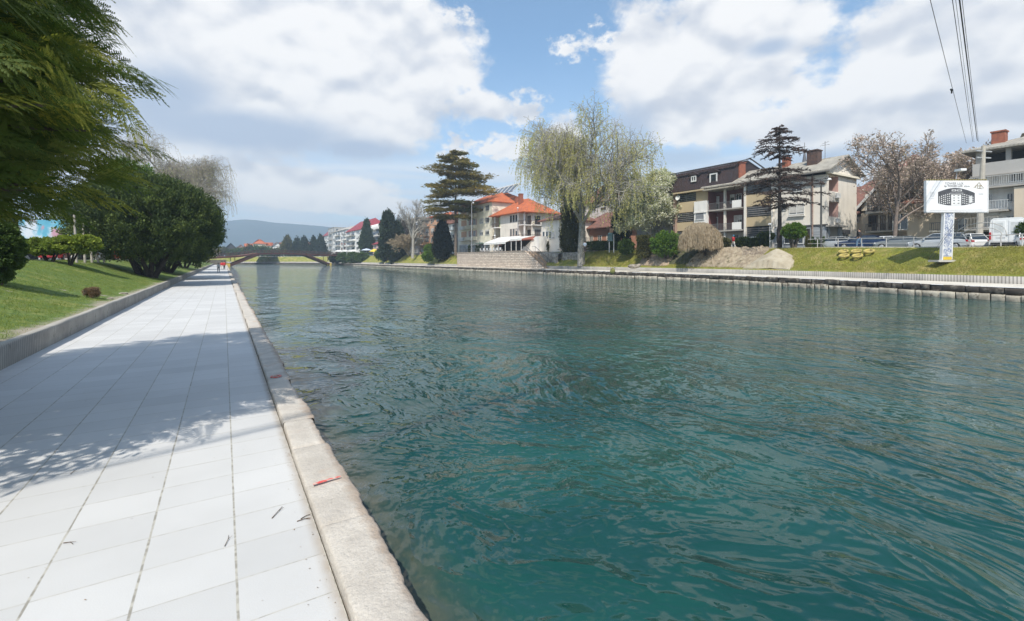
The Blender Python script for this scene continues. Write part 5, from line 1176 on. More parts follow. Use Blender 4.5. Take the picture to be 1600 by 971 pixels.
E.part('shop_front', G_mid, 'f', e0 + 1, e1 - 1, 3.8, 6.3, 0, .05); E.part('awning', mat('green awning', (.16, .24, .18), None, 1, .8), 'f', e0 + 1, e0 + 7, 6.3, 6.5, .05, 1.2)
E.part('awning', M_frame, 'f', e0 + 7.4, e0 + 12, 6.0, 6.2, .05, 1.5)
m = MB(); M_pv = mat('solar collector glass', (.03, .07, .14), (.02, .05, .10), 1, .15, spec=.9)
for k in range(7):
    yk = e0 - 1 + k * 2.5; xk = Xe + 7; zk = 20.4
    m = MB(); m.add([(xk - 1.2, yk, zk), (xk - 1.2, yk + 2.1, zk), (xk + .9, yk + 2.1, zk + 2.1), (xk + .9, yk, zk + 2.1), (xk - 1.1, yk, zk - .1), (xk - 1.1, yk + 2.1, zk - .1), (xk + 1, yk + 2.1, zk + 2), (xk + 1, yk, zk + 2)], [(0, 3, 2, 1), (4, 5, 6, 7), (0, 1, 5, 4), (1, 2, 6, 5), (2, 3, 7, 6), (3, 0, 4, 7)]); o = m.build('solar_collector', M_pv, E.t)
    m = MB(); m.bar((xk - 1.25, yk - .12, zk), (xk + .85, yk - .12, zk + 2.1), .14); m.tube([(xk + 1.1, yk, zk + 2.2), (xk + 1.1, yk + 2.1, zk + 2.2)], .25, 8); m.build('tank', M_frame, o)
flats('apartment_block', 'white balcony block with orange awnings seen between cypress and cedar', 690, 714, 60, 350, 3.8, W_white, floors=4, cols=3, rm=R_br, zr=21)
flats('orange_building', 'orange plastered building with maroon arched loggias behind the pollarded tree', 656, 689, 60.5, 340, 3.8, W_orange, floors=4, cols=4, rm=R_or, zr=A(670, 331, 60)[1])
flats('dark_block', 'dark grey slab block with a white end wall behind the bare tree', 622, 655, 74, 344, 3.8, W_dark, floors=4, cols=4, depth_=10, bal=False)
b = flats('red_roofed_block', 'white and blue grey block under a crimson roof left of the spruce', 541, 572, 66, 360, 3.9, W_white, floors=5, cols=4, rm=R_rd, zr=A(556, 347, 66)[1] + 1.5, depth_=14)
b.part('facade_panel', W_blue, 'f', b.y0 + 1, b.y0 + 8, 6, b.z1 - .6, 0, .06)
b = flats('blue_grey_block', 'blue grey block with white balcony bands and rounded white roof right of the spruce', 572, 600, 66, 356, 3.9, W_blue, floors=4, cols=3, depth_=14)
for k in range(4): b.part('band', W_white, 'f', b.y0, b.y1, 6.5 + 3.6 * k, 7.3 + 3.6 * k, .0, 1.4)
m = MB(); m.tube([(67, b.y0 - .5, b.z1 + .2), (67, b.y1 + .5, b.z1 + .2)], 1.6, 12); m.build('roof', W_white, b.t)
flats('small_pink_house', 'small pink house with a low red roof between spruce and cypresses', 583, 603, 60, 381, 3.8, W_pink, floors=2, cols=3, rm=R_rd, zr=A(594, 373, 60)[1], depth_=8, bal=False, cat='house')
flats('white_balcony_block', 'white block with tall bay windows and many balconies near the footbridge', 520, 541, 68, 361, 3.9, W_white, floors=5, cols=5, depth_=14, rm=W_conc, zr=A(530, 354, 68)[1])
flats('grey_topped_block', 'white block with a dark flat top storey, second from the footbridge', 513, 522, 76, 357, 3.9, W_grey, floors=5, cols=5, depth_=14)
flats('far_white_block', 'narrow white gabled block with a red roof, nearest the mountain on the right bank', 504, 513, 84, 369, 3.9, W_white, floors=4, cols=5, depth_=12, rm=R_rd, zr=A(508, 362, 84)[1] + 2)

# ---- houses beyond the footbridge
def far_house(label, px0, px1, D, yt, ye, wm, rm, depth_=10, kind='gable', axis='x', name='far_house'):
    xa, ya = Pt(px0, D); xb, yb = Pt(px1, D); b = Bld(name, label, 'house', xa, xb, (ya + yb) / 2, (ya + yb) / 2 + depth_, 3.5, zat(ye, D), wm)
    b.roof(rm, zat(yt, D), ov=.6, kind=kind, axis=axis, gm=wm); n = max(2, int((xb - xa) / 4))
    for f in range(2):
        for k in range(n): a = xa + (xb - xa) * (k + .25) / n; b.win('s', a, a + (xb - xa) * .45 / n, 4.2 + 3.2 * f, 6.2 + 3.2 * f)
    return b
far_house('dark grey gabled house left of the bridge arch', 352, 369, 330, 380, 389, W_dark, mat('slate roof', (.10, .12, .15), None, 1, .8), axis='y')
far_house('small orange roofed house beyond the bridge right of the dark grey one', 369, 383, 345, 383, 389, W_pink, R_or, axis='y')
far_house('yellow house with a wide orange hipped roof beyond the bridge', 396, 416, 350, 374, 381, W_cream, R_or, kind='hip')
far_house('low yellow wing beyond the bridge joined to the right of the yellow house', 416, 426, 352, 379, 384, W_cream, R_or, kind='hip')
far_house('white gabled house beyond the centre of the bridge', 426, 440, 342, 379, 385, W_white, R_br, axis='y')
far_house('white house with a dark roof beyond the bridge beside the conifers', 438, 450, 348, 379, 385, W_white, R_br, axis='x')
far_house('pale house with an orange brown roof between the far conifers', 478, 492, 350, 379, 386, W_pink, R_or, axis='x')
far_house('cream house behind the trees at the left end of the bridge', 383, 397, 365, 381, 388, W_cream, R_or, axis='x')
for i, (px, yt, hw) in enumerate(((388, 383, 9), (400, 385, 8), (411, 385, 9), (430, 389, 8), (375, 388, 7), (362, 391, 7), (344, 386, 12), (421, 388, 6), (480, 390, 9), (508, 392, 8), (455, 392, 9))):
    bush(['first', 'second', 'third', 'fourth', 'fifth', 'sixth', 'seventh', 'eighth', 'ninth', 'tenth', 'eleventh'][i] + ' of the round trees in front of the houses beyond the footbridge', 'tree', 'round_tree', px, 318, yt, 401, hw, [L_olive, L_mid, L_yew][i % 3], size=.5, per=26, nc=90, zg=3.4, group='round trees beyond the footbridge', stemr=.3)
for i, (px, hw) in enumerate(((396, 4), (452, 9), (464, 7), (482, 5), (492, 4), (430, 3))):
    bush(['leftmost', 'second', 'third', 'fourth', 'fifth', 'small third and a half'][i].replace('small third and a half', 'tiny') + ' low green bush on the far bank seen under the bridge', 'bush', 'bush', px, 298, 403, 410.5, hw, [L_mid, L_cyp, L_olive][i % 3], size=.4, per=26, nc=70, group='low bushes under the footbridge', zg=1.0)

# ---- left street: painted banner wall, low white shed
def px_wall(px0, px1, D, z0, z1):
    x0, y0 = Pt(px0, D); x1, y1 = Pt(px1, D); return x0, y0, x1, y1
x0, y0 = Pt(30, 44); x1, y1 = Pt(119, 44)
t = thing('banner_hoarding', 'sky blue hoarding with a pink band across the street, seen under the overhanging conifer', 'hoarding', ((x0 + x1) / 2, (y0 + y1) / 2, 1.9))
def bn(n, pos, col):
    f = n.ss(n.noise(pos, .55, 5, .6), .45, .62); col = n.mix(f, col, (.50, .55, .60)); g = n.ss(n.noise(pos, .5, 2, .5, .5, '4D', 4), .55, .63); return n.mix(g, col, (.42, .24, .30))
m = MB(); m.bar((x0, y0, (zat(344, 44) + zat(373, 44)) / 2), (x1, y1, (zat(344, 44) + zat(373, 44)) / 2), .12, zat(344, 44) - zat(373, 44)); m.build('panel', mat('printed sky banner', (.09, .30, .42), (.12, .38, .50), .7, .5, extra=bn), t)
for f in (.05, .35, .65, .95): m = MB(); xx_, yy2 = x0 + (x1 - x0) * f, y0 + (y1 - y0) * f + .15; m.tube([(xx_, yy2, 1.8), (xx_, yy2, zat(344, 44))], .07, 6); m.build('post', M_railw, t)
def letters(txt, size, M_, parent, loc, rot, nm='lettering'):
    cu = bpy.data.curves.new(nm, 'FONT'); cu.body = txt; cu.size = size; cu.align_x = 'CENTER'; cu.extrude = .003
    tmp = bpy.data.objects.new('tmp_text', cu); COL.objects.link(tmp); me = bpy.data.meshes.new_from_object(tmp); COL.objects.unlink(tmp); bpy.data.objects.remove(tmp)
    me.materials.clear(); me.materials.append(M_); o = bpy.data.objects.new(nm, me); COL.objects.link(o); o.parent = parent; o.location = loc; o.rotation_euler = rot; return o
# ------------------------------------------------------------------ masonry on the far bank
def ashlar(n, pos, col):
    x, y, z = n.sep(pos); br = n.new('ShaderNodeTexBrick'); n.l.new(n.comb(y, n.add(z, n.mul(n.sub(n.noise(pos, 1.2, 3), .5), .12)), 0.), br.inputs['Vector']); br.inputs['Scale'].default_value = 1.0
    br.inputs['Brick Width'].default_value = .62; br.inputs['Row Height'].default_value = .34; br.inputs['Mortar Size'].default_value = .045; br.inputs['Mortar Smooth'].default_value = .3
    br.inputs['Color1'].default_value = (.74, .64, .53, 1); br.inputs['Color2'].default_value = (.56, .46, .38, 1); br.inputs['Mortar'].default_value = (.16, .125, .10, 1)
    return n.mix(n.ss(n.noise(pos, 2.2, 5, .7), .5, .72), br.outputs['Color'], (.30, .25, .20))
M_ash = mat('ashlar stone', (.5, .45, .4), None, 2, .95, .03, 6, extra=ashlar)
M_rub = mat('rubble stone', (.42, .38, .32), (.20, .17, .14), 2.2, .95, .10, 4, blotch=((.12, .11, .08), 1.8, .55, .7))
XW = 50.2
wy0, wy1 = A(838, 400, XW)[0], A(714, 400, XW)[0]; yst = A(820, 400, XW)[0]
m = MB(); m.box(XW, 57, yst, wy1, 0, 3.66)
m.add([(XW, wy0 - 2.2, .1), (XW, yst, .1), (XW, yst, 3.62), (XW, wy0 - 1.9, .45), (XW + .5, wy0 - 2.2, .1), (XW + .5, yst, .1), (XW + .5, yst, 3.62), (XW + .5, wy0 - 1.9, .45)], [(0, 3, 2, 1), (4, 5, 6, 7), (0, 1, 5, 4), (1, 2, 6, 5), (2, 3, 7, 6), (3, 0, 4, 7)])
t = thing('stone_wall', 'long pale coursed stone retaining wall carrying the restaurant terrace above the water', 'retaining wall', (XW, wy0, .2)); m.build('wall', M_ash, t)
m = MB(); m.box(XW - .08, XW + .45, yst, wy1 + .05, 3.663, 3.80); m.build('coping', M_cop, t)
t = thing('stairs', 'stone stairs with iron handrails running down beside the pale retaining wall', 'stairs', (XW + 1.4, wy0, .3)); m = MB(); ns = 20; L_ = (yst - (wy0 - 2)) / ns
for k in range(ns): m.box(XW + .52, XW + 2.6, wy0 - 2 + k * L_, yst + .5, .2 + (k) * .17, .2 + (k + 1) * .17 - .004)
m.build('steps', mat('stair stone', (.50, .38, .28), (.38, .30, .24), 1.5, .9), t)
for xk in (XW + .4, XW + 2.5):
    m = MB(); m.bar((xk, wy0 - 2, 1.3), (xk, yst, 4.6), .07); m.bar((xk, yst, 4.6), (xk, yst + 1.2, 4.6), .07)
    for f in np.linspace(0, 1, 7): yk = wy0 - 2 + (yst - wy0 + 2) * f; m.bar((xk, yk, .3 + 3.3 * f), (xk, yk, 1.3 + 3.3 * f), .05)
    m.build('handrail', M_rail, t)
def rubble(label, px0, px1, X, zt0, zt1, z0=.4, dep=1.2, M_=None, nz=8):
    y0 = A(px1, 400, X)[0]; y1 = A(px0, 400, X)[0]; ys = np.linspace(y0, y1, max(8, int((y1 - y0) * 3))); q = np.linspace(0, 1, nz); Yg, Qg = np.meshgrid(ys, q, indexing='ij')
    top = zt1 + (zt0 - zt1) * (Yg - y0) / (y1 - y0); Zg = z0 + (top - z0) * np.clip(Qg * 1.25, 0, 1); Xg = X + .25 * vnoise(Yg, Zg, 1.6, 3) + .12 * vnoise(Yg, Zg, 4.5, 8) + np.where(Qg > .8, (Qg - .8) * dep * 5, 0) + .25 * Qg
    Zg = Zg + .10 * vnoise(Yg, Xg, 2.0, 1) * (Qg > .3); t = thing('rubble_wall', label, 'wall', (X, y0, z0)); gridmesh('stones', np.stack([Xg, Yg, Zg], -1), M_ or M_rub, t, smooth=False); return t
rubble('rough rubble wall with broken top between the stone stairs and the huge birch', 842, 872, 52.8, 3.5, 3.3, dep=2.5)
rubble('second lower rubble wall in the shade just left of the huge birch', 868, 902, 53.6, 3.3, 3.4, dep=1.5)

# ------------------------------------------------------------------ earth works on the far slope
def on_slope(px, py=None, off=None):
    """depth at which a picture column meets the far slope, at a picture row or at a given distance behind the water's edge"""
    best = None
    for D in np.arange(30, 130, .05):
        x, y = Pt(px, D); o = x - bankx(y)
        if o < 4.4: continue
        if off is not None:
            if o >= off: return D
        else:
            z = float(slope_z(np.array([x]), np.array([y]), np.array([min(o, 9.)]))[0])
            if z >= zat(py, D) or o > 9: return D
    return D
def heap(label, name, px0, px1, o0, o1, hmax, prof, seed, M_=M_soil, amp=.10, cone_=1.0):
    """loose material lying on the slope between two distances behind the water's edge; hmax metres high"""
    n = 90; nv = 60; D0 = on_slope(px0, off=(o0 + o1) / 2); D1 = on_slope(px1, off=(o0 + o1) / 2); y1 = Pt(px0, D0)[1]; y0 = Pt(px1, D1)[1]
    U, V = np.meshgrid(np.linspace(0, 1, n), np.linspace(-1, 1, nv), indexing='ij'); Y = y1 + (y0 - y1) * U; bx_ = np.vectorize(bankx)(Y); wob = .35 * vnoise(U * 6, V * 0 + seed, 1.0, seed)
    O = (o0 + o1) / 2 + (o1 - o0) / 2 * V * (1 + .12 * wob) + wob * .3; X = bx_ + O; ed = np.clip(np.minimum(U, 1 - U) * 7, 0, 1) * np.clip((1 - np.abs(V)) * 3.5, 0, 1)
    h = hmax * np.interp(U, [p[0] for p in prof], [p[1] for p in prof]) * np.clip(1 - np.abs(V) ** (1.0 + .3 * cone_), 0, 1) ** (.9 if cone_ else .5)
    q = vnoise(Y, X, 1.5, seed); q2 = vnoise(Y, X, 4.2, seed + 2); q3 = vnoise(Y, X, 9.0, seed + 5)
    h = h + ed * amp * (q + .8 * np.abs(q2) + .5 * q3); Z = slope_z(X, Y, np.clip(O, 4.4, 9)) + np.maximum(h, -.05) * np.clip(ed * 3, 0, 1) - (1 - ed) ** 3 * .25
    o = gridmesh(name, np.stack([X, Y, Z], -1), M_, smooth=False); return tag(o, label, 'heap')
M_sand = mat('dry building sand', (.42, .37, .28), (.34, .29, .21), 1.2, .95, .03, 14, blotch=((.20, .15, .11), 1.3, .62, .72))
M_soil2 = mat('dug earth', (.36, .30, .215), (.25, .20, .14), 1.6, .95, .09, 7, blotch=((.13, .11, .06), 1.5, .55, .68))
def sand_cone():
    D = on_slope(1214, off=7.0); xc, yc_ = Pt(1214, D); zp = 3.38; Y, X = np.meshgrid(np.linspace(yc_ - 5.5, yc_ + 5.0, 90), np.linspace(xc - 3.6, xc + 2.2, 70), indexing='ij')
    a = np.arctan2(X - xc, Y - yc_); r = np.hypot((Y - yc_) * np.where(Y < yc_, .78, 1.0), (X - xc) * 1.0); Z = zp - .66 * r + .10 * np.exp(-r * 2) * -1 + .05 * vnoise(X, Y, 1.6, 2) * np.clip(r, 0, 1.5) + .03 * vnoise(X, Y, 6, 5) + .08 * np.sin(a * 3 + 1) * r * .3
    bk_ = np.vectorize(bankx)(Y); X = np.maximum(X, bk_ + 4.47); ofs = X - bk_; base = slope_z(X, Y, np.clip(ofs, 4.4, 9)); Z = np.where(ofs < 4.7, np.minimum(Z, base + .12), Z); Z = np.maximum(Z, base - .12)
    tag(gridmesh('sand_heap', np.stack([X, Y, Z], -1), M_sand), 'big pale conical sand heap on the far bank below the dead cedar', 'heap')
sand_cone()
heap('lumpy excavated earth bank with grass tufts right of the straw coloured weeping tree', 'earth_heap', 1078, 1160, 4.5, 8.8, .75, [(0, .1), (.2, .5), (.5, 1.0), (.75, .8), (1, 0.3)], 11, M_soil2, .22, 0)
heap('low spread of dug soil between the earth bank and the sand heap', 'earth_heap', 1140, 1215, 4.5, 7.2, .3, [(0, .3), (.2, .8), (.6, .7), (.85, .9), (1, .3)], 17, M_soil2, .14, 0)
heap('dark clods of turned earth along the street edge above the dug soil', 'earth_heap', 1138, 1202, 6.8, 9.1, .35, [(0, .2), (.2, .8), (.6, 1), (.85, .9), (1, .2)], 23, mat('turned clods', (.17, .135, .10), (.33, .27, .20), 3.0, .95, .08, 7), .30, 0)
heap('heap of broken stone and soil below the large bright green bush', 'earth_heap', 1000, 1054, 4.6, 7.6, .8, [(0, 0), (.2, .6), (.5, 1), (.85, .8), (1, .3)], 31, mat('pinkish rubble soil', (.40, .31, .22), (.27, .20, .14), 2.0, .95, .08, 6), .24, 0)
heap('dark shaded hollow bank under the straw coloured weeping tree', 'earth_heap', 1046, 1098, 5.0, 8.6, .3, [(0, .2), (.2, .8), (.6, .9), (.85, .8), (1, .3)], 37, mat('shade coloured dug earth', (.09, .08, .05), (.06, .07, .025), 1.5, .95, .06, 6), .15, 0)  # shade under the weeping tree is put into this near-black earth colour
def rock(label, x, y, z, s, M_=M_rub):
    bm = bmesh.new(); bmesh.ops.create_icosphere(bm, subdivisions=3, radius=1)
    for v in bm.verts: c = v.co; f = 1 + .22 * float(vnoise(c.x * 1.7 + x, c.y * 1.7 + c.z * 1.3, 1.0, x)); v.co = Vector((c.x * s[0] * f + x, c.y * s[1] * f + y, c.z * s[2] * f + z))
    me = bpy.data.meshes.new('rock'); bm.to_mesh(me); bm.free(); return tag(link('rock', me, M_), label, 'rock')
x, y = Pt(990, 66); rock('pale rock left of the broken stone heap', x, y, 1.05, (.9, .7, .35)); x, y = Pt(998, 67); rock('small pale rock beside the bigger one on the far lawn', x, y, 1.2, (.35, .3, .2))
x, y = Pt(957, 62.5); o = rock('yellow green mossy stone on the far path edge', x + 0, y, .5, (.35, .3, .45), mat('mossy stone', (.25, .26, .07), (.15, .14, .06), 3, .9))
def sl(px, D, name, label, s): x, y = Pt(px, D); rock(label, x, y, float(zl(x, y)) + s[2] * .3, s)
sl(172, 18.2, 'rock', 'small loose stone near the left kerb', (.10, .08, .05)); sl(193, 20.9, 'rock', 'darker clod of soil beside the left kerb', (.16, .12, .06))
# beaten-earth track on the near slope
# five painted tyres
M_ty = mat('yellow painted rubber', (.48, .38, .10), (.36, .29, .10), 5, .7, blotch=((.05, .045, .04), 3.5, .56, .66))
def tyre(px, py, lb, tilt=0):
    D = on_slope(px, py + 2); x, y = Pt(px, D); z = float(slope_z(np.array([x]), np.array([y]), np.array([x - bankx(y)]))[0]) + .06; m = MB(); prof = [(.30, .02), (.42, -.02), (.55, .03), (.60, .14), (.58, .26), (.50, .31), (.40, .29), (.36, .20), (.34, .08), (.30, .02)]
    m.lathe((0, 0, 0), prof, 22); v = Matrix.Rotation(R(-20 + tilt), 3, 'Y'); m.v = [tuple(v @ (Vector(p) * .78) + Vector((x, y, z + .06))) for p in m.v]; tag(m.build('painted_tyre', M_ty, smooth=True), lb, 'tyre', 'painted tyres used as planters')
for px, py, lb in ((1318, 395, 'yellow painted tyre on the lawn, back row left'), (1338, 395, 'yellow painted tyre on the lawn, back row middle'), (1358, 395, 'yellow painted tyre on the lawn, back row right'), (1319, 402, 'yellow painted tyre on the lawn, front row left'), (1340, 402, 'yellow painted tyre on the lawn, front row right with most rubber showing')): tyre(px, py, lb)

# ------------------------------------------------------------------ billboard, poles, wires, railing
M_metal = mat('galvanised steel', (.50, .50, .50), (.38, .38, .38), 3, .5, metal=.3); M_wh = mat('white painted metal', (.74, .74, .74), (.66, .66, .66), 1.5, .5)
def billboard():
    D = on_slope(1481, 407); k = D / F; x0, y0 = Pt(1481, D); zg = zat(406.5, D); t = thing('billboard', 'large white billboard showing a drawn curved apartment building, raised on a patterned grey blue post', 'billboard', (x0, y0, zg))
    r = Vector((cs, -sn, 0)); f = Vector((sn, cs, 0)); c = Vector((x0, y0, 0)) + r * (1495.5 - 1481) * k
    def P(a, z, d=0): return tuple(c + r * a + Vector((0, 0, z)) - f * d)     # a right, d towards the river
    W2 = 47.5 * k; zt, zb_ = zat(282.5, D), zat(331, D); zc = (zt + zb_) / 2; Hh = zt - zb_
    def slabm(a0, a1, z0, z1, d0, d1): return MB().add([P(a0, z0, d0), P(a1, z0, d0), P(a1, z1, d0), P(a0, z1, d0), P(a0, z0, d1), P(a1, z0, d1), P(a1, z1, d1), P(a0, z1, d1)], [(0, 1, 2, 3), (7, 6, 5, 4), (0, 4, 5, 1), (1, 5, 6, 2), (2, 6, 7, 3), (3, 7, 4, 0)])
    pn = slabm(-W2, W2, zb_, zt, -.18, .0).build('panel', mat('billboard print white', (.80, .80, .80), (.76, .76, .775), .6, .35), t)
    fr = slabm(-W2 - .05, W2 + .05, zb_ - .10, zb_ - .002, -.2, .05).build('frame', M_metal, t); slabm(-W2 - .06, -W2 - .001, zb_, zt, -.2, .03).build('frame', M_wh, t); slabm(W2 + .001, W2 + .06, zb_, zt, -.2, .03).build('frame', M_wh, t)
    m = MB()
    for i in range(24): a = -W2 + (i + .5) * 2 * W2 / 24; m.add(*(lambda q: (q.v, q.f))(slabm(a - .04, a + .03, zt + .002, zt + .12, -.16, .0)))
    m.build('frame_fixings', mat('brass clips', (.35, .28, .12), None, 3, .6), t)
    # the drawn building: dark tones, windows
    def U(a): return -W2 + a / 1.0 * 2 * W2
    def V(b): return zt - b * Hh
    M_ink = mat('printed dark grey', (.085, .085, .095), (.055, .055, .06), 6, .5); M_ink2 = mat('printed mid grey', (.27, .27, .28), (.2, .2, .21), 6, .5)
    def pr(pts, d, M_, nm='print'):
        n = len(pts); q = MB(); q.v = [P(U(a), V(b), d) for a, b in pts] + [P(U(a), V(b), d - .003) for a, b in pts]; q.f = [tuple(range(n))[::-1], tuple(range(n, 2 * n))] + [(i, (i + 1) % n, (i + 1) % n + n, i + n) for i in range(n)]; return q
    arc = lambda a: .235 + 1.15 * (abs(a - .47)) ** 1.75 * 1.05
    top = [(a, arc(a)) for a in np.linspace(.185, .79, 15)]; bot = [(a, .80 - 1.05 * max(0, abs(a - .47) - .10) ** 1.5 * .8) for a in np.linspace(.79, .185, 15)]
    pr(top + bot, .006, M_ink).build('print', M_ink, pn)
    q = MB(); 
    def addq(a0, a1, b0, b1, s0=0., s1=0.): 
        z_ = pr([(a0, b0 + s0), (a1, b0 + s1), (a1, b1 + s1), (a0, b1 + s0)], .011, None); q.add(z_.v, z_.f)
    addq(.40, .565, .45, .80); addq(.41, .485, .29, .345); addq(.50, .575, .29, .345)
    for a in (.20, .235, .27, .30, .335, .365, .585, .615, .65, .685, .715, .75):
        tt = abs(a - .47)
        for kk in range(5): b = arc(a) + .16 + kk * .075 * (1 - tt * .6); addq(a, a + .016, b, b + .035 * (1 - tt * .5))
    addq(.70, .745, .50, .72, 0, -.02)
    q.build('print', M_wh, pn); q = MB()
    for b in (.47, .55, .63, .72):
        for a in (.435, .508): addq(a, a + .026, b, b + .022)
    for a in (.42, .51): addq(a, a + .05, .305, .33)
    q.v = [tuple(Vector(v) - f * .004) for v in q.v]; q.build('print', M_ink, pn)
    q = MB(); addq(.38, .60, .385, .435)
    q.v = [tuple(Vector(v) - f * .004) for v in q.v]; q.build('print', M_ink2, pn)
    q = MB()                                      # gold roof shaped emblem
    for p0, p1 in (((.77, .24), (.86, .06)), ((.86, .06), (.935, .25)), ((.80, .24), (.81, .14)), ((.83, .25), (.835, .10)), ((.86, .12), (.865, .26)), ((.89, .26), (.885, .14)), ((.82, .17), (.90, .17)), ((.82, .24), (.92, .27))):
        q.bar(P(U(p0[0]), V(p0[1]), .01), P(U(p1[0]), V(p1[1]), .01), .028, .012, up=tuple(f))
    q.build('emblem', mat('gold print', (.32, .24, .12), (.2, .16, .1), 5, .5), pn)
    q = MB()
    for b in (.38, .42, .46, .50, .58): q.bar(P(U(.05), V(b), .008), P(U(.13), V(b), .008), .008, .012, up=tuple(f)); 
    for b in (.42, .45): q.bar(P(U(.85), V(b), .008), P(U(.93), V(b), .008), .008, .012, up=tuple(f))
    q.bar(P(U(.05), V(.955), .008), P(U(.92), V(.945), .008), .012, .012, up=tuple(f)); q.build('small_print', M_ink2, pn)
    def txt(s_, a, b, size, M_):
        letters(s_, size, M_, pn, Vector(P(U(a), V(b), .01)) - worldloc(pn), (R(90), 0, -YAW))
    txt('TOWER LUX', .45, .13, .26, M_ink2); txt('by TOWER LUX  d.o.o.', .50, .205, .21, M_ink)
    # post
    def pat(n, pos, col):
        f_ = n.ss(n.noise(pos, 5.5, 5, .7, 1.2), .46, .56); return n.mix(f_, col, (.66, .67, .68))
    M_post = mat('patterned blue grey cladding', (.16, .20, .33), (.24, .28, .40), 4, .6, extra=pat)
    a0, a1 = (1475 - 1495.5) * k, (1491 - 1495.5) * k; zp = zg
    for m_, d0, d1, aa, ab_ in ((M_post, -.2, .0, a0 + .08, a1 - .08), (M_wh, -.22, .03, a0, a0 + .078), (M_wh, -.22, .03, a1 - .078, a1)):
        q = MB(); sh = -.18
        q.add([P(aa + sh, zp, d0), P(ab_ + sh, zp, d0), P(ab_, zb_ - .1, d0), P(aa, zb_ - .1, d0), P(aa + sh, zp, d1), P(ab_ + sh, zp, d1), P(ab_, zb_ - .1, d1), P(aa, zb_ - .1, d1)], [(0, 1, 2, 3), (7, 6, 5, 4), (0, 4, 5, 1), (1, 5, 6, 2), (2, 6, 7, 3), (3, 7, 4, 0)]); q.build('post', m_, t)
    slabm(a0 - .1, a1 - .25, zp + .02, zp + .26, .035, .06).build('yellow_plate', mat('yellow plate', (.70, .50, .05), (.6, .42, .05), 3, .6), t)
    slabm(a0 - .75, a1 + .3, zp - .16, zp - .0, -.6, .35).build('base_slab', M_conc, t)
    # lamp on an arm over the panel
    q = MB(); q.tube([P(U(.5), zt + .1, -.1), P(U(.52), zt + .75, -.1)], .03, 6); q.build('lamp_arm', M_metal, t); q = MB(); q.v, q.f = slabm(U(.53) - .18, U(.53) + .28, zt + .74, zt + .92, -.2, .35).v, slabm(0, 1, 0, 1, 0, 1).f; q.build('lamp', M_wh, t)
billboard()

# leaning concrete utility pole and its cables
px_, Dp = 1532, 42.5; bx_, by_ = Pt(1529, Dp); tx_, ty_ = Pt(1544, Dp); tx2, ty2 = Pt(1524, Dp)
t = thing('utility_pole', 'pale leaning concrete utility pole behind the billboard carrying the overhead cables', 'pole', (bx_, by_, 2.9))
b0 = Vector((*Pt(1529, Dp), 2.9)); b1 = Vector((*Pt(1537, Dp), zat(228, Dp))); m = MB(); m.tube([b0, b0.lerp(b1, .5), b1], [.26, .22, .15], 10); m.build('shaft', mat('pale concrete pole', (.48, .44, .37), (.38, .35, .3), 2, .9), t)
m = MB(); m.bar(b1 + Vector((-.9, .3, -.5)), b1 + Vector((.9, -.3, -.5)), .10); m.bar(b1 + Vector((-.7, .3, -1.1)), b1 + Vector((.7, -.3, -1.1)), .10); m.build('crossarm', M_metal, t)
cw = Vector((0, 0, CH)); fw = Vector((sn, cs, 0)); rg = Vector((cs, -sn, 0))
def cable(lb, pxa, pya, pxt, rad, Q_d=2.4, droop=.25, g='overhead cables from the utility pole'):
    A0 = Vector((*Pt(pxa, Dp), zat(pya, Dp))); u0 = (pxa - 800) / F; v0 = (HZ - pya) / F; u1 = (pxt - 800) / F; v1 = HZ / F
    zq = 9.5; rad = rad * .72; s_ = (v1 - v0) / (u1 - u0)                       # height above camera at depth Q_d
    v = zq / Q_d; u = u0 + (v - v0) / s_; Q = cw + fw * Q_d + rg * (u * Q_d) + Vector((0, 0, zq)); E = Q + (Q - A0) * .35; pts = []
    for i in range(41):
        f = i / 40; p = A0.lerp(E, f); p.z -= droop * 4 * f * (1 - f) * .6; pts.append(p)
    m = MB(); m.tube(pts, rad, 5); o = m.build('cable', mat('black cable', (.012, .012, .012), None, 2, .6)); tag(o, lb, 'cable', g)
cable('thinnest overhead cable, set apart furthest left with a small junction clamp', 1510, 224, 1455, .016); cable('first of the close bundle of overhead cables from the left', 1520, 222, 1489, .017); cable('second overhead cable in the bundle, very thin', 1522, 222, 1494, .010)
cable('thick black overhead cable in the middle of the bundle', 1527, 220, 1500, .034); cable('outermost right overhead cable of the bundle', 1529, 222, 1504, .014)
A0 = Vector((*Pt(1487, 20), zat(141, 20))); m = MB(); m.box(-.12, .12, -.03, .03, -.03, .04); m.bar((0, 0, .0), (.0, 0, -.16), .05); m.bar((-.13, 0, .02), (.16, 0, .05), .03); m.v = [tuple(Vector(v) * .9 + A0) for v in m.v]; tag(m.build('cable_clamp', mat('black cable', (0, 0, 0))), 'small junction clamp hanging on the leftmost overhead cable', 'clamp')
# loose drop wires by the billboard
def wire(lb, pts, rad=.012): m = MB(); m.tube([Vector((*Pt(p[0], p[2]), zat(p[1], p[2]))) for p in pts], rad, 4); tag(m.build('cable', mat('black cable', (0, 0, 0))), lb, 'cable', 'thin drop wires in front of the billboard')
wire('thin stay wire slanting down left across the right half of the billboard', [(1534, 292, 42), (1508, 330, 38.5), (1476, 368, 36), (1452, 405, 35.4)]); wire('thin stay wire slanting down across the billboard post', [(1540, 305, 42), (1500, 345, 37), (1474, 376, 35.9), (1458, 404, 35.6)])

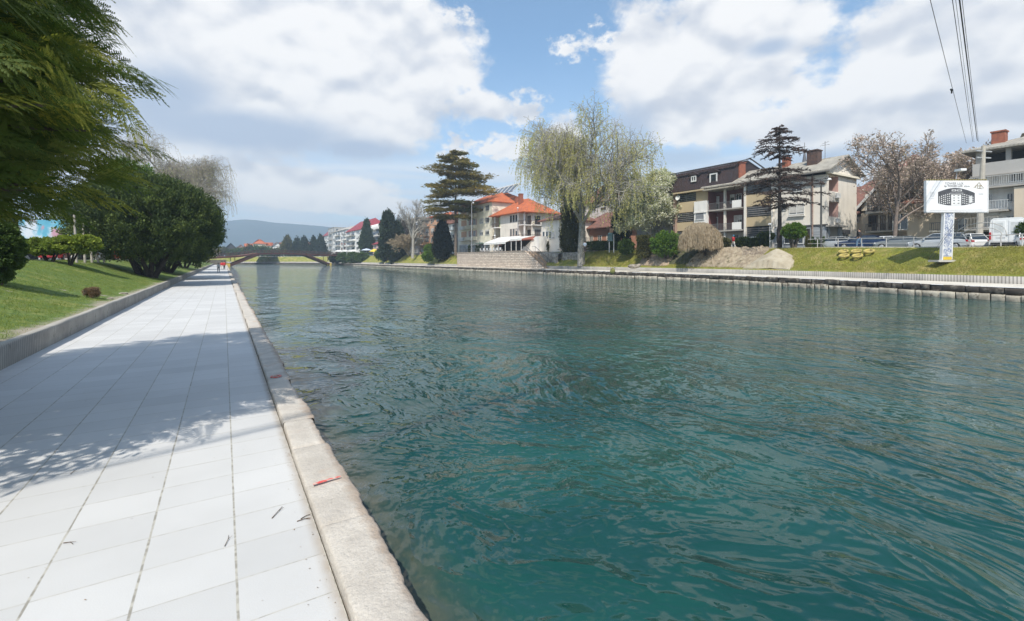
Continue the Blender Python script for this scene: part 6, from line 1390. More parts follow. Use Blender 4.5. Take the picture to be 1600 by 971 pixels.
# street railing with arches
def railing():
    t = thing('street_railing', 'pale metal street railing with double arches along the top of the far grass bank', 'railing', (52, 20, 3)); M_r = mat('pale railing paint', (.52, .51, .49), (.40, .38, .36), 2, .6)
    def pt(s, z): b = bankpt(s, 9.6); return Vector((b[0], b[1], SZ(b[1]) + .04 + z))
    sA, sB = s_of_y(-2), s_of_y(29); m = MB(); pts = [pt(s, .95) for s in np.arange(sA, sB, 1.0)]; m.tube(pts, .035, 6); m.build('top_rail', M_r, t); m = MB(); m.tube([pt(s, .45) for s in np.arange(sA, sB, 1.0)], .025, 6); m.build('lower_rail', M_r, t)
    s = sA
    while s < sB: m = MB(); m.tube([pt(s, -.1), pt(s, .95)], .04, 6); m.build('post', M_r, t); s += 2.0
    for yc_ in (7.6, 15.0):
        for w, h in ((1.75, 1.05), (1.35, .65)): sc_ = s_of_y(yc_); m = MB(); m.tube([pt(sc_ + w * math.cos(a), .95 + h * math.sin(a)) for a in np.linspace(0, math.pi, 18)], .035, 6); m.build('arch', M_r, t)
railing()
def lamp_post(lb, px, D, yt, yb, arm=0, rad=.07, M_c=None, g=None, head=True):
    x, y = Pt(px, D); z0, z1 = zat(yb, D), zat(yt, D); t = thing('street_lamp', lb, 'street lamp', (x, y, z0), g); M_c = M_c or M_metal; m = MB(); m.tube([(x, y, z0 - .3), (x, y, z1)], [rad, rad * .6], 8); m.build('pole', M_c, t)
    if head:
        e = Vector((x, y, z1)) + rg * arm; m = MB(); m.tube([(x, y, z1), Vector((x, y, z1 + .25)) + rg * arm * .4, e + Vector((0, 0, .2))], rad * .5, 6); m.build('arm', M_c, t); m = MB(); m.lathe(e, [(.0, .25), (.16, .22), (.24, .05), (.18, 0), (0, 0)], 10); m.build('lamp_head', M_wh, t)
lamp_post('dark tall street lamp with a round head standing before the white corner block', 1283, 52, 282, 389, arm=.9, rad=.13, M_c=mat('dark lamp iron', (.08, .08, .08), None, 2, .5))
lamp_post('slim white lamp pole left of the dead cedar', 1203, 56, 352, 388, arm=0, rad=.05, M_c=M_wh)
lamp_post('tall thin lamp mast on the restaurant terrace', 809, 110, 326, 395, arm=0, rad=.09)
lamp_post('thin lamp mast behind the tall cedar trunk', 737, 116, 318, 396, arm=.4, rad=.09)
for px, D, yt, lb in ((542, 210, 383, 'small lamp post near the right end of the footbridge'), (773, 110, 369, 'short lamp post in front of the white awning')): lamp_post(lb, px, D, yt, 398, arm=0, rad=.10)
# sign on white posts
x, y = Pt(953, 78); t = thing('notice_board', 'blue green notice board with pinkish top on two white posts, far lawn', 'sign', (x, y, 3.2)); k = 78 / F
for px, yt, yb in ((952, 378, 392), (959, 366, 394)): xx_, yy2 = Pt(px, 77.9); m = MB(); m.tube([(xx_, yy2, zat(yb, 78) - .3), (xx_, yy2, zat(yt, 78))], .08, 6); m.build('post', M_wh, t)
def bar2(px0, px1, y0, y1, D, th=.08): a = Vector((*Pt(px0, D), (zat(y0, D) + zat(y1, D)) / 2)); b = Vector((*Pt(px1, D), a.z)); return MB().bar(a, b, th, abs(zat(y0, D) - zat(y1, D)))
bar2(950, 957, 364, 377, 77.7).build('panel', mat('blue green print', (.12, .22, .26), (.24, .32, .30), 1.6, .5), t); bar2(952.5, 958, 357, 363.8, 77.7).build('top_panel', mat('pinkish print', (.50, .28, .22), (.42, .3, .2), 3, .6), t)

# ------------------------------------------------------------------ vehicles
M_tyre = mat('tyre rubber', (.018, .018, .018), None, 3, .85); M_rim = mat('wheel rim', (.45, .46, .47), None, 3, .35, metal=.6); M_lr = mat('red lamp glass', (.40, .01, .015), None, 3, .2); M_lw = mat('clear lamp glass', (.70, .72, .74), None, 3, .15); M_trim = mat('black trim', (.02, .02, .02), None, 3, .6)
def carpaint(nm, c, metal=.0): return mat(nm, c, tuple(v * .93 for v in c), 2, .22, metal=metal, spec=.6)
def car(label, name, x, y, z, heading, paint_, L=4.4, H=1.42, estate=False, cat='car', group=None):
    t = thing(name, label, cat, (x, y, z), group); h = Vector((math.cos(heading), math.sin(heading), 0)); w_ = Vector((-h.y, h.x, 0)); o = Vector((x, y, z))
    def T(a, b, c): return tuple(o + h * a + w_ * b + Vector((0, 0, c)))
    def loft(secs, prof_fn):
        pass
    # body: cross-sections along the length (a, half width, z bottom, z top)
    st = [(-L / 2, .62, .38, .72), (-L / 2 + .12, .80, .26, .90), (-L * .36, .87, .20, .96), (-L * .1, .88, .18, .95), (L * .15, .88, .18, .93), (L * .33, .86, .2, .86), (L / 2 - .22, .80, .24, .74), (L / 2, .60, .36, .60)]
    vs = []; fs = []; ns = 10
    for a, w2, zb_, zt in st:
        for b, c in ((-w2 * .92, zb_), (-w2, zb_ + .12), (-w2, (zb_ + zt) / 2), (-w2 * .97, zt - .08), (-w2 * .86, zt), (w2 * .86, zt), (w2 * .97, zt - .08), (w2, (zb_ + zt) / 2), (w2, zb_ + .12), (w2 * .92, zb_)): vs.append(T(a, b, c))
    for i in range(len(st) - 1):
        for k in range(ns): fs.append((i * ns + k, i * ns + (k + 1) % ns, (i + 1) * ns + (k + 1) % ns, (i + 1) * ns + k))
    fs += [tuple(range(ns)), tuple((len(st) - 1) * ns + k for k in range(ns))[::-1]]; m = MB(); m.add(vs, fs); body = m.build('body', paint_, t, smooth=False, bevel=.02)
    r0 = -L * (.47 if estate else .40); r1 = -L * (.40 if estate else .26); f1 = L * .06; f0 = L * .24
    def cab(zt, sh, w0, w1, m, d=0):
        vs = [T(r0 + d, -w0, .93), T(f0 - d, -w0, .90), T(f0 - d, w0, .90), T(r0 + d, w0, .93), T(r1 + d, -w1, zt), T(f1 - d, -w1, zt), T(f1 - d, w1, zt), T(r1 + d, w1, zt)]
        return m.add(vs, [(0, 3, 2, 1), (4, 5, 6, 7), (0, 1, 5, 4), (1, 2, 6, 5), (2, 3, 7, 6), (3, 0, 4, 7)])
    gl = cab(H - .05, 0, .78, .60, MB()).build('windows', G_dark, t, bevel=.03); m = MB()
    m.add([T(r1 - .06, -.62, H - .045), T(f1 + .06, -.62, H - .045), T(f1 + .06, .62, H - .045), T(r1 - .06, .62, H - .045), T(r1 + .1, -.54, H + .01), T(f1 - .1, -.54, H + .01), T(f1 - .1, .54, H + .01), T(r1 + .1, .54, H + .01)], [(0, 3, 2, 1), (4, 5, 6, 7), (0, 1, 5, 4), (1, 2, 6, 5), (2, 3, 7, 6), (3, 0, 4, 7)])
    for s in (-1, 1):
        for a, b in ((r0, r1), (f0, f1)): m.bar(T(a, s * .785, .93), T(b, s * .61, H - .03), .06)
        m.bar(T((r1 + f1) / 2, s * .79, .93), T((r1 + f1) / 2, s * .615, H - .03), .06)
    m.build('roof', paint_, t)
    for a in (-L * .31, L * .31):
        for s in (-1, 1):
            m = MB(); c0 = Vector(T(a, s * .70, .31)); c1 = Vector(T(a, s * .90, .31)); m.tube([c0, c0.lerp(c1, .1), c0.lerp(c1, .9), c1], [.27, .31, .31, .28], 18); wl = m.build('wheel', M_tyre, t); m = MB(); m.tube([c0.lerp(c1, .95), c1 + (c1 - c0) * .06], [.20, .17], 12); m.build('rim', M_rim, wl)
    for s in (-1, 1):
        m = MB(); m.bar(T(L / 2 - .10, s * .62, .62), T(L / 2 - .22, s * .80, .66), .10, .14); m.build('headlight', M_lw, t); m = MB(); m.bar(T(-L / 2 + .05, s * .60, .76), T(-L / 2 + .14, s * .80, .78), .08, .16); m.build('tail_light', M_lr, t)
        m = MB(); m.bar(T(f0 - .25, s * .86, .98), T(f0 - .25, s * 1.02, 1.0), .10, .12); m.build('mirror', paint_, t)
    m = MB(); m.bar(T(L / 2 + .005, -.35, .42), T(L / 2 + .005, .35, .42), .02, .14); m.build('number_plate', M_wh, t)
    return t
P_navy = carpaint('navy car paint', (.012, .028, .075), .2); P_silver = carpaint('silver car paint', (.50, .52, .53), .35); P_whitec = carpaint('white car paint', (.76, .77, .77)); P_greyc = carpaint('grey car paint', (.20, .22, .22), .3); P_redc = carpaint('red car paint', (.40, .02, .025)); P_dg = carpaint('dark green car paint', (.03, .05, .045), .2)
hy = lambda px0, px1: 0
def put(px, off):      # street position at picture column px and distance off behind the water's edge
    for D in np.arange(30, 80, .1):
        x, y = Pt(px, D)
        if x - bankx(y) >= off: return x, y
x, y = put(1347, 12.4); car('dark blue saloon parked along the far street behind the walking man', 'parked_car', x, y, SZ(y) - .09, R(-78) + math.pi, P_navy, 4.7, group='cars parked along the far street')
x, y = put(1303, 13.8); car('silver white saloon nose showing left of the dark blue saloon', 'parked_car', x, y, SZ(y) - .09, R(95), P_silver, 4.5, group='cars parked along the far street')
x, y = put(1378, 15.6); car('white car half hidden behind the dark blue saloon', 'parked_car', x, y, SZ(y) - .09, R(88), P_whitec, 4.3, group='cars parked along the far street')
x, y = put(1406, 12.6); car('low grey car under the left railing arch', 'parked_car', x, y, SZ(y) - .09, R(97), P_greyc, 4.1, H=1.30, group='cars parked along the far street')
x, y = put(1465, 12.6); car('silver hatchback parked left of the billboard post', 'parked_car', x, y, SZ(y) - .09, R(96), P_silver, 4.3, H=1.5, estate=True, group='cars parked along the far street')
x, y = put(1498, 15.0); car('white car visible just right of the billboard post', 'parked_car', x, y, SZ(y) - .09, R(60), P_whitec, 4.1, H=1.45, estate=True, group='cars parked along the far street')
x, y = put(1606, 13.2); car('white pickup tail cut by the right picture edge', 'parked_car', x, y, SZ(y) - .09, R(20), P_whitec, 4.8, H=1.35, group='cars parked along the far street')
for px, D, lb, p_ in ((86, 46, 'red car in the left street behind the flat topped shrub', P_redc), (196, 52, 'red car in the left street behind the large evergreen', P_redc), (168, 60, 'grey car in the left street beyond the leaning poles', P_greyc)):
    x, y = Pt(px, D); car(lb, 'parked_car', x, y, 1.93, R(92), p_, 4.2, group='cars in the left street')
def van():
    x, y = Pt(1574, 37.6); z = SZ(y) - .05; hd = math.atan2(y, x) + R(-8); t = thing('white_van', 'tall white panel van seen from behind with red lamp columns beside its two doors', 'van', (x, y, z)); h = Vector((math.cos(hd), math.sin(hd), 0)); w_ = Vector((-h.y, h.x, 0)); o = Vector((x, y, z))
    def T(a, b, c): return o + h * a + w_ * b + Vector((0, 0, c))
    secs = [(0, 1.0), (.05, 1.02), (3.6, 1.02), (4.6, .98), (5.3, .85)]; vs = []; fs = []; n = 8
    for a, w2 in secs:
        zt = 2.45 if a < 3.7 else (2.0 if a < 5 else 1.1); tp = .90 if a < 5 else .8
        for b, c in ((-w2, .35), (-w2, 1.2), (-w2 * .98, 1.7), (-w2 * tp, zt - .12), (-w2 * (tp - .12), zt), (w2 * (tp - .12), zt), (w2 * tp, zt - .12), (w2 * .98, 1.7), (w2, 1.2), (w2, .35)): vs.append(T(a, b, c))
    n = 10
    for i in range(len(secs) - 1):
        for k in range(n): fs.append((i * n + k, i * n + (k + 1) % n, (i + 1) * n + (k + 1) % n, (i + 1) * n + k))
    fs += [tuple(range(n)), tuple((len(secs) - 1) * n + k for k in range(n))[::-1]]; MB().add(vs, fs).build('body', P_whitec, t, bevel=.05)
    for s in (-1, 1):
        m = MB(); m.bar(T(-.02, s * .02, .55), T(-.02, s * .02, 2.25), .02, .03, up=tuple(w_)); c = s * .47
        m2 = MB(); vs = [T(-.035, c - .40, .45), T(-.035, c + .40, .45), T(-.035, c + .38, 2.28), T(-.035, c - .38, 2.28), T(.02, c - .40, .45), T(.02, c + .40, .45), T(.02, c + .38, 2.28), T(.02, c - .38, 2.28)]
        fs_ = [(0, 1, 2, 3), (7, 6, 5, 4), (0, 4, 5, 1), (1, 5, 6, 2), (2, 6, 7, 3), (3, 7, 4, 0)]; d = m2.add(vs, fs_).build('door', P_whitec, t, bevel=.02)
        vs = [T(-.05, c - .28, 1.35), T(-.05, c + .28, 1.35), T(-.05, c + .26, 2.12), T(-.05, c - .26, 2.12), T(-.03, c - .28, 1.35), T(-.03, c + .28, 1.35), T(-.03, c + .26, 2.12), T(-.03, c - .26, 2.12)]; MB().add(vs, fs_).build('door_panel', mat('grey white blanked window', (.60, .62, .62), None, 2, .3), d)
        m = MB(); m.bar(T(-.03, s * .98, .75), T(-.03, s * .97, 1.35), .12, .10, up=tuple(w_)); m.build('tail_light', M_lr, t)
        m = MB(); m.bar(T(3.9, s * 1.0, 1.5), T(3.9, s * 1.25, 1.55), .12, .30); m.build('mirror', M_trim, t)
        for a in (.9, 4.3): m = MB(); m.tube([T(a, s * .78, .33), T(a, s * 1.0, .33)], .33, 16); wl = m.build('wheel', M_tyre, t); m = MB(); m.tube([T(a, s * 1.0, .33), T(a, s * 1.02, .33)], .19, 12); m.build('rim', M_rim, wl)
    m = MB(); m.bar(T(-.09, -.95, .42), T(-.09, .95, .42), .12, .18); m.build('bumper', M_trim, t); m = MB(); m.bar(T(-.06, .10, .95), T(-.06, .62, .95), .02, .12); m.build('number_plate', M_wh, t); m = MB(); m.bar(T(-.06, .05, 1.12), T(-.06, -.06, 1.12), .04, .05); m.build('handle', M_trim, t)
van()

# ------------------------------------------------------------------ people
def skin(name, verts, edges, radii, m_, parent, lv=2):
    me = bpy.data.meshes.new(name); me.from_pydata([tuple(v) for v in verts], edges, []); o = link(name, me, m_, parent)
    s = o.modifiers.new('skin', 'SKIN'); me.skin_vertices.new() if not me.skin_vertices else None
    for i, r in enumerate(radii): q = me.skin_vertices[0].data[i]; q.radius = (r, r) if not isinstance(r, tuple) else r; q.use_root = (i == 0)
    sb = o.modifiers.new('sub', 'SUBSURF'); sb.levels = lv; sb.render_levels = lv; s.use_smooth_shade = True; return o
M_skin = mat('skin', (.48, .29, .21), (.42, .25, .18), 5, .6)
def person(label, x, y, z, H, face, jacket, trousers, hair, step=.22, hat=None, bag=None, arms='down', shoe=None, hood=False):
    t = thing('person', label, 'person', (x, y, z)); f = Vector((math.cos(face), math.sin(face), 0)); s = Vector((-f.y, f.x, 0)); o = Vector((x, y, z)); k = H / 1.75
    def P(a, b, c): return o + (f * a + s * b + Vector((0, 0, c))) * k
    V = []; E = []; Rr = []
    def v(p, r, parent=None): V.append(p); Rr.append(r * k); i = len(V) - 1; (E.append((parent, i)) if parent is not None else None); return i
    pel = v(P(0, 0, .95), .13); ch = v(P(.01, 0, 1.2), .12, pel); sh = v(P(0, 0, 1.40), .11, ch); nk = v(P(.01, 0, 1.50), .05, sh); hd = v(P(.02, 0, 1.58), .075, nk); tp = v(P(.02, 0, 1.69), .075, hd); jaw = v(P(.07, 0, 1.565), .045, hd)
    for sg, st_ in ((1, step), (-1, -step)):
        hp = v(P(0, sg * .09, .90), .095, pel); kn = v(P(st_ * .6 + .04, sg * .09, .50), .062, hp); an = v(P(st_ * 1.0 - .02, sg * .09, .09), .04, kn); v(P(st_ + .13, sg * .10, .035), .035, an)
        s0 = v(P(0, sg * .19, 1.39), .055, sh); el = v(P(-st_ * .5 - .02, sg * .25, 1.12), .042, s0)
        if arms == 'pocket': wr = v(P(.08, sg * .20, .96), .035, el)
        elif arms == 'fwd': wr = v(P(.30, sg * .18, 1.02), .033, el)
        else: wr = v(P(-st_ * .8 + .06, sg * .25, .88), .03, el)
        pm = v(P(-st_ * .8 + .07 if arms == 'down' else (.12 if arms == 'pocket' else .36), sg * .25 if arms == 'down' else sg * .19, .80 if arms == 'down' else (.90 if arms == 'pocket' else 1.0)), .035, wr)
        for q in range(4): v(V[pm] + (Vector((0, 0, -.075 - .01 * (q in (1, 2)))) + f * (q - 1.5) * .022) * k, .010, pm)
        v(V[pm] + (f * .05 + Vector((0, 0, -.03))) * k, .011, pm)
    skin('body', V, E, Rr, M_skin, t)
    idx = lambda *a: a
    # jacket
    JV = [P(0, 0, .88), P(0, 0, 1.0), P(.01, 0, 1.2), P(0, 0, 1.41), P(0, 0, 1.47)]; JE = [(0, 1), (1, 2), (2, 3), (3, 4)]; JR = [.165, .16, .155, .14, .07]
    for sg, st_ in ((1, step), (-1, -step)):
        b = len(JV); JV += [P(0, sg * .19, 1.40), P(-st_ * .5 - .02, sg * .255, 1.12), P(*((-st_ * .8 + .05, sg * .25, .90) if arms == 'down' else ((.07, sg * .21, .97) if arms == 'pocket' else (.27, sg * .185, 1.03))))]; JE += [(3, b), (b, b + 1), (b + 1, b + 2)]; JR += [.075, .062, .05]
    if hood: b = len(JV); JV += [P(-.04, 0, 1.52), P(-.02, 0, 1.62)]; JE += [(4, b), (b, b + 1)]; JR += [.10, .10]
    skin('jacket', JV, JE, [r * k for r in JR], jacket, t)
    TV = [P(0, 0, .97), P(0, 0, .92)]; TE = [(0, 1)]; TR = [.145, .15]
    for sg, st_ in ((1, step), (-1, -step)):
        b = len(TV); TV += [P(0, sg * .095, .86), P(st_ * .6 + .04, sg * .09, .50), P(st_ - .02, sg * .09, .12)]; TE += [(1, b), (b, b + 1), (b + 1, b + 2)]; TR += [.11, .082, .065]
        m = MB(); a = P(st_ - .07, sg * .1, .045); b2 = P(st_ + .19, sg * .1, .035); m.bar(a, b2, .09 * k, .08 * k); m.build('shoe', shoe or M_trim, t, bevel=.02)
    skin('trousers', TV, TE, [r * k for r in TR], trousers, t)
    bm = bmesh.new(); bmesh.ops.create_uvsphere(bm, u_segments=16, v_segments=10, radius=1); c = P(-.005, 0, 1.665)
    for q in list(bm.verts):
        if q.co.z < -.55 or (q.co.dot(Vector((1, 0, 0))) > .45 and q.co.z < .15): pass
    for q in bm.verts: l = q.co.copy(); fr = max(0, l.x); zz_ = l.z if l.z > -.7 else -.7; q.co = c + (f * (l.x * .105 - .012) + s * l.y * .092 + Vector((0, 0, zz_ * .10 + .03 * fr))) * k
    me = bpy.data.meshes.new('hair'); bm.to_mesh(me); bm.free(); link('hat' if hat else 'hair', me, hat or hair, t)
    if bag:
        m = MB(); c = P(-.20, 0, 1.2); m.bar(P(-.20, 0, .98), P(-.20, 0, 1.42), .30 * k, .17 * k, up=tuple(s)); m.build('backpack', bag, t, bevel=.04)
    for e in (-1, 1):
        m = MB(); c = P(.105, e * .03, 1.625); m.lathe(c, [(0, -.008), (.009, 0), (0, .008)], 6); m.build('eye', M_trim, t)
    return t
C_dk = mat('black cloth', (.022, .020, .022), (.04, .035, .035), 8, .9); C_jean = mat('blue denim', (.10, .17, .27), (.14, .22, .33), 6, .9); C_red = mat('red cloth', (.60, .045, .05), (.45, .03, .04), 8, .85); C_wht = mat('white cloth', (.68, .66, .62), (.56, .54, .5), 6, .9); C_gry = mat('grey cloth', (.28, .28, .27), (.2, .2, .2), 6, .9); C_blu = mat('blue knitted cloth', (.10, .33, .50), (.08, .25, .4), 8, .9); C_hair = mat('dark hair', (.03, .02, .015), None, 6, .7); C_lb = mat('light blue cloth', (.36, .44, .54), None, 6, .9)
yd = math.pi / 2
x, y = put(1343, 9.75); person('man in a dark jacket and blue jeans walking along the street railing', x, y, SZ(y) + .03, 1.98, R(95), C_dk, C_jean, C_hair, .20, arms='pocket')
x, y = put(1146, 9.9); person('child in a red vest with a blue hat and white trousers on the street edge', x, y, SZ(y) + .07, 1.78, R(80), C_red, C_wht, C_hair, .22, hat=C_blu, bag=None)
x, y = Pt(914, 74); person('person in a light blue top standing with a bicycle behind the birch trunk', x, y, 3.2, 1.75, R(60), C_lb, C_dk, C_hair, .05, arms='fwd')
x, y = Pt(341.5, 73); person('walker in pale grey clothes crossing the promenade, nearest of the three', x, y, .0, 1.50, R(100), C_wht, C_gry, C_hair, .30)
x, y = Pt(350.5, 92); person('walker in a red jacket and black trousers on the far promenade', x, y, .0, 1.68, R(90), C_red, C_dk, C_hair, .15)
x, y = Pt(346.5, 93); person('walker in pale trousers and a red top beside the one in black trousers', x, y, .0, 1.65, R(90), C_red, C_wht, C_hair, .15)
def bicycle():
    x, y = Pt(918, 74.3); z = 3.22; t = thing('bicycle', 'dark bicycle held beside the person in light blue', 'bicycle', (x, y, z)); h = Vector((cs, -sn, 0)) * .95 + Vector((.3, 0, 0)); h.normalize(); o = Vector((x, y, z))
    for a in (-.52, .52):
        m = MB(); c = o + h * a + Vector((0, 0, .34)); m.tube([c + (h * math.cos(q) + Vector((0, 0, 1)) * math.sin(q)) * .33 for q in np.linspace(0, 2 * math.pi, 25)], .025, 5); m.build('wheel', M_trim, t)
    P = lambda a, c: o + h * a + Vector((0, 0, c)); m = MB()
    for p, q in (((-.52, .34), (-.1, .34)), ((-.1, .34), (-.25, .85)), ((-.25, .80), (.36, .82)), ((-.1, .34), (.38, .74)), ((.52, .34), (.34, .98)), ((-.52, .34), (-.24, .78))): m.tube([P(*p), P(*q)], .022, 5)
    m.build('frame', M_trim, t); m = MB(); m.bar(P(-.38, .90), P(-.12, .90), .12, .05); m.build('saddle', M_trim, t); m = MB(); m.bar(P(.34, 1.0) - Vector((-h.y, h.x, 0)) * .28, P(.34, 1.0) + Vector((-h.y, h.x, 0)) * .28, .03); m.build('handlebar', M_rail, t)
bicycle()

# ------------------------------------------------------------------ restaurant terrace
M_canv = mat('white canvas', (.76, .75, .72), (.68, .66, .62), 1, .8)
def awning(lb, px0, px1, X0, X1, zf, zb2, n=4):
    y0, y1 = A(px1, 380, X0)[0], A(px0, 380, X0)[0]; t = thing('awning', lb, 'awning', (X0, y0, 3.7)); m = MB()
    m.add([(X0, y0, zf), (X0, y1, zf), (X1, y1, zb2), (X1, y0, zb2), (X0, y0, zf - .12), (X0, y1, zf - .12), (X1, y1, zb2 - .12), (X1, y0, zb2 - .12)], [(0, 3, 2, 1), (4, 5, 6, 7), (0, 1, 5, 4), (1, 2, 6, 5), (2, 3, 7, 6), (3, 0, 4, 7)]); m.build('canopy', M_canv, t); m = MB(); m.box(X0 - .04, X0 - .005, y0, y1, zf - .45, zf - .05); m.build('valance', M_canv, t)
    for k in range(n): yk = y0 + .3 + (y1 - y0 - .6) * k / (n - 1); m = MB(); m.tube([(X0 + .1, yk, 3.6), (X0 + .1, yk, zf - .1)], .06, 6); m.build('post', M_wh, t)
awning('large white canvas awning sloping over the terrace tables', 756, 790, 52.2, 56.2, 5.9, 7.3)
awning('smaller white awning between the red parasol and the stair house', 797, 815, 53.0, 55.8, 6.5, 7.1, 3)
def parasol(lb, px, D, yt, yb, r, M_, zg): 
    x, y = Pt(px, D); z1, z0 = zat(yt, D), zat(yb, D); t = thing('parasol', lb, 'parasol', (x, y, zg)); m = MB(); m.lathe((x, y, 0), [(.0, z1), (r * .5, z1 - (z1 - z0) * .35), (r, z0), (r * .98, z0 - .05), (.0, z1 - .12)], 8); m.build('canopy', M_, t); m = MB(); m.tube([(x, y, zg), (x, y, z1)], .05, 6); m.build('pole', M_wh, t)
M_py = mat('yellow parasol cloth', (.78, .58, .07), None, 1, .8); M_pr = mat('red and white parasol cloth', (.66, .18, .16), (.70, .55, .5), 3, .8); M_pb = mat('pale blue parasol cloth', (.52, .58, .70), None, 1, .8)
parasol('red parasol behind the box bush on the terrace edge', 783, 112.5, 380.5, 384, 1.05, M_pr, 3.7); parasol('yellow parasol, the left one of the yellow pair near the spruce', 585, 206, 389, 393.5, 2.3, M_py, 3.7); parasol('yellow parasol, the right one of the yellow pair near the spruce', 592, 200, 389.5, 394, 2.2, M_py, 3.7); parasol('pale blue parasol left of the yellow parasols', 573, 212, 388.5, 391.5, 2.6, M_pb, 3.7)
for i, (px, lb) in enumerate(((530, 'leftmost white parasol in front of the white balcony block'), (541, 'middle white parasol in front of the white block'), (552, 'rightmost white parasol before the red roofed block'))): parasol(lb, px, 222, 391, 393.5, 2.6, M_canv, 3.7)
for i in range(7):
    yk = A(752 + i * 5.2, 392, 50.9)[0]; t = thing('terrace_chair', 'white terrace chair back showing above the retaining wall', 'chair', (50.9, yk, 3.66), 'white chairs along the terrace edge')
    m = MB(); m.box(50.7, 51.1, yk - .3, yk + .3, 4.05, 4.12); m.build('seat', M_wh, t); m = MB(); m.box(50.62, 50.69, yk - .3, yk + .3, 4.10, 4.62); m.build('backrest', M_wh, t)
    for a, b in ((-.2, -.25), (-.2, .25), (.17, -.25), (.17, .25)): m = MB(); m.box(50.9 + a, 50.94 + a, yk + b - .02, yk + b + .02, 3.66, 4.05); m.build('leg', M_wh, t)
# small boat by the stair house, potted plants
x, y = Pt(831, 101); t = thing('upturned_boat', 'pale upturned boat hull lying before the white stair house', 'boat', (x, y, 3.6)); P = np.zeros((14, 9, 3))
for i, a in enumerate(np.linspace(-1, 1, 14)):
    w = .75 * max(.04, 1 - abs(a) ** 2.4)
    for j, q in enumerate(np.linspace(0, math.pi, 9)): P[i, j] = (x + w * math.cos(q), y + a * 2.4, 3.62 + (.25 + .75 * (w / .75)) * math.sin(q) + .15 * abs(a))
gridmesh('hull', P, mat('weathered white hull', (.60, .60, .57), (.45, .44, .42), 2, .7), t); m = MB(); m.bar((x, y - 2.2, 4.2), (x, y + 2.2, 4.2), .05, .1); m.build('keel', M_rail, t)
t = thing('terrace_fence', 'thin dark metal railing along the restaurant terrace beside the tall cedar', 'railing', (50.6, wy1, 3.7)); m = MB(); ya_ = A(750, 395, 50.5)[0]
m.bar((50.5, ya_, 4.65), (50.5, wy1, 4.65), .05); m.bar((50.5, ya_, 4.2), (50.5, wy1, 4.2), .03); yk = ya_
m.build('top_rail', M_rail, t)
while yk < wy1: m = MB(); m.bar((50.5, yk, 3.7), (50.5, yk, 4.65), .05); m.build('post', M_rail, t); yk += 1.6
for i, (px, hh) in enumerate(((745, 4), (749, 5), (733, 4))): cone(['first', 'second', 'third'][i] + ' small dark potted conifer on the terrace near the cedar', 'plant', 'potted_conifer', px, 114, 386 - hh * .3, 395, 2.2, L_cyp, size=.12, n=1200, zg=3.7, trunk=.06, group='potted conifers on the terrace')

# ------------------------------------------------------------------ footbridge
def bridge():
    t = thing('footbridge', 'rust brown footbridge with inclined struts spanning the river in the distance', 'bridge', (1, 206, 0)); a = Vector((1.2, 206, 0)); b = Vector((41, 226, 0)); dv = (b - a); n = Vector((-dv.y, dv.x, 0)).normalized()
    M_b = mat('rust brown bridge paint', (.14, .052, .040), (.09, .035, .028), 1.0, .7); M_bd = mat('weathered bridge timber', (.23, .10, .075), (.15, .07, .055), 1.5, .85); P = lambda f, z, s=0: a + dv * f + n * s + Vector((0, 0, z))
    dk = [(-.33, 2.45), (-.12, 2.9), (.08, 3.5), (.245, 4.55), (.48, 4.75), (.72, 4.55), (.9, 4.3), (1.25, 4.1)]
    m = MB()
    for (f0, z0), (f1, z1) in zip(dk[:-1], dk[1:]): m.bar(P(f0, z0), P(f1, z1), 3.0, .22)
    m.build('deck', M_bd, t)
    for s in (-1.5, 1.5):
        m = MB()
        for (f0, z0), (f1, z1) in zip(dk[:-1], dk[1:]): m.bar(P(f0, z0 - .25, s), P(f1, z1 - .25, s), .25, .62)
        m.build('girder', M_b, t)
        for f0, z0, f1, z1 in ((0.0, -.3, .25, 4.1), (1.0, -.3, .72, 4.1)): m = MB(); m.bar(P(f0, z0, s), P(f1, z1, s), .45, .75); m.build('strut', M_b, t)
        for f0, z0, f1, z1 in ((.04, 1.2, .04, 3.0), (.96, 1.2, .96, 3.9)): m = MB(); m.bar(P(f0, z0, s), P(f1, z1, s), .2, .2); m.build('brace', M_b, t)
        m = MB()
        for (f0, z0), (f1, z1) in zip(dk[:-1], dk[1:]):
            m.bar(P(f0, z0 + 1.1, s), P(f1, z1 + 1.1, s), .09); m.bar(P(f0, z0 + .6, s), P(f1, z1 + .6, s), .05)
        f = -.33
        while f < 1.25: z = np.interp(f, [q[0] for q in dk], [q[1] for q in dk]); m.bar(P(f, z, s), P(f, z + 1.1, s), .08); f += .035
        m.build('railing', M_b, t)
    for f in (0.0, 1.0): m = MB(); c = P(f, -.1); m.box(c.x - .8, c.x + .8, c.y - 1.9, c.y + 1.9, -1.2, .55); m.build('foot_block', mat('yellow painted concrete', (.62, .44, .08), (.5, .36, .1), 1, .8), t)
bridge()

# ------------------------------------------------------------------ left street furniture
M_pole = mat('weathered wooden pole', (.42, .38, .33), (.3, .27, .23), 4, .9)
for i, (p0, q0, p1, q1) in enumerate(((120, 406, 116, 336), (133, 404, 130, 349), (144, 402, 140, 360), (154, 407, 141, 360), (163, 407, 157, 368))):
    D = 30 + i; a = Vector((*Pt(p0, D), 1.8)); b = Vector((*Pt(p1, D), zat(q1, D))); m = MB(); m.tube([a, b], [.075, .06], 7); tag(m.build('wooden_pole', M_pole), ['tallest', 'second tallest', 'thin upright', 'most leaning', 'rightmost'][i] + ' bare pole among the row on the left grass crest', 'pole', 'bare leaning poles on the left bank')
x, y = Pt(229, 50); t = thing('shop_sign', 'small blue sign with white letters glimpsed between the evergreen stems', 'sign', (x, y, 1.9)); bar2(223, 233, 395.5, 402, 50).build('panel', mat('blue sign face', (.02, .22, .32), None, 2, .5), t)
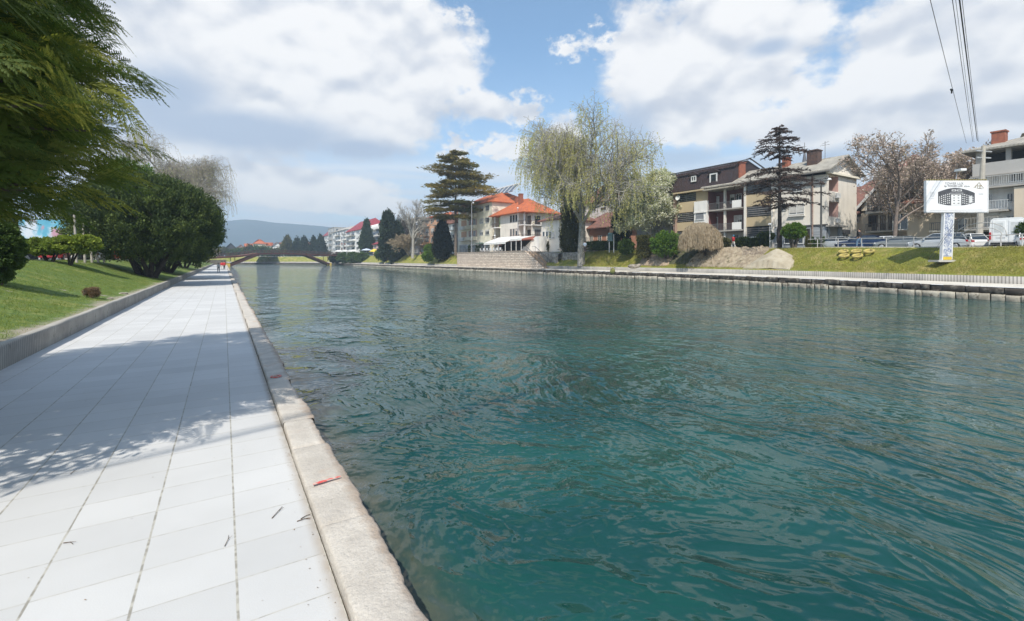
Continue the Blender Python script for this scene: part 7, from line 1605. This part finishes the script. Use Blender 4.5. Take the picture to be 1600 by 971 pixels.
xx_, yy2 = Pt(228, 49.9); letters('LUM', .42, M_wh, t, Vector((xx_, yy2, zat(401.3, 50))) - worldloc(t), (R(90), 0, -YAW))
for px in (225, 230): xx_, yy2 = Pt(px, 50); m = MB(); m.tube([(xx_, yy2, 1.8), (xx_, yy2, zat(402, 50))], .05, 6); m.build('post', M_wh, t)
def low_building(lb, px0, px1, D, yt, yb, wm, rm): 
    xa, ya = Pt(px0, D); xb, yb2 = Pt(px1, D); x0, x1 = min(xa, xb), max(xa, xb); b = Bld('street_house', lb, 'house', x0 - 6, x1, (ya + yb2) / 2, (ya + yb2) / 2 + 12, 1.9, zat(yt, D), wm); b.roof(rm, b.z1 + 2.5, ov=.6, kind='hip'); 
    for k in range(3): a = x0 - 5 + k * (x1 - x0 + 5) / 3; b.win('s', a, a + 1.4, 3.0, 4.6)
low_building('pale low house across the left street behind the leaning poles', 60, 150, 78, 372, 400, W_off, R_br); low_building('beige house across the left street behind the larger evergreen', 165, 235, 95, 372, 400, W_beige, R_br)
low_building('grey house at the picture edge across the left street', -60, 30, 70, 350, 400, W_grey, R_br)
for i, (px, D, yt, hw) in enumerate(((60, 62, 340, 40), (130, 70, 335, 35), (175, 74, 345, 28), (0, 58, 330, 45), (215, 90, 350, 30), (255, 110, 355, 25), (290, 130, 362, 18))):
    bush(['first', 'second', 'third', 'fourth', 'fifth', 'sixth', 'seventh'][i] + ' dark leafy tree of the belt beyond the left street', 'tree', 'street_tree', px, D, yt, 402, hw, [L_yew, L_mid, L_cyp, L_yew, L_olive, L_mid, L_olive][i], size=.16, per=40, nc=420, zg=1.9, group='trees beyond the left street', stemr=.3)

# small things lying on the slabs: twigs and dry leaves
M_tw = mat('dry twig', (.12, .075, .045), (.07, .05, .03), 20, .9)
def twig(lb, px, py, px2, py2, rad=.0035):
    D = CH * F / (py - HZ); a = Vector((*Pt(px, D), .006)); D = CH * F / (py2 - HZ); b = Vector((*Pt(px2, D), .007)); m_ = a.lerp(b, .5) + Vector((.01, .008, .004)); m = MB(); m.tube([a, m_, b], [rad, rad * .8, rad * .5], 5); m.tube([m_, m_ + (b - a) * .25 + Vector((.02, -.01, .004))], [rad * .6, rad * .3], 4); tag(m.build('twig', M_tw), lb, 'twig')
twig('short dark twig lying on the slab in the right column', 425, 811, 441, 793); twig('curved twig near the coping stones', 464, 816, 485, 812); twig('small twig in the joint beside the coping stones', 470, 812, 484, 806); twig('thin curved twig on the sunlit slab', 351, 855, 357, 838, .0025); twig('small twig on a slab joint at the left', 99, 850, 114, 852, .003); twig('tiny twig on the sunlit slabs at left', 110, 742, 116, 736, .003)
n = 300; px = rng.uniform(0, 520, n); XX = rng.uniform(-3.3, .58, n); k_ = rng.random(n) < .45; XX[k_] = .575 - np.abs(rng.normal(size=k_.sum())) * .09; YY = 2.2 + rng.random(n) ** 1.5 * 15; s_ = rng.uniform(.003, .009, n); a = rng.uniform(0, 6.28, n)
c = np.stack([XX, YY, np.full(n, .006)], -1); u_ = np.stack([np.cos(a), np.sin(a), rng.normal(size=n) * .2], -1) * s_[:, None]; v_ = np.stack([-np.sin(a), np.cos(a), rng.normal(size=n) * .2], -1) * (s_ * .45)[:, None]
V = np.stack([c - u_, c - v_, c + u_, c + v_], 1).reshape(-1, 3); tag(npmesh('leaf_litter', V, np.arange(4 * n).reshape(n, 4), mat('dry leaf crumbs', (.30, .21, .12), (.18, .13, .08), 30, .9)), 'dry leaf crumbs scattered over the slabs', 'litter', kind='stuff')

# ------------------------------------------------------------------ mountain and haze
prof = [(-400, 372), (0, 362), (200, 356), (300, 350), (357, 346), (380, 343.5), (400, 345), (430, 349), (460, 351), (500, 354), (530, 357), (600, 366), (700, 380), (800, 392), (1000, 400), (1300, 402)]
DM = 1500; us = np.linspace(-400, 1250, 260); yr = np.interp(us, [p[0] for p in prof], [p[1] for p in prof]) + .5 * vnoise(us, us * 0, .02, 3) + .25 * vnoise(us, us * 0, .08, 5)
fr = np.array([-.12, -.06, 0, .1, .25, .4, .55, .7, .85, 1.0, .9, .3, -.1]); dd = np.array([900, 940, 980, 1030, 1100, 1170, 1240, 1320, 1410, 1500, 1540, 1620, 1700]); P = np.zeros((len(us), len(fr), 3))
for i, px in enumerate(us):
    for j in range(len(fr)):
        D = dd[j]; x, y = Pt(px, 1.0); q = math.hypot(x, y); Hh = max(.5, (HZ - yr[i]) / F * DM); x, y = Pt(px, D); P[i, j] = (x, y, 3 + Hh * fr[j] * (1 + .10 * float(vnoise(px * .05, j * 1.3, 1.0, 2)) * (0 < j < 9)))
tag(gridmesh('mountain', P[::-1], mat('haze blue wooded hillside', (.06, .095, .12), (.08, .11, .13), .02, .95, 4, .02, det=8, blotch=((.10, .10, .08), .01, .55, .7))), kind='structure')  # part of the distance haze is painted as a paler, bluer base colour
hz = bpy.data.materials.new('haze'); hz.use_nodes = True; nt = hz.node_tree; nt.nodes.clear(); vo = nt.nodes.new('ShaderNodeVolumePrincipled'); vo.inputs['Color'].default_value = (.66, .84, 1.0, 1); vo.inputs['Density'].default_value = .00062; vo.inputs['Anisotropy'].default_value = .1
oo = nt.nodes.new('ShaderNodeOutputMaterial'); nt.links.new(vo.outputs[0], oo.inputs['Volume']); m = MB(); m.box(-3050, 3050, -3050, 3050, -2.7, 150); o = m.build('haze', hz); tag(o, 'thin blue spring haze filling the valley air', 'haze', kind='stuff')
